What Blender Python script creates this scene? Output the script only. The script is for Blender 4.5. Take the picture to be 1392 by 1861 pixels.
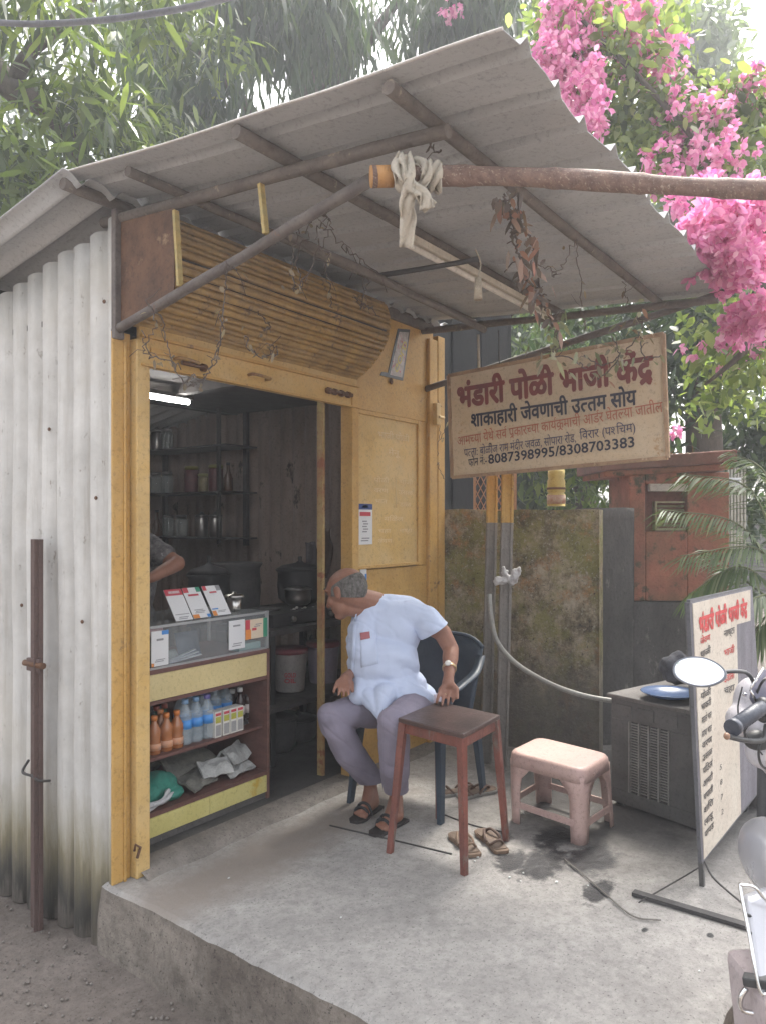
import bpy, bmesh, math, random
import numpy as np
from mathutils import Vector, Matrix, noise
for o in list(bpy.data.objects): bpy.data.objects.remove(o)
random.seed(7); RNG = np.random.default_rng(7)
sc = bpy.context.scene; COL = sc.collection
rad = math.radians
# ------------------------------------------------------------------ camera, sky, sun, exposure
CX, CY, CZ = -2.0, -2.69, 1.46          # camera stands in the street before the shop; X along the shop front, Y into it, z=0 platform
YAW = rad(35.5); FPX = 1400.0
F = Vector((math.cos(YAW), math.sin(YAW), 0)); R = Vector((math.sin(YAW), -math.cos(YAW), 0)); CAM = Vector((CX, CY, CZ))
cd = bpy.data.cameras.new('camera'); co = bpy.data.objects.new('camera', cd); COL.objects.link(co)
co.location = CAM; co.rotation_euler = (rad(90), 0, YAW - rad(90))
cd.sensor_width = 36; cd.lens = 36 * FPX / 1861; cd.shift_y = 19.5 / 1861; cd.clip_start = 0.05; cd.clip_end = 400
sc.camera = co
SUN_EL, SUN_AZ = rad(58), math.atan2(F.y * 0.9 + R.y * 0.45, F.x * 0.9 + R.x * 0.45)   # sun high behind the trees, to the right
w = bpy.data.worlds.new('World'); sc.world = w; w.use_nodes = True
nt = w.node_tree; bg = nt.nodes['Background']
sky = nt.nodes.new('ShaderNodeTexSky'); sky.sky_type = 'NISHITA'; sky.sun_disc = False
sky.sun_elevation = SUN_EL; sky.sun_rotation = rad(90) - SUN_AZ; sky.dust_density = 6.0; sky.air_density = 1.2; sky.ozone_density = 0.6
hsv = nt.nodes.new('ShaderNodeHueSaturation'); hsv.inputs['Saturation'].default_value = .27      # thin white overcast veil: little blue left
nt.links.new(sky.outputs[0], hsv.inputs['Color']); nt.links.new(hsv.outputs[0], bg.inputs[0]); bg.inputs[1].default_value = 0.15
sl = bpy.data.lights.new('sun', 'SUN'); sl.energy = 1.5; sl.angle = rad(14); sl.color = (1, .95, .86)
so = bpy.data.objects.new('sun', sl); COL.objects.link(so)
sd = Vector((math.cos(SUN_EL) * math.cos(SUN_AZ), math.cos(SUN_EL) * math.sin(SUN_AZ), math.sin(SUN_EL)))
so.rotation_euler = sd.to_track_quat('Z', 'Y').to_euler(); so.location = (0, 0, 12)
vs = sc.view_settings; vs.view_transform = 'Standard'; vs.look = 'None'; vs.gamma = 1; vs.use_curve_mapping = False; vs.exposure = 2.08
sc.cycles.max_bounces = 8; sc.cycles.diffuse_bounces = 5; sc.cycles.transparent_max_bounces = 6; sc.cycles.transmission_bounces = 6

# ------------------------------------------------------------------ from a sight line to a real place
def ray(u, v): return F + R * ((u - 696) / FPX) + Vector((0, 0, (950 - v) / FPX))
def W(u, v, d): return CAM + ray(u, v) * d
def onX(u, v, X): r = ray(u, v); return CAM + r * ((X - CX) / r.x)
def onY(u, v, Y): r = ray(u, v); return CAM + r * ((Y - CY) / r.y)
def onZ(u, v, Z=0.0): r = ray(u, v); return CAM + r * ((Z - CZ) / r.z)
def onP(u, v, p, n): r = ray(u, v); return CAM + r * ((p - CAM).dot(n) / r.dot(n))
def G(r, f, z): return Vector((CX, CY, 0)) + R * r + F * f + Vector((0, 0, z))
V = Vector

# ------------------------------------------------------------------ materials
def srgb(c):
    return tuple((x / 12.92 if x <= .04045 else ((x + .055) / 1.055) ** 2.4) for x in c)
def nodes(name):
    m = bpy.data.materials.new(name); m.use_nodes = True
    return m, m.node_tree, m.node_tree.nodes['Principled BSDF']
def N(t, typ, **kw):
    n = t.nodes.new(typ)
    for k, v in kw.items():
        if k.startswith('i_'): n.inputs[int(k[2:]) if k[2:].isdigit() else k[2:]].default_value = v
        else: setattr(n, k, v)
    return n
def c4(c): return (c[0], c[1], c[2], 1)
def ramp(t, src, stops):
    r = t.nodes.new('ShaderNodeValToRGB'); t.links.new(src, r.inputs[0]); e = r.color_ramp.elements
    while len(e) < len(stops): e.new(0.5)
    for i, (p, c) in enumerate(stops): e[i].position = p; e[i].color = c4(c) if len(c) == 3 else c
    return r.outputs[0]
def mix(t, fac, a, b, mode='MIX'):
    m = t.nodes.new('ShaderNodeMix'); m.data_type = 'RGBA'; m.blend_type = mode
    for s, i in ((fac, 0), (a, 6), (b, 7)):
        if isinstance(s, (int, float)): m.inputs[i].default_value = s
        elif isinstance(s, tuple): m.inputs[i].default_value = c4(s)
        else: t.links.new(s, m.inputs[i])
    return m.outputs[2]
def noise_out(t, co, scale, detail=5, rough=.6, stretch=None):
    if stretch:
        mp = t.nodes.new('ShaderNodeMapping'); mp.inputs['Scale'].default_value = stretch; t.links.new(co, mp.inputs[0]); co = mp.outputs[0]
    n = t.nodes.new('ShaderNodeTexNoise'); n.inputs['Scale'].default_value = scale; n.inputs['Detail'].default_value = detail
    n.inputs['Roughness'].default_value = rough; t.links.new(co, n.inputs['Vector']); return n.outputs['Fac']
BLK, WHT = (0, 0, 0), (1, 1, 1)
_M0 = None
def M(name, c1, c2=None, scale=6, rough=.7, bump=.15, metal=0, spots=None, stretch=None, bscale=60, alpha=None, spec=.4, dust=None, grime=1):
    """weathered paint / wood / metal: two tones, spots=(colour, threshold, scale), dust=(colour, amount)"""
    m, t, b = nodes(name); co = t.nodes.new('ShaderNodeTexCoord').outputs['Object']
    c2 = c2 or tuple(x * .72 for x in c1)
    f = noise_out(t, co, scale, 6, .65, stretch)
    col = ramp(t, f, [(.3, c2), (.68, c1)])
    if spots:
        sc_, th, ss = spots[:3]
        f2 = noise_out(t, co, ss, 8, .7, stretch)
        k = ramp(t, f2, [(th, BLK), (th + .07, WHT)])
        col = mix(t, k, col, sc_)
    if dust:
        f3 = noise_out(t, co, 2.2, 5, .7)
        k = ramp(t, f3, [(.4, BLK), (.75, (dust[1],) * 3)])
        col = mix(t, k, col, dust[0])
    if bump and not metal and grime:                                     # fine grime specks over everything painted or worn
        k = ramp(t, noise_out(t, co, 55, 4, .75), [(.52, BLK), (.70, (.45,) * 3)]); col = mix(t, k, col, tuple(x * .35 for x in c2))
    t.links.new(col, b.inputs['Base Color'])
    b.inputs['Metallic'].default_value = metal; b.inputs['Specular IOR Level'].default_value = spec
    rr = t.nodes.new('ShaderNodeMapRange'); t.links.new(f, rr.inputs[0]); rr.inputs[3].default_value = min(1, rough + .12); rr.inputs[4].default_value = max(.05, rough - .12)
    t.links.new(rr.outputs[0], b.inputs['Roughness'])
    if bump:
        bn = t.nodes.new('ShaderNodeBump'); bn.inputs['Strength'].default_value = bump; bn.inputs['Distance'].default_value = .01
        t.links.new(noise_out(t, co, bscale, 6, .6, stretch), bn.inputs['Height']); t.links.new(bn.outputs[0], b.inputs['Normal'])
    return m
def flat(name, c, rough=.6, emit=0, metal=0):
    m, t, b = nodes(name); b.inputs['Base Color'].default_value = c4(c); b.inputs['Roughness'].default_value = rough; b.inputs['Metallic'].default_value = metal
    if emit: b.inputs['Emission Color'].default_value = c4(c); b.inputs['Emission Strength'].default_value = emit
    return m
def leafmat(name, cs, trans=.45, rough=.5, tint=(1.6, 1.7, .9)):
    m, t, b = nodes(name); g = t.nodes.new('ShaderNodeNewGeometry')
    n = len(cs); col = ramp(t, g.outputs['Random Per Island'], [(i / (n - 1), c) for i, c in enumerate(cs)])
    t.links.new(col, b.inputs['Base Color']); b.inputs['Roughness'].default_value = rough; b.inputs['Specular IOR Level'].default_value = .5
    tr = t.nodes.new('ShaderNodeBsdfTranslucent'); bright = mix(t, 1.0, col, tint, 'MULTIPLY'); t.links.new(bright, tr.inputs[0])
    mx = t.nodes.new('ShaderNodeMixShader'); mx.inputs[0].default_value = trans
    t.links.new(b.outputs[0], mx.inputs[1]); t.links.new(tr.outputs[0], mx.inputs[2])
    t.links.new(mx.outputs[0], t.nodes['Material Output'].inputs[0]); return m
def glassmat(name, c, rough=.05, trans=.9, alpha=.35):
    m, t, b = nodes(name); b.inputs['Base Color'].default_value = c4(c); b.inputs['Roughness'].default_value = rough
    b.inputs['Alpha'].default_value = alpha; b.inputs['Specular IOR Level'].default_value = .8; return m

# ------------------------------------------------------------------ mesh building
def tag(o, label=None, cat=None, group=None, kind=None):
    for k, v in (('label', label), ('category', cat), ('group', group), ('kind', kind)):
        if v: o[k] = v
    return o
def thing(name, label, cat, loc, group=None):
    o = bpy.data.objects.new(name, None); COL.objects.link(o); o.location = loc; o.empty_display_size = .1
    return tag(o, label, cat, group)
def wloc(o):
    p = V((0, 0, 0))
    while o is not None: p = p + o.location; o = o.parent
    return p
def link(name, me, parent=None, origin=None):
    """mesh given in world coordinates; origin moves to `origin` (top level) or the parent's place"""
    o = bpy.data.objects.new(name, me); COL.objects.link(o)
    off = wloc(parent) if parent is not None else (V(origin) if origin is not None else V((0, 0, 0)))
    if off.length > 0: me.transform(Matrix.Translation(-off))
    if parent is not None: o.parent = parent
    else: o.location = off
    return o
class MB:
    def __init__(s): s.v = []; s.f = []; s.sm = []
    def add(s, vs, fs, smooth=False):
        b = len(s.v); s.v += [tuple(p) for p in vs]; s.f += [tuple(i + b for i in f) for f in fs]; s.sm += [smooth] * len(fs); return s
    def obox(s, o, a, b, c):
        """box from corner o along vectors a b c"""
        o = V(o); P = [o + a * i + b * j + c * k for i in (0, 1) for j in (0, 1) for k in (0, 1)]
        fs = [(0, 1, 3, 2), (4, 6, 7, 5), (0, 4, 5, 1), (2, 3, 7, 6), (0, 2, 6, 4), (1, 5, 7, 3)]
        if a.cross(b).dot(c) < 0: fs = [f[::-1] for f in fs]
        return s.add(P, fs)
    def box(s, x0, x1, y0, y1, z0, z1): return s.obox((x0, y0, z0), V((x1 - x0, 0, 0)), V((0, y1 - y0, 0)), V((0, 0, z1 - z0)))
    def beam(s, p, q, w, h, up=V((0, 0, 1))):
        p, q = V(p), V(q); d = q - p; a = d.cross(up)
        if a.length < 1e-5: a = V((1, 0, 0))
        a.normalize(); b = a.cross(d).normalized()
        return s.obox(p - a * w / 2 - b * h / 2, d, a * w, b * h)
    def tube(s, pts, r, n=8, cap=True, smooth=True):
        pts = [V(p) for p in pts]; m = len(pts); rs = r if isinstance(r, (list, tuple)) else [r] * m
        vs = []; a = None
        for i, p in enumerate(pts):
            d = (pts[min(i + 1, m - 1)] - pts[max(i - 1, 0)])
            if d.length < 1e-9: d = V((0, 0, 1))
            d.normalize()
            if a is None: a = d.orthogonal().normalized()
            else:
                a = a - d * a.dot(d)
                a = a.normalized() if a.length > 1e-6 else d.orthogonal().normalized()
            b = d.cross(a)
            for k in range(n):
                t = 2 * math.pi * k / n; vs.append(p + (a * math.cos(t) + b * math.sin(t)) * rs[i])
        fs = [(i * n + k, i * n + (k + 1) % n, (i + 1) * n + (k + 1) % n, (i + 1) * n + k) for i in range(m - 1) for k in range(n)]
        s.add(vs, fs, smooth)
        if cap:
            b0 = len(s.v) - len(vs)
            s.f += [tuple(b0 + k for k in range(n))[::-1], tuple(b0 + (m - 1) * n + k for k in range(n))]; s.sm += [False, False]
        return s
    def lathe(s, prof, c=(0, 0, 0), n=20, ax=V((0, 0, 1)), smooth=True, squash=1.0):
        """prof: [(radius, height)] from bottom to top"""
        c = V(c); ax = V(ax).normalized(); a = ax.orthogonal().normalized(); b = ax.cross(a); vs = []
        for r, h in prof:
            for k in range(n):
                t = 2 * math.pi * k / n; vs.append(c + ax * h + a * (math.cos(t) * r) + b * (math.sin(t) * r * squash))
        fs = [(i * n + k, i * n + (k + 1) % n, (i + 1) * n + (k + 1) % n, (i + 1) * n + k) for i in range(len(prof) - 1) for k in range(n)]
        b0 = len(s.v); s.add(vs, fs, smooth)
        if prof[0][0] > 1e-4: s.f.append(tuple(b0 + k for k in range(n))[::-1]); s.sm.append(False)
        if prof[-1][0] > 1e-4: s.f.append(tuple(b0 + (len(prof) - 1) * n + k for k in range(n))); s.sm.append(False)
        return s
    def prism(s, poly, d):
        """closed planar outline extruded by vector d"""
        n = len(poly); poly = [V(p) for p in poly]; P = poly + [p + d for p in poly]
        nrm = V((0, 0, 0))
        for i in range(n): nrm += poly[i].cross(poly[(i + 1) % n])
        fs = [tuple(range(n))[::-1], tuple(range(n, 2 * n))] + [(i, (i + 1) % n, n + (i + 1) % n, n + i) for i in range(n)]
        if nrm.dot(d) < 0: fs = [f[::-1] for f in fs]
        return s.add(P, fs)
    def me(s, name):
        me = bpy.data.meshes.new(name); me.from_pydata(s.v, [], s.f); me.polygons.foreach_set('use_smooth', s.sm); me.update(); return me
    def build(s, name, mat, parent=None, origin=None, bevel=0, sub=0):
        me = s.me(name); me.materials.append(mat); o = link(name, me, parent, origin)
        if bevel:
            b = o.modifiers.new('b', 'BEVEL'); b.width = bevel; b.segments = 2; b.limit_method = 'ANGLE'; b.angle_limit = rad(40)
        if sub:
            b = o.modifiers.new('s', 'SUBSURF'); b.levels = b.render_levels = sub
        return o
def dup(root, loc, rotz=None, label=None, group=None, scale=None):
    r = root.copy(); COL.objects.link(r); r.location = loc
    if rotz is not None: r.rotation_euler = (0, 0, rotz)
    if scale: r.scale = (scale,) * 3 if isinstance(scale, (int, float)) else scale
    if label: r['label'] = label
    if group: r['group'] = group
    for ch in list(root.children):
        c = ch.copy(); COL.objects.link(c); c.parent = r
        for g in ch.children:
            d = g.copy(); COL.objects.link(d); d.parent = c
    return r
def solo(mb, name, mat, label, cat, origin=None, group=None, kind=None, **kw):
    return tag(mb.build(name, mat, None, origin, **kw), label, cat, group, kind)
def curve_pts(ps, n=8):
    """Catmull-Rom through ps"""
    ps = [V(p) for p in ps]; P = [ps[0] * 2 - ps[1]] + ps + [ps[-1] * 2 - ps[-2]]; out = []
    for i in range(1, len(P) - 2):
        for k in range(n):
            t = k / n; a, b, c, d = P[i - 1:i + 3]
            out.append(.5 * ((2 * b) + (c - a) * t + (2 * a - 5 * b + 4 * c - d) * t * t + (3 * b - a - 3 * c + d) * t ** 3))
    return out + [ps[-1]]
def corrugated(o, u, nrm, up0, length, pitch, amp, zbot, ztop, kind='round', th=.004, per=12, nz=6, wob=.0):
    """sheet running along u from o; zbot/ztop are functions of distance; nrm is the bulge direction, up0 the long axis"""
    mb = MB(); n = max(2, int(round(length / pitch * per))); vs = []
    def h(s):
        x = (s / pitch) % 1
        if kind == 'round': q = .5 + .5 * math.cos(2 * math.pi * x); return amp * (1 - (1 - q) ** 2.2) ** .8
        return amp * max(0, 1 - abs(x - .5) / .14)                    # rib: flat pan with a narrow raised triangle
    ss = [length * i / n for i in range(n + 1)]
    if kind != 'round':
        ss = sorted({round(x, 5) for k in range(int(length / pitch) + 1) for x in ((k + 0) * pitch, (k + .36) * pitch, (k + .5) * pitch, (k + .64) * pitch, (k + 1) * pitch) if x <= length + 1e-6} | {length})
    for s_ in ss:
        p = V(o) + u * s_ + nrm * h(s_)
        a, b = zbot(s_), ztop(s_)
        for j in range(nz + 1):
            t = j / nz; q = p + up0 * (a + (b - a) * t)
            if wob: q = q + nrm * (wob * noise.noise(q * 1.7))
            vs.append(q)
    m = nz + 1
    fs = [(i * m + j, (i + 1) * m + j, (i + 1) * m + j + 1, i * m + j + 1) for i in range(len(ss) - 1) for j in range(nz)]
    k = len(vs); back = [v - nrm * th for v in vs]
    fs2 = [tuple(x + k for x in f[::-1]) for f in fs]
    rim = []
    for i in range(len(ss) - 1):
        rim += [(i * m, i * m + k, (i + 1) * m + k, (i + 1) * m), (i * m + nz, (i + 1) * m + nz, (i + 1) * m + nz + k, i * m + nz + k)]
    for j in range(nz):
        e = (len(ss) - 1) * m
        rim += [(j, j + 1, j + 1 + k, j + k), (e + j, e + j + k, e + j + 1 + k, e + j + 1)]
    return mb.add(vs + back, fs + fs2 + rim, kind == 'round')

# ------------------------------------------------------------------ blobs: bodies and cloth grown from one voxel surface
def capsule(mb, p, q, r1, r2, n=14):
    p, q = V(p), V(q); d = q - p; L = d.length
    d = d / L if L > 1e-6 else V((0, 0, 1)); prof = []
    for k in range(0, 6): a = math.pi / 2 * (k / 5); prof.append((r1 * math.sin(a) + 1e-5, -r1 * math.cos(a)))
    for k in range(0, 6): a = math.pi / 2 * (k / 5); prof.append((r2 * math.cos(a) + 1e-5, L + r2 * math.sin(a)))
    mb.lathe(prof, p, n, d)
def ellipsoid(mb, c, a, b, d, n=18, m=12):
    """a b d: three half-axis vectors"""
    vs = []; c = V(c)
    for i in range(m + 1):
        t = math.pi * i / m - math.pi / 2
        for k in range(n):
            s = 2 * math.pi * k / n; vs.append(c + a * (math.cos(t) * math.cos(s)) + b * (math.cos(t) * math.sin(s)) + d * math.sin(t))
    fs = [(i * n + k, i * n + (k + 1) % n, (i + 1) * n + (k + 1) % n, (i + 1) * n + k) for i in range(m) for k in range(n)]
    if a.cross(b).dot(d) < 0: fs = [f[::-1] for f in fs]
    mb.add(vs, fs, True)
def blob(name, mb, mat, parent, voxel=.006, smooth=4, disp=None, cut=None):
    me = mb.me('tmp'); bm = bmesh.new(); bm.from_mesh(me)
    bmesh.ops.remove_doubles(bm, verts=bm.verts, dist=1e-4); bm.to_mesh(me); bm.free()
    o = bpy.data.objects.new('tmp', me); COL.objects.link(o)
    r = o.modifiers.new('r', 'REMESH'); r.mode = 'VOXEL'; r.voxel_size = voxel
    s = o.modifiers.new('s', 'SMOOTH'); s.iterations = smooth; s.factor = .5
    dg = bpy.context.evaluated_depsgraph_get(); out = bpy.data.meshes.new_from_object(o.evaluated_get(dg)); bpy.data.objects.remove(o)
    if disp:
        n = len(out.vertices); nor = [v.normal.copy() for v in out.vertices]
        for v, nn in zip(out.vertices, nor): v.co = v.co + nn * disp(v.co, nn)
    if cut:
        bm = bmesh.new(); bm.from_mesh(out)
        for pt, nn in cut:
            bmesh.ops.bisect_plane(bm, geom=list(bm.verts) + list(bm.edges) + list(bm.faces), plane_co=pt, plane_no=nn, clear_outer=True)
        bm.to_mesh(out); bm.free()
    out.polygons.foreach_set('use_smooth', [True] * len(out.polygons)); out.materials.clear(); out.materials.append(mat); out.name = name
    return link(name, out, parent)

# ------------------------------------------------------------------ lettering
_tc = {}
def glyphs(s, bold=0.0):
    k = (s, bold)
    if k not in _tc:
        c = bpy.data.curves.new('t', 'FONT'); c.body = s; c.size = 1; c.resolution_u = 2; c.offset = bold
        o = bpy.data.objects.new('t', c); COL.objects.link(o)
        dg = bpy.context.evaluated_depsgraph_get(); me = bpy.data.meshes.new_from_object(o.evaluated_get(dg))
        _tc[k] = ([tuple(v.co[:2]) for v in me.vertices], [tuple(p.vertices) for p in me.polygons])
        bpy.data.objects.remove(o); bpy.data.curves.remove(c); bpy.data.meshes.remove(me)
    return _tc[k]
def strip2(pts, w):
    vs = []; n = len(pts)
    for i, p in enumerate(pts):
        a = pts[max(0, i - 1)]; b = pts[min(n - 1, i + 1)]; d = (b[0] - a[0], b[1] - a[1]); l = math.hypot(*d) or 1
        vs += [(p[0] - d[1] / l * w / 2, p[1] + d[0] / l * w / 2), (p[0] + d[1] / l * w / 2, p[1] - d[0] / l * w / 2)]
    return vs, [(2 * i, 2 * i + 1, 2 * i + 3, 2 * i + 2) for i in range(n - 1)]
def layout(seq, bold=.012):
    """seq: str, or ('h', consonant) half form, ('rk', consonant) with ra below, ('rp', str) with ra above its end. Returns 2-D verts, faces, width"""
    if isinstance(seq, str): seq = [seq]
    x = 0; VS = []; FS = []
    def put(vs, fs, dx):
        b = len(VS); VS.extend((p[0] + dx, p[1]) for p in vs); FS.extend(tuple(i + b for i in f) for f in fs)
    for it in seq:
        kind, s = ('n', it) if isinstance(it, str) else it
        if s.strip() == '': x += .28 * len(s); continue
        lead = len(s) - len(s.lstrip()); x += .28 * lead; tail = len(s) - len(s.rstrip()); s = s.strip()
        vs, fs = glyphs(s, bold)
        if not vs: continue
        x0 = min(p[0] for p in vs); x1 = max(p[0] for p in vs)
        if kind == 'h':
            cut = x1 - .17; keep = [f for f in fs if sum(vs[i][0] for i in f) / len(f) < cut]
            v2 = [(min(p[0], cut), p[1]) for p in vs]; put(v2, keep, x - x0); x += cut - x0 + .03
        else:
            put(vs, fs, x - x0)
            if kind == 'rk': put(*strip2([(x + (x1 - x0) * .62, .12), (x + (x1 - x0) * .38, -.02), (x + (x1 - x0) * .2, -.08)], .07 + bold), 0); put(*strip2([(x + (x1 - x0) * .5, .04), (x + (x1 - x0) * .8, -.1)], .07 + bold), 0)
            if kind == 'rp': e = x + (x1 - x0) - .1; put(*strip2([(e, .64), (e - .06, .74), (e + .0, .82), (e + .1, .8)], .06 + bold), 0)
            x += x1 - x0 - (.0 if s[-1].isascii() else bold)
        x += .28 * tail
    return VS, FS, x
def text_on(mb, seq, o, u, v, length, height, bold=.012, jitter=0):
    """write seq from point o along unit u, up unit v; height is that of the letter body (0.62 em)"""
    vs, fs, wd = layout(seq, 0); sx = length / wd; sy = height / .62; n_ = u.cross(v).normalized(); jit = jitter * .15
    n_ = n_ if n_.dot(CAM - V(o)) > 0 else -n_
    shifts = [(0, 0)] if bold <= .002 else [(bold * math.cos(k * 1.0472), bold * math.sin(k * 1.0472)) for k in range(6)]
    for k, (dx, dy) in enumerate(shifts):
        mb.add([V(o) + u * ((p[0] + dx) * sx) + v * ((p[1] + dy) * sy + jit * noise.noise(V((p[0] * 1.3, 0, 0))) * height) + n_ * (k * .00012) for p in vs], fs)

# ------------------------------------------------------------------ foliage
def leaves(cen, dirv, nrm, L, Wd, droop=.2, name='leaves'):
    """many leaves at once: numpy arrays (n,3),(n,3),(n,3),(n,),(n,)"""
    n = len(cen); d = dirv / np.linalg.norm(dirv, axis=1, keepdims=True); s = np.cross(d, nrm); s /= np.maximum(np.linalg.norm(s, axis=1, keepdims=True), 1e-6)
    L = L[:, None]; Wd = Wd[:, None]; dn = np.array([0, 0, -1.0])
    def P(t, w): return cen + d * L * t + dn * L * droop * t * t + s * Wd * w
    vs = np.stack([P(0, 0), P(.3, .42), P(.3, -.42), P(.68, .4), P(.68, -.4), P(1, 0)], 1).reshape(-1, 3)
    base = (np.arange(n) * 6)[:, None]
    loops = np.concatenate([base + np.array([[0, 2, 1]]), base + np.array([[1, 2, 4, 3]]), base + np.array([[3, 4, 5]])], 1).reshape(-1)
    me = bpy.data.meshes.new(name); me.vertices.add(n * 6); me.vertices.foreach_set('co', vs.astype(np.float32).ravel())
    me.loops.add(len(loops)); me.loops.foreach_set('vertex_index', loops.astype(np.int32))
    st = (np.arange(n)[:, None] * 10 + np.array([[0, 3, 7]])).reshape(-1)
    me.polygons.add(n * 3); me.polygons.foreach_set('loop_start', st.astype(np.int32)); me.polygons.foreach_set('loop_total', np.tile([3, 4, 3], n).astype(np.int32))
    me.update(calc_edges=True); me.validate(); return me
def rnd(n, s=1.0): return RNG.normal(0, s, (n, 3))
def unit(a): return a / np.maximum(np.linalg.norm(a, axis=1, keepdims=True), 1e-6)
def spray(tips, per, spread, L, Wd, down=.5, jit=.25):
    """per leaves round each tip"""
    n = len(tips) * per; c = np.repeat(tips, per, 0) + rnd(n, spread); d = unit(rnd(n)) + np.array([0, 0, -down]); nr = unit(rnd(n) * .6 + np.array([0, 0, 1]))
    ll = L * (1 + jit * RNG.normal(0, 1, n)).clip(.5, 1.6); return c, d, nr, ll, ll * Wd
def vol(u, v, d, ru, rv, rd, n):
    """n points in an ellipsoid seen at (u,v), depth d"""
    q = unit(rnd(n)) * (RNG.random((n, 1)) ** .4); c = np.array(W(u, v, d)); Rn, Fn = np.array(R), np.array(F)
    return c + q[:, :1] * Rn * (ru * d / FPX) + q[:, 1:2] * np.array([0, 0, 1]) * (rv * d / FPX) + q[:, 2:] * Fn * rd
# ================================================================== materials used
X_, Y_, Z_ = V((1, 0, 0)), V((0, 1, 0)), V((0, 0, 1))
yellow = M('yellow_paint', (.56, .335, .10), (.43, .245, .065), 4, .5, .25, spots=((.15, .085, .045), .62, 9), dust=((.46, .33, .16), .5), bscale=30)
yellow2 = M('yellow_paint_light', (.62, .41, .15), (.50, .315, .10), 5, .5, .25, spots=((.24, .14, .06), .66, 14), dust=((.48, .41, .28), .5), bscale=30)
shutter_m = M('shutter_paint', (.45, .285, .095), (.27, .165, .06), 4, .5, .15, spots=((.14, .085, .045), .58, 7), stretch=(3, 1, 1), dust=((.25, .19, .12), .6))
rust = M('rusty_plate', (.17, .085, .045), (.08, .045, .03), 7, .8, .4, spots=((.30, .19, .11), .62, 5), bscale=50)
steel_old = M('old_steel', (.17, .145, .13), (.09, .075, .07), 8, .7, .3, spots=((.20, .11, .07), .6, 12))
steel_dark = M('dark_steel', (.07, .065, .065), (.04, .038, .038), 8, .6, .2)
wood_grey = M('weathered_pole', (.17, .14, .12), (.085, .072, .062), 6, .8, .4, stretch=(1, 1, 1), spots=((.28, .23, .18), .6, 20))
def mossy_mat():
    m, t, b = nodes('mossy_plaster'); co = t.nodes.new('ShaderNodeNewGeometry').outputs['Position']
    col = ramp(t, noise_out(t, co, 7, 10, .8), [(.34, (.035, .03, .022)), (.46, (.18, .145, .095)), (.60, (.38, .32, .23))])
    k = ramp(t, noise_out(t, co, 3.2, 8, .75), [(.44, BLK), (.58, (.8,) * 3)]); col = mix(t, k, col, (.20, .19, .06))
    k = ramp(t, noise_out(t, co, 2.1, 9, .8), [(.50, BLK), (.62, (.85,) * 3)]); col = mix(t, k, col, (.05, .043, .03)); k = ramp(t, noise_out(t, co, 4.1, 9, .8), [(.53, BLK), (.62, (.8,) * 3)]); col = mix(t, k, col, (.32, .17, .075))
    k = ramp(t, noise_out(t, co, 9, 6, .7, (1.5, 1.5, .12)), [(.54, BLK), (.74, (.6,) * 3)]); col = mix(t, k, col, (.06, .052, .044))
    k = ramp(t, noise_out(t, co, 45, 5, .8), [(.56, BLK), (.64, WHT)]); col = mix(t, k, col, (.34, .31, .24))
    k = ramp(t, noise_out(t, co, 38, 5, .8), [(.60, BLK), (.66, WHT)]); col = mix(t, k, col, (.03, .028, .02))
    sep = t.nodes.new('ShaderNodeSeparateXYZ'); t.links.new(co, sep.inputs[0]); a = t.nodes.new('ShaderNodeMath'); a.operation = 'MULTIPLY_ADD'; t.links.new(noise_out(t, co, 5, 6, .7), a.inputs[0]); a.inputs[1].default_value = -.7; t.links.new(sep.outputs[2], a.inputs[2])
    k = ramp(t, a.outputs[0], [(.0, (.75,) * 3), (.35, BLK)]); col = mix(t, k, col, (.13, .12, .11))
    t.links.new(col, b.inputs['Base Color']); b.inputs['Roughness'].default_value = .95; b.inputs['Specular IOR Level'].default_value = .2
    bn = t.nodes.new('ShaderNodeBump'); bn.inputs['Strength'].default_value = .9; bn.inputs['Distance'].default_value = .02; t.links.new(noise_out(t, co, 20, 9, .75), bn.inputs['Height']); t.links.new(bn.outputs[0], b.inputs['Normal']); return m
mossy = mossy_mat()
plaster_dk = M('dark_plaster', (.12, .11, .105), (.055, .052, .05), 4, .9, .5, spots=((.20, .18, .165), .60, 12), stretch=(1, 1, .45))
terracotta = M('terracotta_paint', (.38, .135, .085), (.22, .08, .05), 5, .85, .4, spots=((.07, .06, .035), .54, 7), dust=((.12, .10, .05), .8))
cloth_w = M('cloth_cream', (.55, .50, .42), (.40, .36, .30), 8, .9, .3)
white_pl = flat('white_plastic', (.7, .7, .72), .4)
black_m = flat('black_matte', (.02, .02, .022), .6)
wire_m = flat('wire_dark', (.05, .045, .042), .6)

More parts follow.
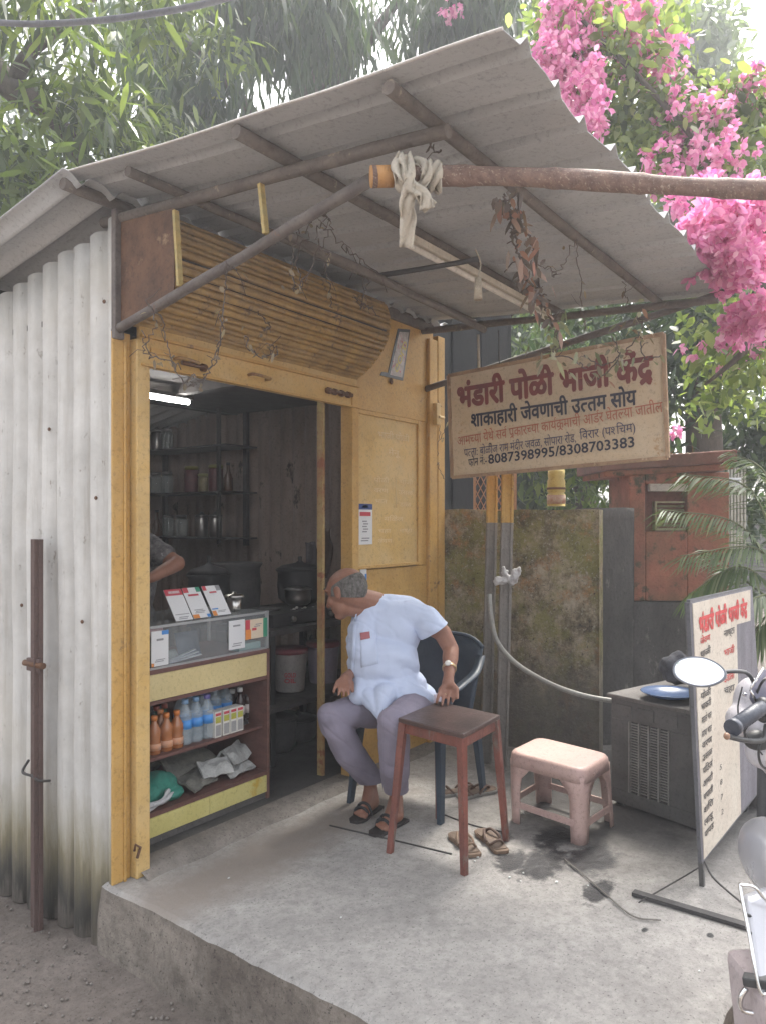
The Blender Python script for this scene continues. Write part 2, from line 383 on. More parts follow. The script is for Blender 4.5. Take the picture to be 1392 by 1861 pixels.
def sheet_wall_mat():
    m, t, b = nodes('white_sheet_paint'); co = t.nodes.new('ShaderNodeTexCoord').outputs['Object']
    pos = t.nodes.new('ShaderNodeNewGeometry').outputs['Position']; sep = t.nodes.new('ShaderNodeSeparateXYZ'); t.links.new(pos, sep.inputs[0])
    f = noise_out(t, co, 3, 6, .7); col = ramp(t, f, [(.3, (.44, .425, .40)), (.65, (.60, .585, .56))])
    st = noise_out(t, co, 5, 6, .7, (3, 3, .35))
    a = t.nodes.new('ShaderNodeMath'); a.operation = 'MULTIPLY_ADD'; t.links.new(st, a.inputs[0]); a.inputs[1].default_value = .55; t.links.new(sep.outputs[2], a.inputs[2])
    k = ramp(t, a.outputs[0], [(.30, WHT), (.62, BLK)]); col = mix(t, k, col, (.25, .215, .13))       # olive splash band
    k = ramp(t, a.outputs[0], [(.12, WHT), (.36, BLK)]); col = mix(t, k, col, (.10, .095, .085))      # dark mud below
    k = ramp(t, a.outputs[0], [(.0, WHT), (.08, BLK)]); col = mix(t, k, col, (.26, .235, .21))
    f2 = noise_out(t, co, 26, 5, .75, (1, 1, .5)); k = ramp(t, f2, [(.62, BLK), (.68, (.8,) * 3)]); col = mix(t, k, col, (.24, .21, .18)); f5 = noise_out(t, co, 12, 6, .7, (2, 2, .12)); k = ramp(t, f5, [(.52, BLK), (.72, (.55,) * 3)]); col = mix(t, k, col, (.33, .29, .24))
    f3 = noise_out(t, co, 1.4, 4, .6); k = ramp(t, f3, [(.5, BLK), (.8, (.5,) * 3)]); col = mix(t, k, col, (.46, .40, .30))
    t.links.new(col, b.inputs['Base Color']); b.inputs['Roughness'].default_value = .6
    bn = t.nodes.new('ShaderNodeBump'); bn.inputs['Strength'].default_value = .25; bn.inputs['Distance'].default_value = .01
    t.links.new(noise_out(t, co, 30, 6), bn.inputs['Height']); t.links.new(bn.outputs[0], b.inputs['Normal']); return m
wall_m = sheet_wall_mat()
inner_m = M('sooty_sheet', (.32, .25, .215), (.20, .155, .135), 3, .8, .3, spots=((.05, .04, .036), .58, 6), stretch=(1, 1, .5))
asb = M('cement_sheet', (.44, .44, .44), (.35, .35, .35), 2.2, .85, .15, spots=((.20, .19, .18), .66, 5), stretch=(1.5, .5, 1))

def concrete(name, c1, c2, stains=True):
    m, t, b = nodes(name); co = t.nodes.new('ShaderNodeNewGeometry').outputs['Position']
    f = noise_out(t, co, 1.6, 8, .65); col = ramp(t, f, [(.32, c2), (.66, c1)])
    f = noise_out(t, co, 22, 8, .8); k = ramp(t, f, [(.36, (.5,) * 3), (.55, BLK)]); col = mix(t, k, col, tuple(x * .5 for x in c2)); f = noise_out(t, co, 7, 9, .8); k = ramp(t, f, [(.50, BLK), (.64, (.35,) * 3)]); col = mix(t, k, col, tuple(min(1, x * 1.3) for x in c1))
    f = noise_out(t, co, 90, 3, .6); k = ramp(t, f, [(.60, BLK), (.68, (.8,) * 3)]); col = mix(t, k, col, tuple(x * .4 for x in c2))
    f = noise_out(t, co, 70, 3, .6); k = ramp(t, f, [(.72, BLK), (.76, (.5,) * 3)]); col = mix(t, k, col, tuple(min(1, x * 1.5) for x in c1))
    rough = None
    if stains:
        # grime that has settled round the cooking corner, and wet spill beside the stool
        def spot(cx, cy, rx, ry, lo, hi, ns=3.0, amt=.55):
            mp = t.nodes.new('ShaderNodeMapping'); mp.inputs['Location'].default_value = (-cx / rx, -cy / ry, 0); mp.inputs['Scale'].default_value = (1 / rx, 1 / ry, 0)
            t.links.new(co, mp.inputs[0]); ln = t.nodes.new('ShaderNodeVectorMath'); ln.operation = 'LENGTH'; t.links.new(mp.outputs[0], ln.inputs[0])
            nn = noise_out(t, co, ns, 7, .75); a = t.nodes.new('ShaderNodeMath'); a.operation = 'MULTIPLY_ADD'; t.links.new(nn, a.inputs[0]); a.inputs[1].default_value = amt * 2; t.links.new(ln.outputs['Value'], a.inputs[2]); hb_ = t.nodes.new('ShaderNodeMath'); hb_.operation = 'MULTIPLY'; hb_.inputs[1].default_value = .5; t.links.new(a.outputs[0], hb_.inputs[0])
            return ramp(t, hb_.outputs[0], [(lo / 2, WHT), (hi / 2, BLK)])
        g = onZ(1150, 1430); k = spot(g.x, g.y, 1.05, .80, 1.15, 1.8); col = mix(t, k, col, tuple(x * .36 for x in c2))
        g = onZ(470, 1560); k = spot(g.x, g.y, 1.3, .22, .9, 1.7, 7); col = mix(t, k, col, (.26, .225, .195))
        wet = None
        for (u, v_, rx, ry) in ((985, 1570, .30, .17), (1085, 1620, .22, .09), (1075, 1560, .30, .18), (930, 1565, .20, .12), (900, 1520, .16, .12), (1010, 1520, .25, .15), (1170, 1690, .04, .02), (1290, 1700, .03, .02)):
            g = onZ(u, v_); k = spot(g.x, g.y, rx, ry, 1.15, 1.35, 14, .7)
            wet = k if wet is None else mix(t, 1.0, wet, k, 'LIGHTEN')
        col = mix(t, wet, col, (.035, .034, .036))
        r = t.nodes.new('ShaderNodeMapRange'); t.links.new(wet, r.inputs[0]); r.inputs[3].default_value = .85; r.inputs[4].default_value = .3; rough = r.outputs[0]
    t.links.new(col, b.inputs['Base Color'])
    if rough: t.links.new(rough, b.inputs['Roughness'])
    else: b.inputs['Roughness'].default_value = .9
    b.inputs['Specular IOR Level'].default_value = .3
    h = noise_out(t, co, 18, 9, .7); bn = t.nodes.new('ShaderNodeBump'); bn.inputs['Strength'].default_value = .7; bn.inputs['Distance'].default_value = .015
    t.links.new(h, bn.inputs['Height']); t.links.new(bn.outputs[0], b.inputs['Normal']); return m
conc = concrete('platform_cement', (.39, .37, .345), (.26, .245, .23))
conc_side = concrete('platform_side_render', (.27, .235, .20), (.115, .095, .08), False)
earth = concrete('packed_earth', (.21, .178, .155), (.135, .112, .095), False)

# ================================================================== ground and platform
GZ = -.28
mb = MB(); n = 60
ext = lambda i: (i / n * 2 - 1); xs = [(-2 + math.copysign(abs(ext(i)) ** 2.6, ext(i)) * 150) for i in range(n + 1)]
vs = [V((x, y - 1, GZ + (.012 * noise.noise(V((x * 1.5, y * 1.5, 0))) if abs(x) < 6 else 0))) for x in xs for y in xs]
mb.add(vs, [(i * (n + 1) + j, (i + 1) * (n + 1) + j, (i + 1) * (n + 1) + j + 1, i * (n + 1) + j + 1) for i in range(n) for j in range(n)], True)
solo(mb, 'ground', earth, 'brown packed earth ground around the kiosk platform', None, kind='structure')
# platform outline with a worn edge
c0 = V((-.12, .05, 0)); e1 = onZ(440, 1722); e2 = onZ(690, 1861)
left_dir = (e2 - c0); left_dir.z = 0
p_far = c0 + left_dir * (2.25 / abs(left_dir.y))
out = []
def wob(a, b, k, amp=.012):
    r_ = []
    for i in range(k):
        p = a.lerp(b, i / k); nn = V((b - a).yx.to_3d() * 0) if False else V((-(b - a).y, (b - a).x, 0)).normalized()
        r_.append(p + nn * amp * (noise.noise(p * 6) + .6 * noise.noise(p * 22)))
    return r_
fr = onZ(1350, 1772); fr2 = onZ(1285, 1861)
p_near = V((p_far.x, min(fr.y, fr2.y), 0)); p_right = V((4.2, fr.y, 0))
out = wob(c0, p_near, 60) + wob(p_near, p_right, 70) + [V((4.2, .05, 0))]
for p in out: p.z = 0
mb = MB()
inner = [p + (V((1.6, -1.0, 0)) - p).normalized() * .02 for p in out]
low = [V((p.x - .0, p.y, GZ - .05)) + (p - V((1.6, -1.0, 0))).normalized() * (.015 + .01 * noise.noise(p * 5)) for p in out]
k = len(out); mid = [p + V((0, 0, -.014)) for p in out]
mb.add(inner, [tuple(range(k))]); b0 = len(mb.v)
mb.v += [tuple(p) for p in mid]
mb.f += [(i, b0 + i, b0 + (i + 1) % k, (i + 1) % k) for i in range(k)]; mb.sm += [True] * k
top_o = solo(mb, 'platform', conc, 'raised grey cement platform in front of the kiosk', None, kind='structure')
mb = MB(); mb.v = [tuple(p) for p in mid] ; b0 = k
rows = 5
mb.v = []
for j in range(rows + 1):
    t = j / rows
    for a, b in zip(mid, low):
        q = a.lerp(b, t); o_ = (q - V((1.6, -1.0, q.z))).normalized(); mb.v.append(tuple(q + o_ * .014 * math.sin(math.pi * t) * (noise.noise(q * 9) + .3)))
mb.f = [(j * k + i, (j + 1) * k + i, (j + 1) * k + (i + 1) % k, j * k + (i + 1) % k) for j in range(rows) for i in range(k)]; mb.sm = [True] * len(mb.f)
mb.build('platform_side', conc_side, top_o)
# mortar fillet along the shop sill, dark strip of the shop floor
mb = MB(); A = []; nn_ = 40
for i in range(nn_ + 1):
    x = .0 + 2.45 * i / nn_; wv = .012 * noise.noise(V((x * 5, 0, 0)))
    A += [(x, -.10 + wv * 2, -.002), (x, -.06 + wv, .018), (x, -.03, .030), (x, .06, .034)]
mb.add(A, [(4 * i + j, 4 * i + 4 + j, 4 * i + 5 + j, 4 * i + 1 + j) for i in range(nn_) for j in range(3)], True)
solo(mb, 'door_sill', concrete('sill_mortar', (.25, .225, .20), (.15, .13, .115), False), 'rough brown mortar fillet along the kiosk sill', None, kind='structure')
mb = MB(); mb.box(-.045, 2.36, .055, 2.8, -.25, .035)
solo(mb, 'shop_floor', M('shop_floor', (.09, .085, .08), (.05, .048, .045), 4, .7, .3), 'dark worn floor inside the kiosk', None, kind='structure')

# ================================================================== the kiosk
K = thing('food_kiosk', 'yellow fronted food kiosk with white corrugated side wall', 'kiosk', (-.11, 0, 0))
roofz = lambda y: 2.745 - .185 * y
def wall_part(y0, y1, name='wall_sheet'):
    mb = corrugated((-.072, y0, 0), Y_, -X_, Z_, y1 - y0, .121, .038, lambda s: GZ + .0 + .05 * noise.noise(V((y0 + s * .8, 3, 0))), lambda s: roofz(y0 + s) - .055 - .05 * abs(noise.noise(V((int((y0 + s) / .121 + .5) * 1.7, 0, 0)))), nz=10, wob=.012)
    return mb.build(name, wall_m, K)
wall_part(-.004, .99); wall_part(.955, 1.93); wall_part(1.9, 2.85)
# small holes and bolts on the sheet
for (u, v_) in ((190, 548), (62, 985), (40, 1100), (150, 1130), (90, 780), (175, 905)):
    p = onX(u, v_, -.112); m_ = MB(); m_.lathe([(.007, -.004), (.009, 0), (.006, .004)], p, 8, -X_); m_.build('bolt', rust, K)
def back_wall():
    mb = MB(); mb.box(-.1, 2.42, 2.8, 2.82, GZ, 2.27); return mb
back_wall().build('back_wall', inner_m, K)
mb = corrugated((2.40, .02, 0), Y_, -X_, Z_, 2.78, .121, .034, lambda s: 0, lambda s: roofz(s) + .035, nz=5, wob=.008); mb.build('inner_wall_sheet', inner_m, K)
mb = MB(); mb.box(2.42, 2.44, .0, 2.8, GZ, 2.25); mb.build('side_wall', steel_dark, K)
mb = MB(); mb.box(-.062, -.055, .03, 2.8, 0, 2.2); mb.build('inner_lining', inner_m, K)
# roof: sheets side by side, seen along the overhang at left
for i, (x0, x1) in enumerate(((-.33, .60), (.56, 1.5), (1.46, 2.5))):
    up = V((0, 1, -.185)).normalized(); nr = V((0, .185, 1)).normalized()
    mb = corrugated((x0, .0, 2.76 + i * .003), X_, nr, up, x1 - x0, .146, .04, lambda s: -.02, lambda s: 3.0, kind='round', nz=6, wob=.006); mb.build('roof_sheet', asb, K)
mb = MB(); mb.beam((-.2, .95, roofz(.95) - .03), (2.42, .95, roofz(.95) - .03), .05, .06); mb.beam((-.2, 1.9, roofz(1.9) - .03), (2.42, 1.9, roofz(1.9) - .03), .05, .06); mb.build('roof_beam', steel_dark, K)
mb = MB(); mb.box(-.08, 2.38, .45, 2.0, 2.335, 2.36); mb.box(-.08, 2.38, .45, .5, 2.25, 2.335); mb.box(.3, .36, .5, 2.0, 2.27, 2.335); mb.box(1.2, 1.26, .5, 2.0, 2.27, 2.335); mb.build('loft_board', M('loft_wood', (.07, .06, .055), (.04, .035, .03), 6, .8, .2), K)
# corner channel, door frame and jambs
mb = MB(); mb.box(-.112, -.052, -.012, -.0, .0, 2.235); mb.build('corner_post', yellow, K, bevel=.004)
mb = MB(); mb.box(-.050, -.022, -.004, .04, .0, 2.235); mb.tube([(-.056, -.016, .0), (-.056, -.016, 2.2)], .007, 8); mb.build('frame_channel', yellow, K, bevel=.003)
mb = MB(); mb.box(-.020, .046, -.045, .03, .0, 2.215); mb.build('shutter_guide', yellow2, K, bevel=.005)
mb = MB(); mb.box(1.418, 1.475, -.045, .04, .03, 2.19); mb.build('shutter_guide', yellow, K, bevel=.005)
mb = MB(); mb.box(1.33, 1.35, .10, .14, .03, 2.15); mb.build('inner_bar', M('peeling_yellow', (.42, .36, .15), (.28, .12, .06), 5, .7, .2, spots=((.25, .1, .05), .55, 8)), K)
mb = MB(); mb.tube([onY(245, 1555, -.05) + V((0, 0, .02)), onY(247, 1535, -.06), onY(256, 1540, -.06), onY(250, 1560, -.06)], .006, 6); mb.build('hasp', rust, K)
# yellow front wall right of the opening
mb = MB(); mb.box(1.477, 2.33, -.004, .03, .0, 1.185); mb.build('front_panel', yellow, K, bevel=.003)
mb = MB(); mb.box(1.477, 2.33, -.004, .03, 2.115, 2.72); mb.build('front_panel', yellow, K, bevel=.003)
mb = MB(); mb.box(2.155, 2.33, -.003, .03, 1.187, 2.113); mb.build('front_panel', yellow, K, bevel=.003)
mb = MB(); mb.box(2.25, 2.345, -.03, -.005, .0, 2.66); mb.build('frame_channel', yellow, K, bevel=.004)
mb = MB(); mb.box(2.37, 2.455, -.02, .04, .0, 2.70); mb.build('corner_post', yellow, K, bevel=.004)
mb = MB(); mb.box(2.28, 2.33, -.065, -.031, 2.10, 2.24); mb.tube([(2.30, -.07, 2.15), (2.36, -.07, 2.15)], .01); mb.build('latch', yellow2, K, bevel=.003)
# chalked hatch door, set in the front wall
D = link('hatch_door', MB().box(1.492, 2.14, -.012, .012, 1.205, 2.095).me('hatch_door'), K); D.data.materials.append(yellow2)
b = D.modifiers.new('b', 'BEVEL'); b.width = .003
mb = MB()
for a in ((1.483, 1.505, 1.192, 2.11), (2.122, 2.15, 1.192, 2.11)): mb.box(a[0], a[1], -.024, -.005, a[2], a[3])
mb.box(1.505, 2.122, -.024, -.005, 2.086, 2.11); mb.box(1.505, 2.122, -.024, -.005, 1.192, 1.212); mb.build('hatch_frame', yellow, K, bevel=.003)
chalk = flat('chalk', (.66, .52, .30), .9)
for i, (tx, x, z, wd, h) in enumerate((("भाजी पोळी", 1.70, 1.965, .33, .05), ("मेनू", 1.80, 1.87, .13, .045), ("पोळी", 1.66, 1.70, .15, .035), ("वरण", 1.66, 1.64, .14, .033), ("भात", 1.67, 1.575, .12, .033), ("भाजी", 1.92, 1.70, .15, .035), ("उसळ", 1.91, 1.635, .16, .035), ("डाळ", 1.92, 1.56, .13, .035),
        ("मिळेल", 1.76, 1.47, .2, .035), ("चहा", 1.70, 1.40, .13, .03), ("नाष्टा" , 1.92, 1.40, .14, .03), ("जेवण", 1.70, 1.34, .14, .03))):
    mb = MB(); text_on(mb, tx, (x, -.0165, z), X_, Z_, wd, h * .7, -.004, .05); mb.build('chalk_word', chalk, D)
mb = MB(); mb.tube([(1.885, -.0165, 1.74), (1.885, -.0165, 1.55)], .0015, 4)
mb.build('chalk_stroke', chalk, D)
# shutter: bottom rail, drum of slats, side plates
S = link('roller_shutter', MB().box(-.0, 1.475, -.035, -.012, 2.107, 2.285).me('roller_shutter'), K); S.data.materials.append(yellow2)
b = S.modifiers.new('b', 'BEVEL'); b.width = .004
mb = MB(); mb.beam((-.0, -.045, 2.232), (1.475, -.045, 2.232), .02, .012); mb.beam((-.0, -.045, 2.112), (1.475, -.045, 2.112), .02, .010); mb.build('rail_edge', yellow, S)
mb = MB(); mb.box(.05, .24, -.048, -.036, 2.168, 2.19); mb.build('lock_plate', yellow, S)
for (x, wd) in ((.18, .10), (.62, .11)):
    mb = MB(); mb.tube(curve_pts([(x, -.036, 2.165), (x + .005, -.075, 2.165), (x + wd, -.075, 2.16), (x + wd + .005, -.036, 2.16)], 3), .0075, 6); mb.build('handle', M('handle_m%d' % int(x * 100), (.42, .27, .10), (.2, .1, .06), 20, .6), S)
mb = MB(); mb.tube([(1.18, -.055, 2.17), (1.40, -.055, 2.17)], .011, 8)
for x in (1.19, 1.24, 1.30, 1.36): mb.tube([(x, -.052, 2.17), (x + .02, -.052, 2.17)], .018, 8)
mb.build('bolt_lock', rust, S)
mb = MB(); mb.tube([(.20, -.06, 2.15), (.34, -.06, 2.15)], .010, 8); mb.tube([(.32, -.05, 2.15), (.34, -.05, 2.15)], .018, 8); mb.build('bolt_lock', rust, S)
prof = [(-.012, 2.272), (-.06, 2.296), (-.11, 2.325), (-.155, 2.360), (-.195, 2.400), (-.225, 2.445), (-.245, 2.495), (-.255, 2.545), (-.252, 2.595), (-.238, 2.642), (-.21, 2.68)]
cur = [(p[0], p[1]) for p in curve_pts([(a, b_, 0) for a, b_ in prof], 3)]
def cut_curve(cur, nseg):
    L = [0]
    for a, b_ in zip(cur, cur[1:]): L.append(L[-1] + math.hypot(b_[0] - a[0], b_[1] - a[1]))
    o_ = []
    for i in range(nseg + 1):
        t = L[-1] * i / nseg; j = max(k_ for k_ in range(len(L)) if L[k_] <= t + 1e-9); j = min(j, len(cur) - 2); u_ = (t - L[j]) / (L[j + 1] - L[j])
        o_.append((cur[j][0] + (cur[j + 1][0] - cur[j][0]) * u_, cur[j][1] + (cur[j + 1][1] - cur[j][1]) * u_))
    return o_
nS = 9; pts = cut_curve(cur, nS)
for i in range(nS):
    a, b_ = pts[i], pts[i + 1]; d = V((0, b_[0] - a[0], b_[1] - a[1])); nn_ = V((0, -d.z, d.y)).normalized()
    if nn_.z > 0 and a[1] < 2.5: nn_ = -nn_ if nn_.y > 0 else nn_
    if nn_.y > 0: nn_ = -nn_
    pr = []
    for t, h in ((.05, -.016), (.065, .008), (.13, .016), (.50, .017), (.56, .003), (.60, -.006), (.65, .003), (.71, .015), (.91, .013), (.945, -.016)): pr.append(V((0, a[0], a[1])) + d * t + nn_ * (h - .004))
    vs = []; nx = 12
    for j in range(nx + 1):
        x = -.075 + 1.545 * j / nx
        for q in pr: vs.append(q + X_ * x + V((0, 0, .005 * noise.noise(V((x * 2.1, i * .9, 0))))))
    m7 = len(pr); mb = MB(); mb.add(vs, [(j * m7 + q, j * m7 + q + 1, (j + 1) * m7 + q + 1, (j + 1) * m7 + q) for j in range(nx) for q in range(m7 - 1)], True)
    mb.build('slat', shutter_m, S)
mb = MB(); mb.box(-.07, 1.47, -.03, -.012, 2.287, 2.292); mb.add([V((x, y, z)) + V((0, .012, .004)) for x in (-.07, 1.47) for y, z in pts], [(i, i + 1, nS + 2 + i, nS + 1 + i) for i in range(nS)]); mb.build('slat_gap_shade', steel_dark, S)  # dark sheet behind the slats puts the shade of the gaps into colour
poly = [V((-.082, y * 1.06, z)) for y, z in pts] + [V((-.082, -.012, 2.69))]
mb = MB(); mb.prism([V((-.085, -.0, 2.235)), V((-.085, -.355, 2.30)), V((-.085, -.355, 2.66)), V((-.085, -.0, 2.70))], X_ * .006); mb.build('side_plate', rust, S)
mb = MB(); mb.prism([V((1.472, y * 1.02, z)) for y, z in pts] + [V((1.472, -.012, 2.70))], X_ * .006); mb.build('side_plate', yellow, S)
# sticker on the wall above the hatch
mb = MB(); q = [onY(723, 597, -.009), onY(745, 599, -.009), onY(732, 692, -.009), onY(691, 682, -.009), onY(694, 676, -.009), onY(705, 677, -.009)]
st = MB().prism(q, Y_ * .003).build('advert_sticker', flat('sticker_black', (.03, .03, .035), .35), K)
mb = MB(); mb.prism([p + V((0, -.0015, 0)) for p in (onY(725, 603, -.009), onY(742, 604, -.009), onY(730, 686, -.009), onY(708, 681, -.009))], Y_ * .001); mb.build('sticker_print', M('sticker_print', (.55, .5, .5), (.25, .22, .2), 40, .4, 0, spots=((.4, .06, .08), .56, 30)), st)
mb = MB(); a = onY(716, 672, -.013); b_ = onY(736, 612, -.013); text_on(mb, 'GOLD', a, (b_ - a).normalized(), (b_ - a).normalized().cross(Y_) * -1, (b_ - a).length * .9, .035, .03); mb.build('sticker_word', flat('word_gold', (.6, .5, .12), .4), st)
mb = MB(); mb.lathe([(.012, 0), (.02, .006), (.0, .016)], onY(709, 693, -.008), 10, -Y_); mb.build('bolt', rust, K)

# payment card hanging on the hatch door (its square code left blank)
def card(name, label, o, u, v_, wd, h, bands, loc=None, group=None, mat=None):
    o = V(o); n_ = u.cross(v_).normalized(); t = thing(name, label, 'sign card', o, group)
    MB().obox(o - n_ * .003, u * wd, v_ * h, n_ * .003).build('board', mat or flat('card_white', (.62, .62, .63), .35), t, bevel=.0)
    for (x0, x1, z0, z1, c) in bands:
        MB().obox(o + u * wd * x0 + v_ * h * z0 + n_ * .0003, u * wd * (x1 - x0), v_ * h * (z1 - z0), n_ * .0008).build('print', c, t)
    return t
cB, cR, cY, cG, cN, cK, cO = flat('ink_blue', (.05, .2, .5)), flat('ink_red', (.45, .05, .07)), flat('ink_yellow', (.65, .4, .05)), flat('ink_green', (.03, .22, .13)), flat('ink_navy', (.03, .06, .2)), flat('ink_grey', (.22, .22, .23)), flat('ink_orange', (.6, .22, .05))
def lines(z0, z1, n, x0=.2, x1=.8, c=None): return [(x0 + (.06 * (i % 2)), x1 - .08 * ((i + 1) % 2), z0 + (z1 - z0) * i / n, z0 + (z1 - z0) * (i + .45) / n, c or cK) for i in range(n)]
a = onY(651, 990, -.018); u_ = onY(677, 992, -.018) - a; card('payment_card', 'white payment card with blue top hung on the yellow hatch door', a, X_, Z_, u_.x, .235, [(0, 1, .86, 1, cN), (.3, .7, .9, .97, cB), (.12, .88, .70, .80, cR)] + lines(.08, .2, 2) + lines(.3, .62, 5, .3, .7), group='payment cards')
mb = MB(); p = onY(663, 1047, -.02)
card('leaflet', 'small white and blue leaflet stuck low on the yellow wall behind the seated man', (p.x - .03, -.012, p.z - .06), X_, Z_, .06, .12, [(.7, 1, .1, .6, cB)])

# ================================================================== canopy
cz = lambda y: 2.80 + .077 * y
CN = thing('canopy', 'grey corrugated sheet canopy on old poles over the kiosk front', 'canopy', (-.08, 0, 2.7))
up = V((0, -1, -.077)).normalized(); nr = V((0, -.077, 1)).normalized(); nr = V((0, -.077, 1)).normalized()
ribm = asb
for i, (x0, x1) in enumerate(((-.30, .60), (.58, 1.48), (1.46, 2.36))):
    mb = corrugated((x0, .06, 2.805 + i * .003), X_, nr, up, x1 - x0, .225, .036, lambda s: -.02, (lambda s, i=i: 1.90 + .012 * math.sin(s * 9 + i)), kind='rib', nz=24, wob=.018, th=.003)
    mb.build('canopy_sheet', ribm, CN)
mb = MB(); o_ = V((-.30, .06, 2.805)); Pb = [o_ + up * (1.9 * k_ / 24) for k_ in range(25)]; mb.tube([p + nr * (.018 * noise.noise(p * 1.7)) for p in Pb], .0045, 6)
mb.build('sunlit_edge_strip', M('sunlit_edge_tone', (.6, .58, .56), (.4, .36, .32), 4), CN)  # pale tube added along the sheet edge, standing in for its sunlit rim
def pole(name, pts, r, mat=wood_grey, n=9, sag=.006, parent=None):
    P = curve_pts(pts, 6) if len(pts) > 2 else [V(pts[0]).lerp(V(pts[1]), k_ / 12) for k_ in range(13)]
    P = [p + V((noise.noise(p * 2.3), noise.noise(p * 2.1 + V((5, 0, 0))), noise.noise(p * 2.7 + V((9, 0, 0))))) * sag for p in P]
    rs = [r * (1 + .10 * noise.noise(p * 5)) for p in P]
    return MB().tube(P, rs, n).build(name, mat, parent or CN)
for (y, r, x0) in ((.03, .024, -.30), (-.31, .019, -.26), (-.90, .023, -.29), (-1.48, .021, -.28)):
    pole('purlin', [(x0, y, cz(y) - .035), (2.33, y, cz(y) - .035)], r)
pole('rafter', [(-.08, .09, 2.70), (-.08, -1.55, 2.595)], .022); pole('rafter', [(2.2, .05, 2.70), (2.2, -1.80, 2.60)], .021)
pole('strut', [(-.09, -.0, 2.235), (-.09, -1.28, 2.515)], .020, steel_old); pole('strut', [(2.25, 0, 2.33), (2.28, -1.82, 2.655)], .020, steel_old)
MB().box(-.112, -.068, -.03, -.002, 2.20, 2.72).build('post', steel_old, CN, bevel=.004)
MB().box(1.5, 2.3, -.03, .0, 2.70, 2.75).build('wall_plate', steel_old, CN, bevel=.004)
pole('rod', [onX(870, 495, .62), onX(690, 500, .62)], .012, steel_dark) if False else pole('rod', [W(690, 502, 3.3), W(870, 470, 3.05)], .011, steel_dark)
pole('rod', [W(510, 420, 2.75), W(880, 600, 4.0)], .017, wood_grey)
for k_, (u0, v0, u1, v1) in enumerate(((475, 335, 484, 425), (320, 383, 328, 520))):
    a, b_ = onX(u0, v0, -.11), onX(u1, v1, -.11); s_ = MB().beam(a, b_, .022, .013).build('stick', M('stick_yellow%d' % k_, (.52, .36, .13), (.3, .26, .12), 20, .7, .3, spots=((.12, .09, .05), .62, 25)), None, origin=b_)
    tag(s_, ('short yellow peeling stick tied between rafter and strut, the farther from the shop', 'short yellow peeling stick tied beside the rusty shutter side plate')[k_], 'stick', 'yellow sticks under the canopy')
# lamp batten below the middle purlin, tied with cloth
a, b_ = onY(742, 432, -.93), onY(1000, 573, -.93)
a.z = b_.z = (a.z + b_.z) / 2
L = thing('tube_lamp_batten', 'unlit cream tube lamp batten hanging under the middle canopy pole', 'lamp', a)
MB().obox(a, b_ - a, Y_ * .035, Z_ * .03).build('batten', M('batten_m', (.66, .60, .50), (.5, .45, .36), 10), L, bevel=.003)
MB().tube([a + V((.03, .017, -.018)), b_ + V((-.03, .017, -.018))], .013, 10).build('tube', M('tube_m', (.75, .70, .62), (.62, .57, .5), 10, .4), L)
p = W(868, 505, 2.85); q = W(868, 545, 2.85)
tag(MB().tube([p, q], [.012, .016], 10).tube(curve_pts([p, p + V((.02, 0, .06)), p + V((-.02, 0, .1))], 4), .003, 5).build('hanging_bottle', M('bulb_hold', (.5, .45, .35), (.25, .2, .15), 30, .5), None, origin=p), 'small dusty lamp holder hanging from a wire beside the lamp batten', 'lamp holder')
# bamboo pole in front
def bamboo():
    a = W(676, 321, 2.22); b_ = W(1480, 341, 2.40); P = [a.lerp(b_, i / 46) for i in range(47)]; P = [p + Z_ * .010 * math.sin(i * .12) for i, p in enumerate(P)]
    mb = MB(); rs = [.0285 + .0022 * math.sin(i * .35) + (.003 if i % 9 == 0 else 0) for i in range(47)]; mb.tube(P, rs, 14)
    o = mb.build('bamboo_pole', M('bamboo', (.25, .16, .125), (.13, .08, .065), 5, .7, .5, stretch=(1, 8, 8), spots=((.38, .30, .24), .56, 18)), None, origin=a)
    tag(o, 'long reddish brown bamboo pole hung crosswise under the canopy edge', 'pole')
    MB().tube([P[0] - (b_ - a).normalized() * .004, P[2]], .0305, 14).build('cut_end', M('bamboo_cut', (.50, .27, .10), (.36, .18, .07), 12, .7, .2), o)
    return P
BP = bamboo()
def rag(name, label, paths, wd, mat=cloth_w):
    """strips of cloth following paths, thick and creased"""
    mb = MB()
    for pts in paths:
        P = curve_pts(pts, 6); m = len(P); vs = []
        for i, p in enumerate(P):
            d = (P[min(i + 1, m - 1)] - P[max(0, i - 1)]).normalized(); s = d.cross(F); s = s.normalized() if s.length > .1 else R.copy()
            n_ = s.cross(d).normalized()
            for k_ in range(7):
                t = k_ / 6 - .5; w_ = wd * (1 + .5 * noise.noise(p * 9)); vs.append(p + s * w_ * t + n_ * (.012 * math.sin(t * 9 + i * .5) + .010 * noise.noise(p * 20 + V((t * 3, 0, 0)))))
        mb.add(vs, [(i * 7 + k_, i * 7 + k_ + 1, (i + 1) * 7 + k_ + 1, (i + 1) * 7 + k_) for i in range(m - 1) for k_ in range(6)], True)
    o = mb.build(name, mat, None, origin=paths[0][0]); so_ = o.modifiers.new('s', 'SOLIDIFY'); so_.thickness = .004; tag(o, label, 'cloth'); return o
def ring(c, r, n=9, sq=1.0, tilt=.0):
    return [c + Z_ * r * math.cos(t) + F * r * math.sin(t) + R * (tilt * math.sin(t)) for t in [2 * math.pi * k_ / n for k_ in range(n + 1)]]
c1 = W(738, 321, 2.235); c2 = W(790, 322, 2.24); c3 = W(755, 322, 2.235)
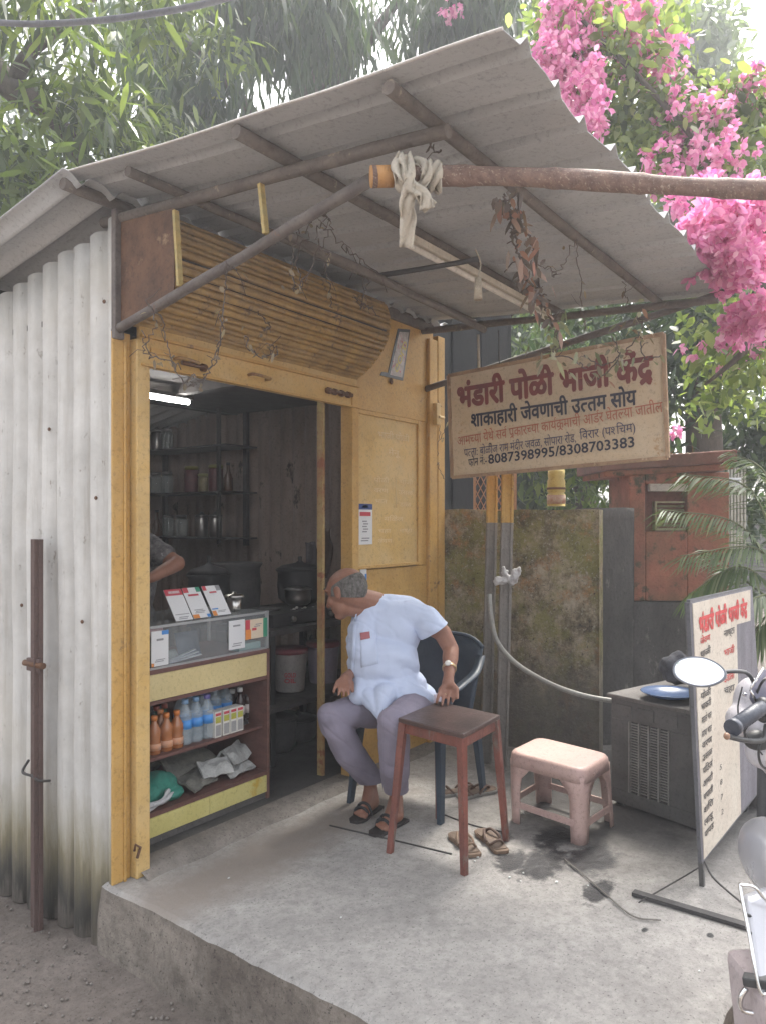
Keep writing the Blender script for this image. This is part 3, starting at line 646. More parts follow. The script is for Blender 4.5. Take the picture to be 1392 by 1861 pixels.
rag('cloth_tie', 'cream cloth strip knotted round the end of the bamboo pole', [ring(c1, .036, tilt=.02), ring(c3, .039, tilt=-.03), ring(c2, .036),
    [W(735, 285, 2.2), W(742, 310, 2.17), W(745, 335, 2.17), W(760, 350, 2.17), W(782, 378, 2.18)], [W(750, 345, 2.17), W(770, 352, 2.16), W(776, 380, 2.17)],
    [W(746, 330, 2.17), W(738, 370, 2.19), W(742, 400, 2.22), W(736, 450, 2.25)], [W(735, 330, 2.17), W(724, 300, 2.19), W(733, 285, 2.2)]], .036)
# ================================================================== walls and structures at right
def rough_block(name, label, cat, pts, z0, z1, thick, mat, amp=.012, parent=None, nx=26, nz=22):
    """wall with an uneven face: pts = two ground points, thickness away from the camera"""
    a, b_ = V(pts[0]), V(pts[1]); u = (b_ - a); L_ = u.length; u.normalize(); n_ = V((u.y, -u.x, 0))
    if n_.dot(CAM - a) < 0: n_ = -n_
    mb = MB(); vs = []
    for i in range(nx + 1):
        for j in range(nz + 1):
            p = a + u * (L_ * i / nx); zt = z1 + .012 * noise.noise(p * 4); p = V((p.x, p.y, z0 + (zt - z0) * j / nz))
            if 0 < i < nx and j < nz: p = p + n_ * amp * (noise.noise(p * 3) + .6 * noise.noise(p * 11) + .4 * noise.noise(p * 27))
            vs.append(p)
    k = nz + 1; f = [(i * k + j, (i + 1) * k + j, (i + 1) * k + j + 1, i * k + j + 1) for i in range(nx) for j in range(nz)]
    mb.add(vs, f, True); m = len(vs); bk = [v - n_ * thick for v in vs]; mb.v += [tuple(p) for p in bk]
    mb.f += [tuple(x + m for x in q[::-1]) for q in f]; mb.sm += [True] * len(f)
    for i in range(nx): mb.f.append((i * k + nz, (i + 1) * k + nz, (i + 1) * k + nz + m, i * k + nz + m)); mb.sm.append(False)
    for j in range(nz):
        for e in (0, nx * k): mb.f.append((e + j, e + j + 1, e + j + 1 + m, e + j + m)); mb.sm.append(False)
    if parent is not None: return mb.build(name, mat, parent)
    return tag(mb.build(name, mat, None, a), label, cat, kind='thing')
wA, wB = V((2.47, .02, 0)), V((2.68, -1.0, 0))
rough_block('mossy_wall', 'low mossy stained plaster wall behind the two sign posts', 'wall', (wA, wB), -.02, 1.545, .16, mossy)
mb = MB(); g = (wB - wA).normalized()
rough_block('plaster_pillar', 'dark grey plaster pillar between the mossy wall and the red masonry box', 'pillar', (G(1.40, 5.05, 0), G(1.66, 5.1, 0)), -.02, 1.56, .3, plaster_dk)
# terracotta masonry box with cornice, niche and grille window
TB = thing('masonry_box', 'terracotta painted masonry box with flat cornice and a framed niche', 'masonry box', G(2.0, 5.8, 0))
tz = lambda v_, d: 1.46 + (950 - v_) / FPX * d
def fbox(mb, u0, u1, v0, v1, d0, d1):
    """box between sight lines measured at its front depth d0"""
    r0, r1 = (u0 - 696) / FPX * d0, (u1 - 696) / FPX * d0; zb, zt = tz(v1, d0), tz(v0, d0); return mb.obox(G(r0, d0, zb), R * (r1 - r0), F * (d1 - d0), Z_ * (zt - zb))
mb = MB(); fbox(mb, 1143, 1172, 858, 1092, 5.4, 5.9); fbox(mb, 1248, 1325, 858, 1092, 5.4, 5.9); fbox(mb, 1172, 1248, 966, 1092, 5.4, 5.9); fbox(mb, 1172, 1248, 858, 880, 5.4, 5.9); mb.build('wall', terracotta, TB, bevel=.008)
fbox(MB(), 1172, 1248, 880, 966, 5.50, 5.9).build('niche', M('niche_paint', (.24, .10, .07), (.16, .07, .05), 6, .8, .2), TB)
fbox(MB(), 1180, 1250, 879, 893, 5.38, 5.42).build('lintel', M('niche_lintel', (.5, .45, .4), (.35, .3, .26), 9), TB, bevel=.004)
mb = MB(); fbox(mb, 1190, 1193, 913, 962, 5.44, 5.50); fbox(mb, 1245, 1248, 913, 962, 5.44, 5.50); fbox(mb, 1190, 1248, 911, 914, 5.44, 5.50); fbox(mb, 1190, 1248, 960, 964, 5.44, 5.50)
wf = mb.build('window_frame', M('niche_frame', (.36, .33, .2), (.28, .22, .12), 9), TB)
for j in range(6): fbox(MB(), 1194, 1244, 918 + j * 7, 922 + j * 7, 5.45, 5.48).build('slat', M('niche_slat%d' % j, (.22, .20, .09), (.13, .10, .05), 9), wf)
a = G(1.56, 5.45, 0); mb = MB()
P = [G((1092 - 696) / FPX * 5.4, 5.4, tz(856, 5.4)), G((1340 - 696) / FPX * 5.15, 5.15, tz(840, 5.15))]
mb.obox(P[0], P[1] - P[0], F * .7, Z_ * .085); mb.build('cornice', M('cornice_paint', (.25, .10, .08), (.15, .07, .055), 5, .8, .3, dust=((.11, .09, .06), .7)), TB, bevel=.01)
mb = MB(); mb.obox(P[0] + R * .03 - Z_ * .04 + F * .03, (P[1] - P[0]) * .96, F * .6, Z_ * .04); mb.build('moulding', terracotta, TB, bevel=.006)
mb = MB(); fbox(mb, 1120, 1335, 1093, 1400, 5.42, 5.9); mb.build('plinth', plaster_dk, TB, bevel=.01)
mb = MB()
for i in range(60):
    p = P[0].lerp(P[1], random.random()) + Z_ * .09 + F * random.uniform(0, .4); d = V(rnd(1)[0]); d.z *= .2; mb.beam(p, p + d.normalized() * .09, .006, .003)
tag(mb.build('dry_leaves', M('dry_leaf', (.3, .22, .12), (.15, .1, .05), 9), None), 'dry leaves and twigs lying on the masonry box cornice', 'litter', kind='stuff')

# shed with dark metal shutters far behind the sign, orange lattice gate, yellow tin on the wall
SH = thing('neighbour_shed', 'dark unlit neighbouring shed seen behind the sign board', 'shed', G(.9, 7.4, GZ))
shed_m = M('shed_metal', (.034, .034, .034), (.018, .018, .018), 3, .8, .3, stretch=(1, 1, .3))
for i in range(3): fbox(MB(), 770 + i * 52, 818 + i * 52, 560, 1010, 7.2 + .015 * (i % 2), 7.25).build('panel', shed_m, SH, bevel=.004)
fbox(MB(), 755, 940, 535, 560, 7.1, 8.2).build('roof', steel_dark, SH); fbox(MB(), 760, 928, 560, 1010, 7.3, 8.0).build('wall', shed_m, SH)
LG = thing('lattice_gate', 'faded orange lattice gate panel seen above the mossy wall', 'gate', W(875, 950, 5.9))
og = M('gate_orange', (.48, .26, .14), (.36, .17, .09), 9, .7, .2); mb = MB(); fbox(mb, 860, 864, 820, 930, 5.9, 5.93); fbox(mb, 934, 938, 820, 930, 5.9, 5.93); fbox(mb, 864, 934, 926, 930, 5.9, 5.93); mb.build('frame', og, LG)
mb = MB()
for i in range(-6, 8):
    a, b_ = W(864 + i * 11, 926, 5.91), W(864 + i * 11 + 50, 826, 5.91); c_, d_ = W(864 + i * 11 + 50, 926, 5.925), W(864 + i * 11, 826, 5.925)
    for p, q in ((a, b_), (c_, d_)):
        lo, hi = W(864, 0, 5.9), W(934, 0, 5.9); r0 = (p - CAM).dot(R); r1 = (q - CAM).dot(R); L0, L1 = (lo - CAM).dot(R), (hi - CAM).dot(R)
        f0 = max(0, min(1, ((L0 if r1 > r0 else L1) - r0) / (r1 - r0))); f1 = max(0, min(1, ((L1 if r1 > r0 else L0) - r0) / (r1 - r0)))
        if f1 > f0 + .02: mb.beam(p.lerp(q, f0), p.lerp(q, f1), .012, .006)
tag(mb.build('lattice', og, LG), kind='stuff')
T_ = thing('painted_tin', 'round yellow painted tin standing on the mossy wall', 'tin', W(1010, 918, 5.0))
b0 = W(1010, 920, 5.0); k = 5.0 / FPX
MB().lathe([(.018 * k / k * 3.2, 0), (16 * k, .0), (16 * k, 22 * k), (13 * k, 24 * k), (16 * k, 26 * k), (16 * k, 46 * k), (14 * k, 50 * k), (15 * k, 54 * k), (15 * k, 66 * k)], b0, 20).build('body', M('tin_yellow', (.55, .42, .12), (.4, .3, .1), 8, .5, .1), T_)
MB().lathe([(16.6 * k, 4 * k), (16.6 * k, 20 * k)], b0, 20).build('label_band', M('tin_band', (.45, .38, .28), (.30, .08, .06), 30, .5, 0), T_)
MB().lathe([(16.8 * k, 30 * k), (17.2 * k, 32 * k), (16.8 * k, 34 * k)], b0, 20).build('hoop', rust, T_)

# ================================================================== sign on two posts
pX = onZ(885, 1392); Xs = 1.62
sx_plane = onX(818, 870, .0)
S0, S1 = G((815 - 696) / FPX * 4.45, 4.45, 0), G((1209 - 696) / FPX * 3.72, 3.72, 0)
nrm = (S1 - S0).cross(Z_).normalized(); nrm = nrm if nrm.dot(CAM - S0) > 0 else -nrm
q = [onP(u, v_, S0, nrm) for u, v_ in ((822, 868), (1213, 832), (1205, 607), (815, 683))]
SG = thing('shop_sign', 'cream hand painted sign board with red and black lettering on posts', 'sign', (q[0] + q[1]) / 2)
sign_m = M('sign_cream', (.56, .45, .32), (.48, .37, .25), 2.5, .55, .1, spots=((.34, .19, .08), .63, 6), dust=((.50, .33, .16), .55))
sb = MB().prism([p for p in q], -nrm * .012).build('board', sign_m, SG, bevel=.002)
mb = MB()
for i in range(4):
    a, b_ = q[i], q[(i + 1) % 4]; mb.beam(a + nrm * .002, b_ + nrm * .002, .018, .020, nrm)
mb.build('frame', M('sign_frame', (.40, .27, .16), (.22, .13, .08), 6, .7, .3, spots=((.55, .42, .28), .6, 14)), SG)
def on_sign(u, v_, off=.004): return onP(u, v_, S0 + nrm * off, nrm)
def sign_line(name, seq, L_, R_, hpx, mat, bold=.02, off=.004, jit=.02, parent=SG):
    """L_, R_ are the ends of the baseline"""
    a, b_ = on_sign(*L_, off), on_sign(*R_, off); u = (b_ - a); ln = u.length; u.normalize(); v_ = nrm.cross(u)
    if v_.z < 0: v_ = -v_
    top = on_sign(L_[0], L_[1] - hpx, off); h = (top - a).length
    mb = MB(); text_on(mb, seq, a, u, v_, ln, h, bold, jit); return mb.build(name, mat, parent)
paint_red = M('sign_red', (.22, .045, .035), (.13, .035, .035), 12, .6, 0, spots=((.34, .22, .16), .68, 30))
paint_black = M('sign_black', (.035, .032, .05), (.02, .02, .03), 12, .6, 0, spots=((.3, .25, .2), .70, 30))
paint_orange = M('sign_orange', (.42, .13, .07), (.34, .12, .07), 12, .6, 0); paint_blue = M('sign_blue', (.09, .07, .10), (.05, .05, .09), 12, .6, 0)
sign_line('heading', ["भंडारी पोळी भाजी कें", ('rk', "द")], (832, 741), (1186, 688), 34, paint_red, .045)
sign_line('subheading', ["शाकाहारी जेवणाची उ", ('h', 'त'), "तम सोय"], (856, 776), (1156, 735), 22, paint_black, .028)
sign_line('order_line', ["आम", ('h', 'च'), "या येथे स", ('rp', 'व'), " ", ('rk', 'प'), "कार", ('h', 'च'), "या का", ('rp', 'य'), ('rk', 'क'), "माची आ", ('rp', 'ड'), "र घेत", ('h', 'ल'), "या जातील"], (831, 810), (1204, 748), 15, paint_orange, .004)
sign_line('address', ["प", ('h', 'त'), "ता: बोळींज राम मंदीर जवळ, सोपारा रोड,"], (843, 830), (1046, 803), 13, paint_blue, .004)
sign_line('address', ["िवरार (प", ('h', 'श'), "िचम)"], (1053, 799), (1154, 784), 14, paint_blue, .004)
sign_line('phone_word', "फोन नं:-", (851, 848), (884, 843), 13, paint_black, .008)
sign_line('phone_number', "8087398995/8308703383", (887, 843), (1152, 812), 15, paint_black, .018)
sign_line('top_word', "॥ श्री ॥", (958, 668), (1024, 658), 7, paint_orange, 0) if False else None
# posts
post_y = M('post_yellow', (.50, .31, .08), (.36, .2, .06), 6, .6, .2, spots=((.16, .09, .06), .58, 9)); post_g = M('post_grey', (.22, .20, .18), (.15, .135, .12), 6, .8, .3, spots=((.33, .31, .29), .62, 12))
def sign_post(u_top, u_mid, u_bot, vb, wd, d, label, dk):
    base = onZ(u_bot, vb); dd = (base - CAM).dot(F); mid = W(u_mid, 950, dd); top = W(u_top, 720, dd)
    t = thing('sign_post', label, 'post', base, 'posts under the sign board')
    for nm, a, b_, m_ in (('post_foot', base - Z_ * .01, mid, post_g), ('post_upper', mid, top, post_y)):
        s = R * wd; MB().obox(a - s / 2, s, F * .03, b_ - a).build(nm, m_, t, bevel=.003)
        MB().obox(a - s / 2 - F * .012, s * .22, F * .012, b_ - a).build('flange', m_, t, bevel=.002); MB().obox(a + s / 2 - s * .22 - F * .012, s * .22, F * .012, b_ - a).build('flange', m_, t, bevel=.002)
    return dd
d1 = sign_post(895, 893, 882, 1388, .065, 0, 'left grey post with yellow top holding up the sign board', 1)
d2 = sign_post(925, 921, 910, 1400, .07, 0, 'right pale post with yellow top holding up the sign board', 1)
PB = []
for (u, v_, dd) in ((912, 1035, 4.42), (930, 1045, 4.38), (944, 1050, 4.38)): PB.append(W(u, v_, dd))
mb = MB(); ellipsoid(mb, W(934, 1048, 4.36), R * .032, F * .02, Z_ * .055 + R * .02); ellipsoid(mb, W(909, 1056, 4.36), R * .038, F * .02, Z_ * .028); ellipsoid(mb, W(918, 1044, 4.36), R * .02, F * .02, Z_ * .045 - R * .02)
bag = thing('plastic_bag', 'crumpled whitish plastic bag tied to the sign posts', 'bag', PB[0])
blob('bag_body', mb, M('bag_m', (.48, .46, .45), (.3, .28, .27), 10, .4, .5, bscale=25), bag, .006, 2, lambda p, n_: .020 * (noise.noise(p * 34) + .6 * abs(noise.noise(p * 60)) - .2))
# drain hose
hp = [W(888, 1080, 4.40), W(893, 1130, 4.38), W(905, 1170, 4.36), W(940, 1208, 4.34), W(1000, 1243, 4.3), W(1060, 1264, 4.25), W(1125, 1276, 4.2)]
solo(MB().tube(curve_pts(hp, 8), .0135, 10), 'water_hose', M('hose', (.27, .265, .24), (.2, .19, .17), 8, .5, .1), 'grey plastic hose sagging from the sign post to the cooler', 'hose', hp[0])

# ================================================================== air cooler cabinet and plate
B0, B1 = onZ(1108, 1452), onZ(1262, 1512); B1 = G((1264 - 696) / FPX * 3.62, 3.62, 0); B0 = G((1110 - 696) / FPX * 4.0, 4.0, 0)
bu = (B1 - B0); bl = bu.length; bu.normalize(); bn = bu.cross(Z_); bn = bn if bn.dot(F) > 0 else -bn
AC = thing('air_cooler', 'dark grey metal cabinet with slotted grille and rusty lid', 'cooler', B0)
gm = M('cabinet_grey', (.105, .10, .097), (.07, .067, .064), 4, .7, .25, spots=((.19, .18, .17), .66, 9), dust=((.15, .14, .13), .6))
def cab(x0, x1, y0, y1, z0, z1): return MB().obox(B0 + bu * x0 + bn * y0 + Z_ * z0, bu * (x1 - x0), bn * (y1 - y0), Z_ * (z1 - z0))
H_ = .555; g0, g1 = .23 * bl, .70 * bl
cab(0, bl, .02, .5, .02, H_).build('body', gm, AC, bevel=.006)
cab(0, bl, .0, .02, .02, .09).build('front_panel', gm, AC, bevel=.003); cab(0, g0, .0, .02, .09, .45).build('front_panel', gm, AC, bevel=.003); cab(g1, bl, .0, .02, .09, .45).build('front_panel', gm, AC, bevel=.003)
cab(0, bl, .0, .02, .45, H_).build('front_panel', gm, AC, bevel=.003); cab(-.015, bl + .015, -.02, .52, H_ + .002, H_ + .022).build('lid', M('lid_m', (.16, .15, .14), (.1, .09, .085), 5, .7, .3, spots=((.22, .14, .10), .6, 8)), AC, bevel=.004)
gr = cab(g0, g1, .012, .018, .09, .45).build('grille', black_m, AC)
slm = M('grille_slat', (.24, .235, .22), (.16, .15, .14), 8, .6, .1)
for i in range(5): cab(g0 + (g1 - g0) * (i / 4) - .004, g0 + (g1 - g0) * (i / 4) + .004, -.004, .012, .09, .45).build('bar', slm, gr)
for j in range(26): z = .10 + j * .0135; cab(g0, g1, .0, .010, z, z + .0055).build('slat', slm, gr)
for i in range(3): cab(.03 + i * .27 * bl, .03 + i * .27 * bl + .2 * bl, -.006, .0, .47, .53).build('embossed_panel', gm, AC, bevel=.003)
for i in range(2):
    for j in range(2): cab(.01 + i * (bl - .05), .05 + i * (bl - .05), .03 + j * .4, .07 + j * .4, 0, .02).build('foot', black_m, AC)
pc = W(1216, 1262, 3.85); pc.z = H_ + .045
PL = thing('blue_plate', 'shallow blue enamel plate lying on top of the grey cabinet', 'plate', pc)
MB().lathe([(.01, -.014), (.07, -.014), (.12, .004), (.135, .014), (.14, .016), (.136, .019), (.118, .009), (.07, -.008), (.0, -.008)], pc, 32).build('plate', flat('enamel_blue', (.10, .16, .30), .25), PL)
# heap behind the cabinet: bowl and rag
pc2 = W(1230, 1215, 4.15); mb = MB(); ellipsoid(mb, pc2, R * .09, F * .07, Z_ * .09)
hb = thing('cloth_bundle', 'dark bluish cloth bundle behind the grey cabinet', 'bundle', pc2)
blob('cloth', mb, M('bundle', (.11, .11, .125), (.055, .055, .065), 30, .9, .5), hb, .010, 2, lambda p, n_: .02 * noise.noise(p * 20))
MB().obox(G(1.36, 4.2, 0), R * .85, F * .5, Z_ * .50).build('crate', plaster_dk, hb) if False else None
cab(.0, bl + .1, .54, .95, .0, .50).build('rear_counter', plaster_dk, AC)

# ================================================================== menu board
M0, M1 = G((1266 - 696) / FPX * 3.0, 3.0, 0), G((1378 - 696) / FPX * 3.85, 3.85, 0)
mn = (M1 - M0).cross(Z_).normalized(); mn = mn if mn.dot(CAM - M0) > 0 else -mn
def on_m(u, v_, off=0): return onP(u, v_, M0 + mn * off, mn)
MBD = thing('menu_board', 'tall standing menu board with red heading and long handwritten list', 'menu board', M0)
mq = [on_m(1276, 1566), on_m(1389, 1424), on_m(1366, 1069), on_m(1254, 1095)]
MB().prism(mq, -mn * .016).build('backing', M('board_back', (.20, .19, .22), (.13, .125, .14), 5, .8, .3, stretch=(3, 3, .5)), MBD, bevel=.002)
paper = M('menu_paper', (.58, .535, .46), (.46, .41, .345), 3, .8, .1, spots=((.42, .35, .30), .64, 6), dust=((.50, .40, .33), .5))
pq = [on_m(1279, 1562, .003), on_m(1346, 1478, .003), on_m(1338, 1135, .003), on_m(1363, 1128, .003), on_m(1363, 1072, .003), on_m(1258, 1097, .003)]
MB().prism(pq, -mn * .0025).build('menu_sheet', paper, MBD)
mb = MB()
for i in range(4): mb.beam(mq[i] - mn * .008, mq[(i + 1) % 4] - mn * .008, .02, .014, mn)
mb.build('frame', M('board_frame', (.14, .14, .15), (.08, .08, .09), 6, .6, .2), MBD)
menu_red = flat('menu_red', (.50, .05, .05), .7); menu_ink = flat('menu_ink', (.07, .065, .065), .7)
def mline(name, seq, L_, R_, hpx, mat, bold=.01, off=.0045):
    a, b_ = on_m(*L_, off), on_m(*R_, off); u = b_ - a; ln = u.length; u.normalize(); v_ = mn.cross(u); v_ = v_ if v_.z > 0 else -v_
    h = (on_m(L_[0], L_[1] - hpx, off) - a).length; mb = MB(); text_on(mb, seq, a, u, v_, ln, h, bold, .03); mb.build(name, mat, MBD)
mline('heading', ["भंडारी पोळी भाजी कें", ('rk', 'द')], (1270, 1151), (1357, 1118), 27, menu_red, .05)
for i, (s_, v_) in enumerate((("जेवण", 1172), ("थाळी", 1196), ("पोळी", 1272), ("भाकरी", 1292), ("मसाले भात", 1316), ("साधा भात", 1341), ("वरण", 1362), ("उसळ", 1385), ("पिठलं", 1408), ("आमटी", 1432), ("चपाती", 1456), ("शिरा", 1480), ("लाडू", 1503), ("पापड", 1524))):
    mline('menu_item', s_, (1272 + i * .6, v_), (1290 + i * .5, v_ - 9 - i * .9), 11, menu_red if i == 0 else menu_ink, .012)
for i, (s_, v_) in enumerate((("नाष्टा", 1158), ("भाजी", 1193), ("इडली", 1240), ("चहा", 1262))): mline('menu_item', s_, (1315, v_), (1334, v_ - 8), 11, menu_red if i in (1, 2) else menu_ink, .012)
for i in range(4): mline('price', str((5, 8, 7, 2)[i]), (1307 + i, 1400 + i * 27), (1311 + i, 1398 + i * 27), 9, menu_ink, .0)
lg = M('board_leg', (.13, .125, .12), (.07, .07, .07), 6, .7, .2)
for (p0, u, v_) in ((mq[3], 1281, 1640), (mq[2], 1391, 1500)):
    ft = on_m(u, v_); ft.z = .0; MB().beam(p0 - mn * .012, ft - mn * .012, .018, .018, mn).build('leg', lg, MBD)
MB().beam(onZ(1150, 1622, .010), onZ(1420, 1702, .010), .035, .014).build('foot_rail', steel_dark, None, origin=onZ(1150, 1622)); fr_ = bpy.data.objects['foot_rail']; tag(fr_, 'dark flat iron bar lying on the cement in front of the menu board', 'bar')
solo(MB().tube(curve_pts([on_m(1279, 1566), onZ(1300, 1600, .06), onZ(1375, 1665, .01), onZ(1450, 1740, .005)], 6), .004, 6), 'tie_rope', wire_m, 'thin dark rope running from the menu board corner over the floor', 'rope', onZ(1300, 1600))
solo(MB().tube(curve_pts([onZ(1025, 1562, .008), onZ(1060, 1590, .008), onZ(1100, 1625, .008), onZ(1150, 1665, .008), onZ(1200, 1672, .008)], 6), .0032, 6), 'floor_cable', M('cable_pale', (.22, .2, .18), (.12, .11, .1), 9), 'pale dirty cable lying across the spill beside the pink stool', 'cable', onZ(1025, 1562))
solo(MB().tube(curve_pts([onZ(600, 1500, .003), onZ(720, 1528, .003), onZ(820, 1552, .003)], 6), .004, 6), 'floor_cable', wire_m, 'dark thin cable on the cement under the wooden stool', 'cable', onZ(720, 1528))
solo(MB().tube(curve_pts([onZ(800, 1478, .003), onZ(860, 1500, .003), onZ(915, 1512, .003)], 6), .004, 6), 'floor_cable', wire_m, 'short dark cable between the wooden stool legs and the pink stool', 'cable', onZ(860, 1500))
solo(MB().tube(curve_pts([onZ(1160, 1640, .01), onZ(1230, 1600, .02), onZ(1272, 1575, .05)], 6), .003, 6), 'tie_rope', wire_m, 'thin dark string slanting from the floor bar to the menu board foot', 'rope', onZ(1230, 1600))

# ================================================================== stools
def wooden_stool():
    A, B, C = onZ(840, 1333, .58), onZ(726, 1304, .58), onZ(905, 1299, .58); D = B + C - A
    cs = [A, B, D, C]; ctr = (A + D) / 2; t = thing('wooden_stool', 'tall reddish brown wooden stool with thin splayed legs', 'stool', V((ctr.x, ctr.y, 0)))
    top = M('stool_top', (.10, .062, .055), (.06, .04, .037), 5, .35, .2, spots=((.22, .15, .12), .64, 10)); lm = M('stool_leg', (.22, .075, .055), (.11, .045, .036), 8, .5, .25, spots=((.16, .13, .11), .56, 12), stretch=(1, 1, .35))
    MB().prism([p + (p - V((ctr.x, ctr.y, .58))).normalized() * .008 for p in cs], -Z_ * .022).build('seat', top, t, bevel=.005)
    ft = [onZ(843, 1590), onZ(708, 1550), onZ(797, 1488), onZ(919, 1528)]
    for i in range(4):
        a = cs[i].lerp(ctr, .07) - Z_ * .02; a.z = .56; f_ = ft[i] if i != 2 else ft[2]
        u = (cs[(i + 1) % 4] - cs[i]).normalized(); d = f_ - a; w_ = u.cross(Z_).normalized()
        vs = []
        for p, s in ((a, .034), (f_, .026)): vs += [p + (u * x + w_ * y) * s / 2 for x, y in ((-1, -1), (1, -1), (1, 1), (-1, 1))]
        MB().add(vs, [(0, 1, 2, 3), (7, 6, 5, 4), (0, 4, 5, 1), (1, 5, 6, 2), (2, 6, 7, 3), (3, 7, 4, 0)]).build('leg', lm, t, bevel=.003)
        b_ = cs[(i + 1) % 4].lerp(ctr, .07); b_.z = .535; a2 = a.copy(); a2.z = .535
        MB().beam(a2, b_, .016, .045).build('apron', lm, t, bevel=.002)
    return t
wooden_stool()
def plastic_stool():
    L_, Fr, Rt = onZ(925, 1366, .335), onZ(1058, 1402, .335), onZ(1107, 1372, .335); Bk = L_ + Rt - Fr
    T = [Fr, L_, Bk, Rt]; ctr = (Fr + Bk) / 2; ctr = V((ctr.x, ctr.y, 0))
    ft = [onZ(1057, 1539), onZ(926, 1492), onZ(984, 1455), onZ(1118, 1497)]
    t = thing('plastic_stool', 'low pink plastic stool with thick moulded legs and side rails', 'stool', ctr)
    pm = M('pink_plastic', (.56, .39, .35), (.47, .32, .29), 3, .45, .05, dust=((.38, .27, .22), .6))
    mb = MB(); z1 = .335
    # top slab: rounded outline, slightly domed
    def rrect(P, z, ins, k=5, r=.16):
        o_ = []; c = sum((V((p.x, p.y, 0)) for p in P), V((0, 0, 0))) / 4
        Q = [c + (V((p.x, p.y, 0)) - c) * (1 - ins) for p in P]
        for i in range(4):
            p = Q[i]; a = Q[i - 1]; b_ = Q[(i + 1) % 4]
            for j in range(k + 1):
                s = j / k; A1 = p.lerp(a, r); B1 = p.lerp(b_, r * 1.0); o_.append((A1 * (1 - s) ** 2 + p * 2 * s * (1 - s) + B1 * s * s) + Z_ * z)
        return o_
    rings = [rrect(T, z1 - .062, -.040), rrect(T, z1 - .03, -.022), rrect(T, z1 - .010, -.008), rrect(T, z1 - .001, .03), rrect(T, z1, .09), rrect(T, z1 + .001, .5)]
    n = len(rings[0]); vs = sum(rings, []); mb.add(vs, [(i * n + j, i * n + (j + 1) % n, (i + 1) * n + (j + 1) % n, (i + 1) * n + j) for i in range(5) for j in range(n)] + [tuple(5 * n + j for j in range(n))], True)
    s_ = mb.build('seat', pm, t); so_ = s_.modifiers.new('s', 'SOLIDIFY'); so_.thickness = .006; so_.offset = -1
    ztop = z1 - .045
    at = lambda i, z: (V((T[i].x, T[i].y, 0)) - ctr) * 1.03 * (1 - (z1 - z) / z1) + ctr + (V((ft[i].x, ft[i].y, 0)) - ctr) * ((z1 - z) / z1)
    for i in range(4):
        pv, nx_ = (i - 1) % 4, (i + 1) % 4; rows = []
        for z, wk in ((.0, .058), (.06, .062), (.09, .064), (.18, .068), (.225, .078), (.25, .105), (ztop + .012, .15)):
            c = at(i, z); u = (at(nx_, z) - c).normalized(); v_ = (at(pv, z) - c).normalized()
            rows.append([c + v_ * wk + Z_ * z, c + v_ * wk * .45 + Z_ * z, c + (u + v_) * .010 + Z_ * z, c + u * wk * .45 + Z_ * z, c + u * wk + Z_ * z])
        mb = MB(); mb.add(sum(rows, []), [(r_ * 5 + k_, r_ * 5 + k_ + 1, (r_ + 1) * 5 + k_ + 1, (r_ + 1) * 5 + k_) for r_ in range(len(rows) - 1) for k_ in range(4)], True)
        lg_ = mb.build('leg', pm, t); so_ = lg_.modifiers.new('s', 'SOLIDIFY'); so_.thickness = .007; so_.offset = 0
        a, b_ = at(i, .10), at(nx_, .10); u = (b_ - a).normalized()
        MB().beam(a + u * .045 + Z_ * .092, b_ - u * .045 + Z_ * .092, .010, .032).build('rail', pm, t, bevel=.003)
        a, b_ = at(i, ztop), at(nx_, ztop)
        MB().beam(a + u * .1 + Z_ * (ztop - .003), b_ - u * .1 + Z_ * (ztop - .003), .007, .035).build('apron', pm, t, bevel=.002)
plastic_stool()

# ================================================================== sandals, litter
def sandal(p, ang, lab, mat_sole, mat_strap, grp='loose sandals on the platform'):
    t = thing('sandal', lab, 'sandal', p, grp); p = V(p); ca, sa = math.cos(ang), math.sin(ang); ux, uy = V((ca, sa, 0)), V((-sa, ca, 0))
    prof = [(-.13, .026), (-.12, .036), (-.08, .038), (-.03, .032), (.03, .040), (.08, .047), (.115, .038), (.132, .018)]
    poly = [p + ux * x + uy * y for x, y in prof] + [p + ux * x - uy * y for x, y in prof[::-1]]
    MB().prism([q_ + Z_ * .002 for q_ in poly], Z_ * .016).build('sole', mat_sole, t, bevel=.003)
    MB().prism([p + (q_ - p) * .88 + Z_ * .019 for q_ in poly], Z_ * .003).build('footbed', M('footbed', (.18, .12, .08), (.08, .06, .05), 20), t)
    for s_ in (-1, 1):
        P = curve_pts([p + ux * .08 + Z_ * .02, p + ux * .05 + uy * s_ * .015 + Z_ * .045, p + ux * .0 + uy * s_ * .034 + Z_ * .035, p - ux * .02 + uy * s_ * .036 + Z_ * .018], 5)
        MB().tube(P, .0065, 6).build('strap', mat_strap, t)
    P = curve_pts([p - ux * .06 + uy * .034 + Z_ * .018, p - ux * .09 + Z_ * .05, p - ux * .06 - uy * .034 + Z_ * .018], 5)
    MB().tube(P, .006, 6).build('strap', mat_strap, t)
    return t
so1, st1 = M('sole_tan', (.20, .13, .085), (.12, .08, .055), 9), M('strap_tan', (.26, .17, .11), (.15, .1, .07), 9)
so2, st2 = M('sole_grey', (.25, .24, .22), (.16, .15, .14), 9), M('strap_brown', (.14, .085, .06), (.08, .05, .04), 9)
fa = math.atan2(F.y, F.x)
sandal(onZ(843, 1538), fa + .25, 'tan sandal behind the front leg of the wooden stool', so1, st1); sandal(onZ(892, 1532), fa + .1 - .2 + .35, 'tan sandal just right of the front stool leg', so1, st2)
sandal(onZ(838, 1442), fa - 1.2, 'grey edged sandal lying behind the wooden stool, left one', so2, st2); sandal(onZ(868, 1444), fa - 1.0, 'grey edged sandal behind the wooden stool touching the wall side', so2, st2)
LT = MB()
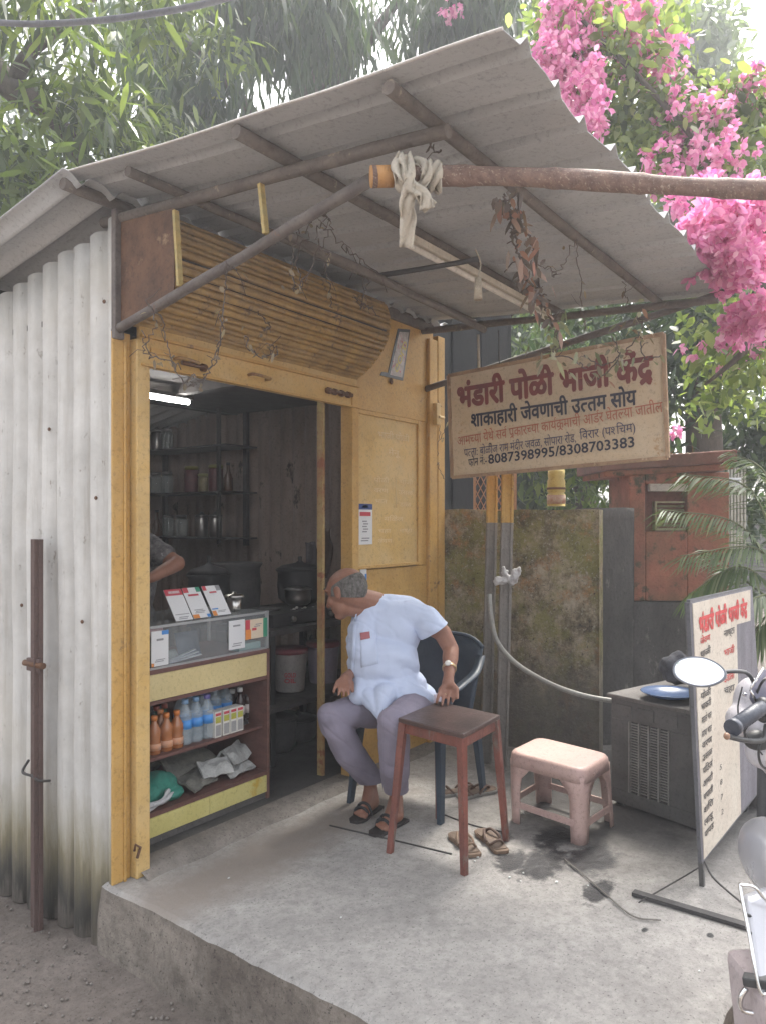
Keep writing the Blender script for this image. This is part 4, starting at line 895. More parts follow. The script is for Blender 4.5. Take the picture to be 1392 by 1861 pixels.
for (u, v_, s) in ((795, 1492, .010), (868, 1558, .012), (862, 1565, .008), (620, 1668, .005), (417, 1596, .008), (1068, 1610, .006), (925, 1595, .008), (945, 1602, .006), (1010, 1603, .01), (950, 1587, .007), (1270, 1765, .006)):
    p = onZ(u, v_, .004 if v_ < 1700 else .004); a = random.random() * 6; LT.prism([p + V((math.cos(a + t), math.sin(a + t) * .6, 0)) * s * random.uniform(.6, 1.2) for t in (0, 1.2, 2.4, 3.6, 5)], Z_ * .003)
tag(LT.build('litter', flat('litter_white', (.55, .56, .54), .6), None), 'tiny white scraps of litter scattered on the cement platform', 'litter', kind='stuff')
LT = MB()
for i in range(260):
    a = random.random(); u = random.uniform(0, 620); p = onZ(u, random.uniform(1640, 1861), GZ + .006)
    if p.x > -.15: continue
    s = random.uniform(.002, .009); LT.lathe([(s * .6, -.002), (s, s * .3), (s * .4, s * .8), (0.0, s * .9)], p, 5)
tag(LT.build('gravel', M('pebbles', (.26, .23, .2), (.12, .1, .09), 30), None), 'scattered pebbles on the earth beside the platform', 'gravel', kind='stuff')

# rusty iron post leaning on the side wall
ip = onX(68, 1640, -.17); ip.z = GZ; it = onX(68, 980, -.17)
IP = thing('iron_post', 'rusty brown iron post tied upright against the corrugated side wall', 'post', ip)
ipm = M('post_rust', (.13, .085, .075), (.09, .06, .052), 5, .75, .3, stretch=(2, 2, .5), spots=((.17, .05, .05), .66, 3))
MB().beam(ip, V((ip.x, ip.y, it.z)), .068, .02, X_).build('flat_bar', ipm, IP, bevel=.002)
MB().beam(ip + Y_ * -.022 - X_ * .012, V((ip.x, ip.y, it.z)) + Y_ * -.022 - X_ * .012, .006, .03, X_).build('flange', ipm, IP)
z_ = onX(70, 1215, -.21).z; MB().box(ip.x - .02, ip.x - .005, ip.y - .05, ip.y + .05, z_ - .025, z_ + .03).build('hinge_plate', ipm, IP, bevel=.003)
MB().tube([V((ip.x - .012, ip.y - .07, z_ + .005)), V((ip.x - .012, ip.y + .075, z_ + .005))], .014, 8).build('hinge_pin', rust, IP)
z_ = onX(70, 1415, -.21).z; MB().tube(curve_pts([V((-.15, ip.y + .10, z_ + .03)), V((-.2, ip.y + .06, z_)), V((ip.x - .02, ip.y, z_ - .01)), V((-.19, ip.y - .05, z_ - .02)), V((-.145, ip.y - .06, z_ - .03))], 5), .006, 6).build('tie_wire', wire_m, IP)
# ================================================================== counter
wood_dk = M('counter_wood', (.16, .075, .06), (.09, .045, .038), 6, .5, .2, stretch=(.4, 1, 3)); cream = M('counter_cream', (.60, .49, .25), (.50, .40, .19), 5, .5, .08, dust=((.5, .44, .26), .4)); cream2 = M('counter_lime', (.56, .50, .20), (.47, .41, .14), 5, .5, .08, spots=((.5, .34, .06), .6, 4))
glass = glassmat('case_glass', (.75, .8, .82), .06, alpha=.10)
CT = thing('display_counter', 'small yellow and dark wood display counter with glass case in the doorway', 'counter', (.45, .3, .035))
x0, x1, y0, y1 = .075, .885, .10, .55
cb = lambda a, b_, c, d, e, f_: MB().box(a, b_, c, d, e, f_)
cb(x0, x1, y0 + .012, y1, .04, .075).build('base', plaster_dk, CT); cb(x0, .50, y0, y0 + .018, .075, .160).build('kick_board', cream2, CT, bevel=.002); cb(.503, x1, y0, y0 + .018, .075, .160).build('kick_board', cream2, CT, bevel=.002)
cb(x0, x1, y0 + .004, y1, .162, .182).build('shelf', wood_dk, CT); cb(x0, x1, y0 + .03, y1, .398, .412).build('shelf', wood_dk, CT)
cb(x0, x1, y0 + .002, y1, .655, .672).build('shelf', wood_dk, CT); cb(x0, x1, y0, y0 + .018, .674, .790).build('drawer_front', cream, CT, bevel=.002); cb(x0, x1, y0 - .004, y1, .792, .812).build('shelf', wood_dk, CT)
cb(x0, x0 + .018, y0 + .02, y1, .04, .79).build('side_panel', wood_dk, CT); cb(x1, x1 + .018, y0 - .002, y1, .04, .81).build('side_panel', wood_dk, CT); cb(x0, x1, y1, y1 + .01, .04, .80).build('back_panel', wood_dk, CT)
alu = M('aluminium', (.45, .45, .45), (.35, .35, .35), 9, .4, 0, .6)
cb(x0, x1, y0 + .006, y0 + .010, .813, .998).build('glass_pane', glass, CT); cb(x1 + .004, x1 + .008, y0 + .01, y1, .813, .998).build('glass_pane', glass, CT); cb(x0, x1 + .01, y0, y1, 1.0, 1.006).build('glass_top', glassmat('top_glass', (.5, .55, .55), .06, alpha=.35), CT)
for q_ in ((x1 - .002, x1 + .014, y0, y0 + .012, .813, 1.006), (x1 - .002, x1 + .014, y1 - .012, y1, .813, 1.0), (x0, x1 - .003, y0 - .002, y0 + .004, .993, 1.004), (x0, x1 - .003, y0 - .003, y0 + .003, .812, .822)): MB().box(*q_).build('case_frame', alu, CT)

# cards on and in the case (square codes left blank)
u_c = X_
for i, (ua, lab, bands) in enumerate(((305, 'white card with red top band, first of three leaning on the counter glass', [(0, 1, .8, 1, cR), (.2, .85, .86, .94, flat('pale', (.7, .6, .6))), (.1, .9, .18, .2, cK)] + lines(.04, .14, 2)),
        (338, 'white card with red and green corners, middle of three on the counter glass', [(0, .3, .84, 1, cR), (.75, 1, .84, 1, cG), (0, .35, 0, .12, cO), (.8, 1, 0, .1, cB), (.2, .8, .72, .78, cR)] + lines(.16, .3, 3)),
        (374, 'white card with orange lower corner, rightmost of three on the counter glass', [(0, .2, .85, 1, cR), (0, .22, 0, .16, cO), (.75, 1, .82, 1, cK), (.3, .7, .75, .8, cR), (.05, .4, .2, .24, cB)] + lines(.1, .18, 2, .3, .8)))):
    o_ = onY(ua + 20, 1132 - i * 6, y0 + .045); o_.z = 1.0075; vdir = V((-.0, .55, .83)).normalized()
    xa, xb = onY(ua + 16, 1131, y0 + .03).x, onY(ua + 47, 1131, y0 + .03).x
    o_ = V((xa, y0 + .03, 1.0085 + .001 * i)); card('payment_card', lab, o_, X_, vdir, xb - xa, .165, bands, group='payment cards')
c_ = onY(271, 1213, y0 - .004); card('payment_card', 'rounded white card with blue corner in the lower left of the glass case', onY(276, 1213, y0 - .006), X_, Z_, onY(307, 1213, y0 - .006).x - onY(276, 1213, y0 - .006).x, .155, [(.6, 1, .88, 1, cB), (0, .15, 0, .1, cO), (.3, .7, .72, .78, cK)] + lines(.12, .22, 2), group='payment cards')
a = onY(417, 1182, y0 - .005); b_ = onY(446, 1125, y0 - .005); card('payment_card', 'plain white card taped inside the right half of the glass case', a, X_, Z_, b_.x - a.x, b_.z - a.z, [(.25, .7, .78, .84, cK)] + lines(.1, .25, 2), group='payment cards')
a = onY(447, 1163, y0 - .005); b_ = onY(486, 1122, y0 - .005); card('payment_card', 'orange and green bordered card at the right end of the glass case', a, X_, Z_, b_.x - a.x, b_.z - a.z, [(0, .25, 0, .5, cO), (0, .2, .5, 1, cR), (.82, 1, 0, 1, cG), (.3, .5, .42, .55, cR)] + lines(.6, .8, 2, .4, .75), group='payment cards', mat=flat('card_cream', (.6, .5, .38), .4))
def lump(name, label, cat, c, a, b_, d, mat, amp=.01, fr=20, vox=.006, group=None, kind=None):
    t = thing(name, label, cat, V(c), group); mb = MB(); ellipsoid(mb, V(c), a, b_, d); blob(name + '_body', mb, mat, t, vox, 2, lambda p, n_: amp * (noise.noise(p * fr) + .5 * noise.noise(p * fr * 2.6))); return t
sach = M('sachet', (.45, .42, .42), (.5, .2, .25), 18, .3, .2, spots=((.1, .2, .35), .6, 20)); sach2 = M('sachet_grey', (.35, .37, .36), (.15, .18, .18), 25, .3, .3)
def packet(c, w_, h_, mat, lab, lean=.3, puff=.014, grp='snack packets in the glass case'):
    c = V(c); u, v_ = X_, V((0, lean, 1)).normalized(); n_ = u.cross(v_); vs = []; k = 6
    for s_ in (1, -1):
        for i in range(k + 1):
            for j in range(k + 1):
                x, y = i / k - .5, j / k - .5; vs.append(c + u * w_ * x + v_ * h_ * (y + .5) + n_ * s_ * puff * max(0, (1 - (2 * x) ** 4) * (1 - (2 * y) ** 4)) * (1 + .5 * noise.noise(V((x * 6, y * 6, c.x * 9)))))
    m = (k + 1) ** 2; f_ = [(i * (k + 1) + j, (i + 1) * (k + 1) + j, (i + 1) * (k + 1) + j + 1, i * (k + 1) + j + 1) for i in range(k) for j in range(k)]
    mb = MB(); mb.add(vs, f_ + [tuple(x + m for x in q_[::-1]) for q_ in f_], True); o_ = mb.build('snack_packet', mat, None, origin=c); return tag(o_, lab, 'packet', grp)
packet((.255, y0 + .06, .90), .075, .09, M('pk_pink', (.5, .2, .25), (.55, .45, .42), 30, .3), 'pink and white packet in the upper left of the glass case'); packet((.205, y0 + .08, .88), .05, .11, sach2, 'clear packet beside the rounded white card in the case')
packet((.235, y0 + .05, .815), .11, .075, M('pk_clear', (.30, .34, .30), (.18, .22, .2), 30, .25), 'bag of pale sweets at the bottom of the glass case'); packet((.36, y0 + .10, .815), .1, .06, sach2, 'crumpled silver packet in the middle of the glass case', .9)
packet((.50, y0 + .14, .815), .14, .12, M('pk_navy', (.05, .07, .11), (.03, .04, .06), 12, .3), 'dark blue packet at the back middle of the glass case')
for i in range(3): solo(MB().beam((.30 + i * .012, y0 + .05 + i * .012, .818 + i * .004), (.47, y0 + .03 + i * .02, .838 + i * .010), .02, .004), 'pen_sleeve', M('sleeve%d' % i, (.5, .52, .55), (.3, .32, .35), 20, .3), ('lowest', 'middle', 'topmost')[i] + ' silver strip packet lying in the glass case', 'strip', (.38, y0 + .05, .82), 'silver strips in the glass case')
solo(MB().box(.72, .87, y0 + .03, y0 + .09, .814, .85), 'soap_box', flat('box_teal', (.2, .32, .3), .5), 'small pale green box under the orange card in the case', 'box', (.8, y0 + .05, .814))
# things on the counter top
t = thing('pink_jar', 'pink plastic sweet jar behind the left post on the counter', 'jar', (.11, .22, 1.008)); jm = M('jar_pink', (.42, .15, .20), (.3, .1, .15), 20, .3, .1, spots=((.5, .35, .35), .6, 14))
MB().lathe([(.06, 0), (.068, .02), (.068, .155), (.06, .165)], (.125, .22, 1.008), 20).build('jar_body', jm, t); MB().lathe([(.064, .166), (.064, .20), (.05, .205)], (.125, .22, 1.008), 20).build('lid', M('jar_lid', (.3, .08, .12), (.2, .06, .09), 9, .4), t)
packet((.12, .2, 1.215), .08, .07, flat('paper_box', (.45, .48, .42), .6), 'pale box standing on top of the pink jar', .1, grp='packets on the counter')
steel = M('stainless', (.55, .53, .5), (.4, .38, .36), 8, .28, .02, 1.0); steelb = M('stainless_dull', (.34, .33, .32), (.2, .19, .19), 8, .35, .02, 1.0)
t = thing('steel_canister', 'small steel canister with lid standing at the counter right end', 'canister', (.80, .25, 1.008)); MB().lathe([(.034, 0), (.036, .01), (.036, .065)], (.80, .25, 1.008), 20).build('body', steel, t); MB().lathe([(.05, .066), (.052, .072), (.046, .08), (.012, .086), (.010, .094), (0.0, .096)], (.80, .25, 1.008), 20).build('lid', steel, t)
# bottles
def bottle_proto(kind):
    if kind == 'water': prof = [(.028, 0), (.032, .005), (.033, .02), (.030, .028), (.033, .036), (.030, .044), (.033, .052), (.033, .12), (.031, .125), (.033, .132), (.030, .15), (.016, .178), (.013, .183), (.013, .195)]; c = glassmat('pet_water', (.55, .64, .69), .10, alpha=.34); lb = (.075, .118, flat('label_blue', (.06, .25, .60), .4)); capc = flat('cap_blue', (.25, .42, .65), .4); lab = ''
    if kind == 'orange': prof = [(.026, 0), (.03, .004), (.03, .05), (.027, .065), (.03, .08), (.030, .11), (.014, .14), (.012, .155)]; c = glassmat('juice_orange', (.42, .16, .06), .15, alpha=.82); lb = (.02, .05, M('label_or', (.5, .35, .28), (.6, .25, .1), 20, .4, 0)); capc = flat('cap_or', (.60, .20, .05), .4)
    if kind == 'dark': prof = [(.024, 0), (.027, .004), (.027, .09), (.024, .11), (.012, .13), (.011, .15)]; c = flat('syrup', (.035, .02, .018), .15); lb = (.03, .075, M('label_wh', (.6, .57, .53), (.5, .4, .38), 30, .5, 0)); capc = flat('cap_white', (.66, .64, .62), .4)
    if kind == 'yellow': prof = [(.026, 0), (.03, .004), (.03, .10), (.014, .13), (.012, .15)]; c = M('syr_green', (.12, .2, .12), (.07, .13, .08), 9, .25, 0); lb = (.02, .05, flat('label_g', (.3, .35, .25))); capc = flat('cap_red', (.5, .12, .08), .4)
    top = prof[-1]; t = thing('drink_bottle', 'x', 'bottle', (0, 0, 0), 'drink bottles on the counter shelf')
    MB().lathe(prof, (0, 0, 0), 16).build('bottle_body', c, t); r_ = max(p[0] for p in prof) + .0006
    MB().lathe([(r_, lb[0]), (r_, lb[1])], (0, 0, 0), 16).build('bottle_label', lb[2], t); MB().lathe([(top[0] + .0025, top[1] - .004), (top[0] + .003, top[1] + .016), (top[0], top[1] + .018)], (0, 0, 0), 14).build('bottle_cap', capc, t)
    return t
zs = .4125; pr = {k_: bottle_proto(k_) for k_ in ('water', 'orange', 'dark', 'yellow')}; used = set()
def bx(u): return onY(u, 1350, y0 + .08).x
Lb = [('orange', 281, .08, 'orange drink bottle nearest the left post on the counter shelf'), ('orange', 303, .08, 'second orange drink bottle from the post on the counter shelf'), ('orange', 322, .08, 'orange drink bottle touching the clear water bottles'), ('orange', 292, .16, 'orange drink bottle standing in the back row by the post'), ('yellow', 300, .25, 'dull green bottle at the back of the shelf behind the orange drinks'), ('yellow', 285, .24, 'dull green bottle in the back corner beside the post'),
      ('water', 337, .09, 'first clear water bottle beside the orange drinks'), ('water', 357, .09, 'clear water bottle with blue label, second of the front row'), ('water', 377, .09, 'clear water bottle with purple cap, third of the front row'), ('water', 345, .18, 'clear water bottle in the back row behind the first two'), ('water', 368, .18, 'clear water bottle in the back row behind the purple capped one'), ('water', 392, .19, 'clear water bottle in the back row behind the printed cartons'), ('water', 411, .20, 'rightmost clear water bottle behind the printed cartons'),
      ('water', 328, .20, 'clear water bottle at the back behind the last orange drink'), ('water', 384, .30, 'clear water bottle deep in the shelf behind the cartons'), ('water', 400, .30, 'another clear water bottle deep in the shelf behind the cartons'), ('dark', 423, .22, 'dark capped bottle just left of the three syrups'),
      ('dark', 437, .15, 'dark syrup bottle with white cap, leftmost of three'), ('dark', 452, .15, 'dark syrup bottle with white cap, middle of three'), ('dark', 467, .15, 'dark syrup bottle with white cap, rightmost of three'), ('dark', 432, .24, 'dark capped bottle in the back row behind the syrups'), ('dark', 446, .24, 'second dark bottle in the back row behind the syrups')]
for kd, u, dy, lab in Lb:
    x = onY(u, 1350, y0 + dy).x; loc = (x, y0 + dy, zs + (.02 if kd == 'dark' and dy < .2 else 0)); z = random.random() * 6
    if kd not in used: used.add(kd); o_ = pr[kd]; o_.location = loc; o_['label'] = lab
    else: o_ = dup(pr[kd], loc, z, lab)
    if 'purple' in lab:
        for ch in o_.children:
            if ch.name.startswith('bottle_cap'): ch.data = ch.data.copy(); ch.data.materials[0] = flat('cap_purple', (.16, .14, .42), .4)
solo(MB().box(.66, .86, y0 + .11, y0 + .19, zs, zs + .0195), 'shelf_riser', steel_dark, 'dark low box raising the syrup bottles on the shelf', 'box', (.7, y0 + .12, zs))
cart = M('carton_print', (.66, .64, .58), (.6, .58, .54), 9, .5, 0)
for i, u in enumerate((394, 409, 422, 434)):
    x = onY(u, 1340, y0 + .06).x; t = thing('printed_carton', ('first', 'second', 'third', 'fourth')[i] + ' white printed drink carton from the left in the row on the shelf', 'carton', (x, y0 + .06, zs), 'white cartons on the counter shelf')
    MB().box(x - .022, x + .020, y0 + .045, y0 + .10, zs, zs + .125).build('carton', cart, t, bevel=.001)
    MB().box(x - .018, x + .016, y0 + .0435, y0 + .0445, zs + .07, zs + .10).build('picture', M('fruit%d' % i, (.25, .40, .08), (.55, .35, .05), 40, .5, 0), t); MB().box(x - .018, x + .016, y0 + .0435, y0 + .0445, zs + .105, zs + .118).build('title_band', cR, t)
    mb = MB()
    for k_ in range(5): mb.box(x - .016 + k_ * .0065, x - .0125 + k_ * .0065, y0 + .0435, y0 + .0445, zs + .008, zs + .06)
    mb.build('printed_stripes', cK, t)
# bottom shelf: green bag, newspapers
zb = .183
gt = thing('green_cloth_bag', 'crumpled green cloth bag lying on the bottom counter shelf', 'bag', (.22, y0 + .12, zb)); mb = MB()
ellipsoid(mb, V((.20, y0 + .12, zb + .055)), X_ * .11, Y_ * .08, Z_ * .055); ellipsoid(mb, V((.30, y0 + .12, zb + .07)), X_ * .085, Y_ * .07, V((-.02, 0, .065))); ellipsoid(mb, V((.32, y0 + .08, zb + .03)), X_ * .07, Y_ * .06, Z_ * .03)
blob('bag_cloth', mb, M('green_cloth', (.035, .20, .15), (.025, .14, .105), 6, .9, .3), gt, .006, 2, lambda p, n_: .014 * (noise.noise(p * 14) + .7 * abs(noise.noise(p * 30))))
rag('white_scrap', 'twisted white plastic scrap in front of the green bag', [[V((.09, y0 + .0, zb + .01)), V((.16, y0 + .02, zb + .02)), V((.24, y0 + .02, zb + .03)), V((.29, y0 + .03, zb + .055))]], .03, M('scrap', (.5, .5, .5), (.35, .35, .36), 9, .4))
def paper(c, w_, d_, rot, lab, roll=.02, mat=None):
    c = V(c); ca, sa = math.cos(rot), math.sin(rot); u, v_ = V((ca, sa, 0)), V((-sa, ca, 0)); mb = MB(); vs = []; k = 10
    for i in range(k + 1):
        for j in range(k + 1):
            x, y = i / k - .5, j / k - .5; vs.append(c + u * w_ * x + v_ * d_ * y + Z_ * (roll * math.sin(j / k * math.pi) + .02 * noise.noise(V((x * 4, y * 4, c.x * 30))) + .012 * (1 if j > k / 2 else 0)))
    mb.add(vs, [(i * (k + 1) + j, (i + 1) * (k + 1) + j, (i + 1) * (k + 1) + j + 1, i * (k + 1) + j + 1) for i in range(k) for j in range(k)], False)
    o_ = mb.build('newspaper', mat or news, None, origin=c); so_ = o_.modifiers.new('s', 'SOLIDIFY'); so_.thickness = .012; return tag(o_, lab, 'newspaper', 'newspapers on the bottom shelf')
news = M('newsprint', (.45, .45, .43), (.30, .30, .29), 30, .8, .1, spots=((.2, .2, .2), .6, 60)); news2 = M('newsprint_dark', (.2, .19, .16), (.1, .1, .09), 12, .8, .3)
paper((.50, y0 + .12, zb + .02), .2, .16, .3, 'crumpled dark magazine beside the green bag', .03, news2); paper((.62, y0 + .11, zb + .045), .16, .14, -.3, 'pale folded newspaper in the middle of the bottom shelf', .05)
paper((.76, y0 + .12, zb + .02), .20, .15, .15, 'folded newspaper lying flat at the right of the bottom shelf', .03); paper((.78, y0 + .14, zb + .06), .17, .13, .3, 'topmost rolled newspaper at the right end of the bottom shelf', .06)
paper((.55, y0 + .25, zb + .07), .3, .2, .0, 'dark creased paper at the back of the bottom shelf', .05, news2)

# ================================================================== inside the kiosk
ix = 2.36
SR = thing('wall_shelf', 'dark metal rack with three shelves on the inner wall', 'shelf rack', (2.2, 2.2, 1.3))
zsh = (2.055, 1.70, 1.345)
for z in zsh: MB().box(2.02, 2.35, 1.62, 2.78, z - .012, z).build('shelf', steel_dark, SR)
for y in (1.72, 2.70):
    MB().box(2.31, 2.345, y - .018, y + .018, 1.28, 2.33).build('upright', steel_dark, SR); MB().box(2.03, 2.055, y - .012, y + .012, 1.30, 2.33).build('upright', steel_dark, SR)
def jar(kind, y, z, lab, sc_=1.0, x=2.12):
    t = thing('storage_jar', lab, 'jar', (x, y, z + .001), 'jars on the inner wall rack'); p = V((x, y, z + .001))
    if kind == 'steel': MB().lathe([(.045, 0), (.05, .01), (.05, .15), (.046, .155)], p, 18).build('body', steelb, t); MB().lathe([(.052, .156), (.052, .175), (.02, .183), (.012, .20), (0.0, .202)], p, 18).build('lid', steelb, t)
    elif kind == 'glass': MB().lathe([(.045, 0), (.05, .01), (.05, .13), (.036, .15)], p, 18).build('body', glassmat('jar_glass', (.35, .4, .4), .05, alpha=.4), t); MB().lathe([(.04, .151), (.041, .175), (.03, .178)], p, 18).build('lid', steelb, t)
    elif kind == 'red': MB().lathe([(.055, 0), (.058, .01), (.058, .17), (.05, .18)], p, 18).build('body', M('jar_red', (.13, .035, .04), (.07, .03, .03), 20, .4), t); MB().lathe([(.054, .181), (.056, .205), (.04, .21)], p, 18).build('lid', flat('lid_olive', (.20, .19, .06), .5), t)
    elif kind == 'cream': MB().lathe([(.045, 0), (.05, .01), (.05, .11), (.04, .12)], p, 18).build('body', M('jar_cream', (.26, .24, .13), (.14, .10, .06), 20, .4), t); MB().lathe([(.05, .121), (.052, .14), (.04, .145)], p, 18).build('lid', flat('lid_cream', (.28, .27, .14), .5), t)
    elif kind == 'bottle': MB().lathe([(.032, 0), (.034, .01), (.034, .10), (.013, .15), (.012, .2)], p, 16).build('body', M('bottle_brown', (.12, .06, .04), (.06, .04, .03), 9, .2), t); MB().lathe([(.015, .2), (.015, .22)], p, 12).build('cap', black_m, t)
for kd, y, zi, lab in (('glass', 2.70, 0, 'tall glass jar farthest left on the top rack shelf'), ('steel', 2.55, 0, 'shiny steel jar second on the top rack shelf'), ('glass', 2.42, 0, 'glass jar third on the top rack shelf'),
        ('glass', 2.70, 1, 'glass jar in the dark corner of the middle rack shelf'), ('glass', 2.56, 1, 'squat glass jar second on the middle rack shelf'), ('glass', 2.42, 1, 'glass jar beside the tall red jar on the middle rack shelf'), ('red', 2.12, 1, 'tall dark red jar with olive lid on the middle rack shelf'), ('cream', 1.97, 1, 'short cream jar with pale lid on the middle rack shelf'), ('red', 1.84, 1, 'dark red jar right of the short cream jar'), ('bottle', 1.70, 1, 'brown bottle at the open end of the middle rack shelf'),
        ('bottle', 2.55, 2, 'brown bottle on the lowest rack shelf near the corner'), ('glass', 2.40, 2, 'glass jar left on the lowest rack shelf'), ('glass', 2.24, 2, 'ribbed glass jar in the middle of the lowest rack shelf'), ('steel', 1.84, 2, 'bright steel canister at the right of the lowest rack shelf'), ('steel', 2.00, 2, 'dull steel canister left of the bright one on the lowest shelf')):
    jar(kd, y, zsh[zi], lab)
TL = thing('tube_light', 'glowing white tube light inside the kiosk under the roof', 'lamp', (.8, 1.2, 2.235))
a = V((.55, 1.2, 2.235)); b_ = onY(343, 731, 1.2); b_.z = a.z = onY(300, 724, 1.2).z
MB().tube([a, b_], .016, 12).build('tube', flat('lamp_white', (1, .98, .95), .5, 14), TL); MB().beam(a + Z_ * .03 + X_ * -.05, b_ + Z_ * .03 + X_ * .03, .035, .025).build('batten', steel_dark, TL)
# kitchen bench with stove, pots, buckets
BN = thing('kitchen_bench', 'dark sooty bench behind the counter carrying stove and pots', 'bench', (1.8, 1.0, .035))
MB().box(1.25, 2.36, .42, 1.15, .80, .83).build('top', steel_dark, BN); MB().box(1.0, 2.36, .36, 1.15, .375, .40).build('lower_shelf', steel_dark, BN)
for x in (1.28, 2.3):
    for y in (.45, 1.1): MB().box(x - .02, x + .02, y - .02, y + .02, .035, .80).build('leg', black_m, BN)
MB().box(1.0, 1.04, .4, 1.1, .035, .375).build('leg', black_m, BN)
SV = thing('gas_stove', 'black gas stove on the sooty bench with a steel pot on it', 'stove', (1.7, .7, .83)); MB().box(1.35, 2.05, .50, .95, .832, .91).build('body', black_m, SV, bevel=.006)
for x in (1.52, 1.88):
    MB().lathe([(.09, 0), (.09, .012), (.06, .016), (.06, .004)], (x, .72, .911), 20).build('burner', steel_dark, SV)
    MB().lathe([(.018, 0), (.016, .02)], (x, .497, .87), 10, -Y_).build('knob', steelb, SV)
def pot(c, r_, h_, mat, lab, cat='pot', name='cooking_pot', lid=True):
    t = thing(name, lab, cat, c); MB().lathe([(r_ * .7, 0), (r_ * .95, h_ * .15), (r_, h_ * .5), (r_ * .97, h_ * .92), (r_ * 1.08, h_), (r_ * 1.06, h_ * 1.02)], c, 28).build('body', mat, t)
    if lid: MB().lathe([(r_ * 1.04, 0), (r_ * .8, h_ * .10), (r_ * .2, h_ * .18), (r_ * .09, h_ * .24), (r_ * .10, h_ * .36), (0.0, h_ * .38)], V(c) + Z_ * h_ * 1.03, 28).build('lid', mat, t)
    return t
p = onY(555, 1165, .60); pot((p.x, .66, .928), .085, .10, steelb, 'steel pot with lid on the stove left of the seated man')
p = onY(545, 1100, .80); pot((1.86, .74, .928), .15, .22, black_m, 'large soot black pot on the right burner'); pot((1.30, 1.0, .832), .13, .30, black_m, 'tall black vessel on the bench behind the counter end')
pot((1.55, 1.02, .832), .16, .36, steel_dark, 'tall dark vessel at the back of the sooty bench', lid=False)
p = onY(492, 1085, .75); pot((1.08, .85, .832), .001, .001, black_m, 'x') if False else None
for i in range(7):
    c = onY(535 + i * 7, 1108 + (i % 3), .72); break
mb = MB()
for i in range(9): q_ = onY(530 + i * 5, 1112 - (i % 3) * 3, .60); mb.lathe([(.008, 0), (.012, .006), (.006, .013), (0.0, .014)], q_, 7)
tag(mb.build('garlic_bulbs', flat('garlic', (.5, .48, .45), .6), None), 'small pale garlic bulbs lying on the vessel lid', 'garlic', kind='stuff'); 
for i in range(1): solo(MB().lathe([(.06, -.012), (.075, 0), (.078, .008), (.06, .004), (0, -.002)], onY(553, 1122, .60), 20), 'steel_dish', steelb, 'small steel dish holding garlic in the kiosk kitchen', 'dish', onY(553, 1122, .60))
def bucket(u, lab, tint):
    c = onY(u, 1270, .62); c.z = .401; t = thing('plastic_bucket', lab, 'bucket', c, 'buckets behind the counter'); k = .108
    bm_ = M('bucket_' + str(u), tint, tuple(x * .75 for x in tint), 6, .4, .1, dust=((.35, .3, .28), .5))
    MB().lathe([(k * .80, 0), (k * .84, .01), (k * .97, .22), (k, .25)], c, 28).build('bucket_body', bm_, t); MB().lathe([(k * 1.06, .238), (k * 1.06, .262), (k * .98, .270), (k * .3, .272)], c, 28).build('lid', M('bucket_lid' + str(u), (.28, .05, .07), (.18, .04, .05), 6, .4), t)
    return t, c, k
B1_ = bucket(528, 'whitish plastic bucket with red lid and red print', (.40, .37, .35)); B2_ = bucket(588, 'pale violet bucket with red lid partly behind the man', (.30, .25, .34))
t, c, k = B1_; mb = MB(); dv = (CAM - c); dv.z = 0; dv.normalize(); uv = V((-dv.y, dv.x, 0)); uv = uv if uv.dot(R) > 0 else -uv
for j, s_ in enumerate(('GOLD', 'OIL')): text_on(mb, s_, c + dv * (k * .97) - uv * .035 + Z_ * (.10 - j * .035), uv, Z_, .07, .024, .03)
mb.build('bucket_print', cR, t)
solo(MB().lathe([(.05, 0), (.055, .02), (.055, .20), (.03, .24)], (1.0, .60, .42), 16) , 'dark_canister', M('can_red', (.14, .05, .06), (.09, .04, .04), 9), 'small dark red canister behind the counter end', 'canister', (1.0, .6, .42))
for i, (x, y, h_) in enumerate(((1.3, .7, .16), (1.55, .65, .2), (1.8, .7, .14))): pot((x, y, .036), .12, h_, steel_dark, ('low dark vessel on the kiosk floor under the buckets', 'dark vessel standing on the floor behind the seated man', 'dark vessel in the floor corner under the bench')[i])
# hanging cloths in the sooty corner
for i, (u, v0, v1, c) in enumerate(((565, 985, 1060, (.12, .11, .12)), (590, 960, 1050, (.10, .06, .045)))):
    rag('hanging_cloth', ('grey dusty cloth hanging in the sooty kitchen corner', 'brown cloth hanging beside the kiosk door jamb')[i], [[onY(u, v0, .8), onY(u + 4, (v0 + v1) / 2, .8), onY(u - 3, v1, .8)]], .08, M('hcloth%d' % i, c, tuple(x * .6 for x in c), 9, .9))
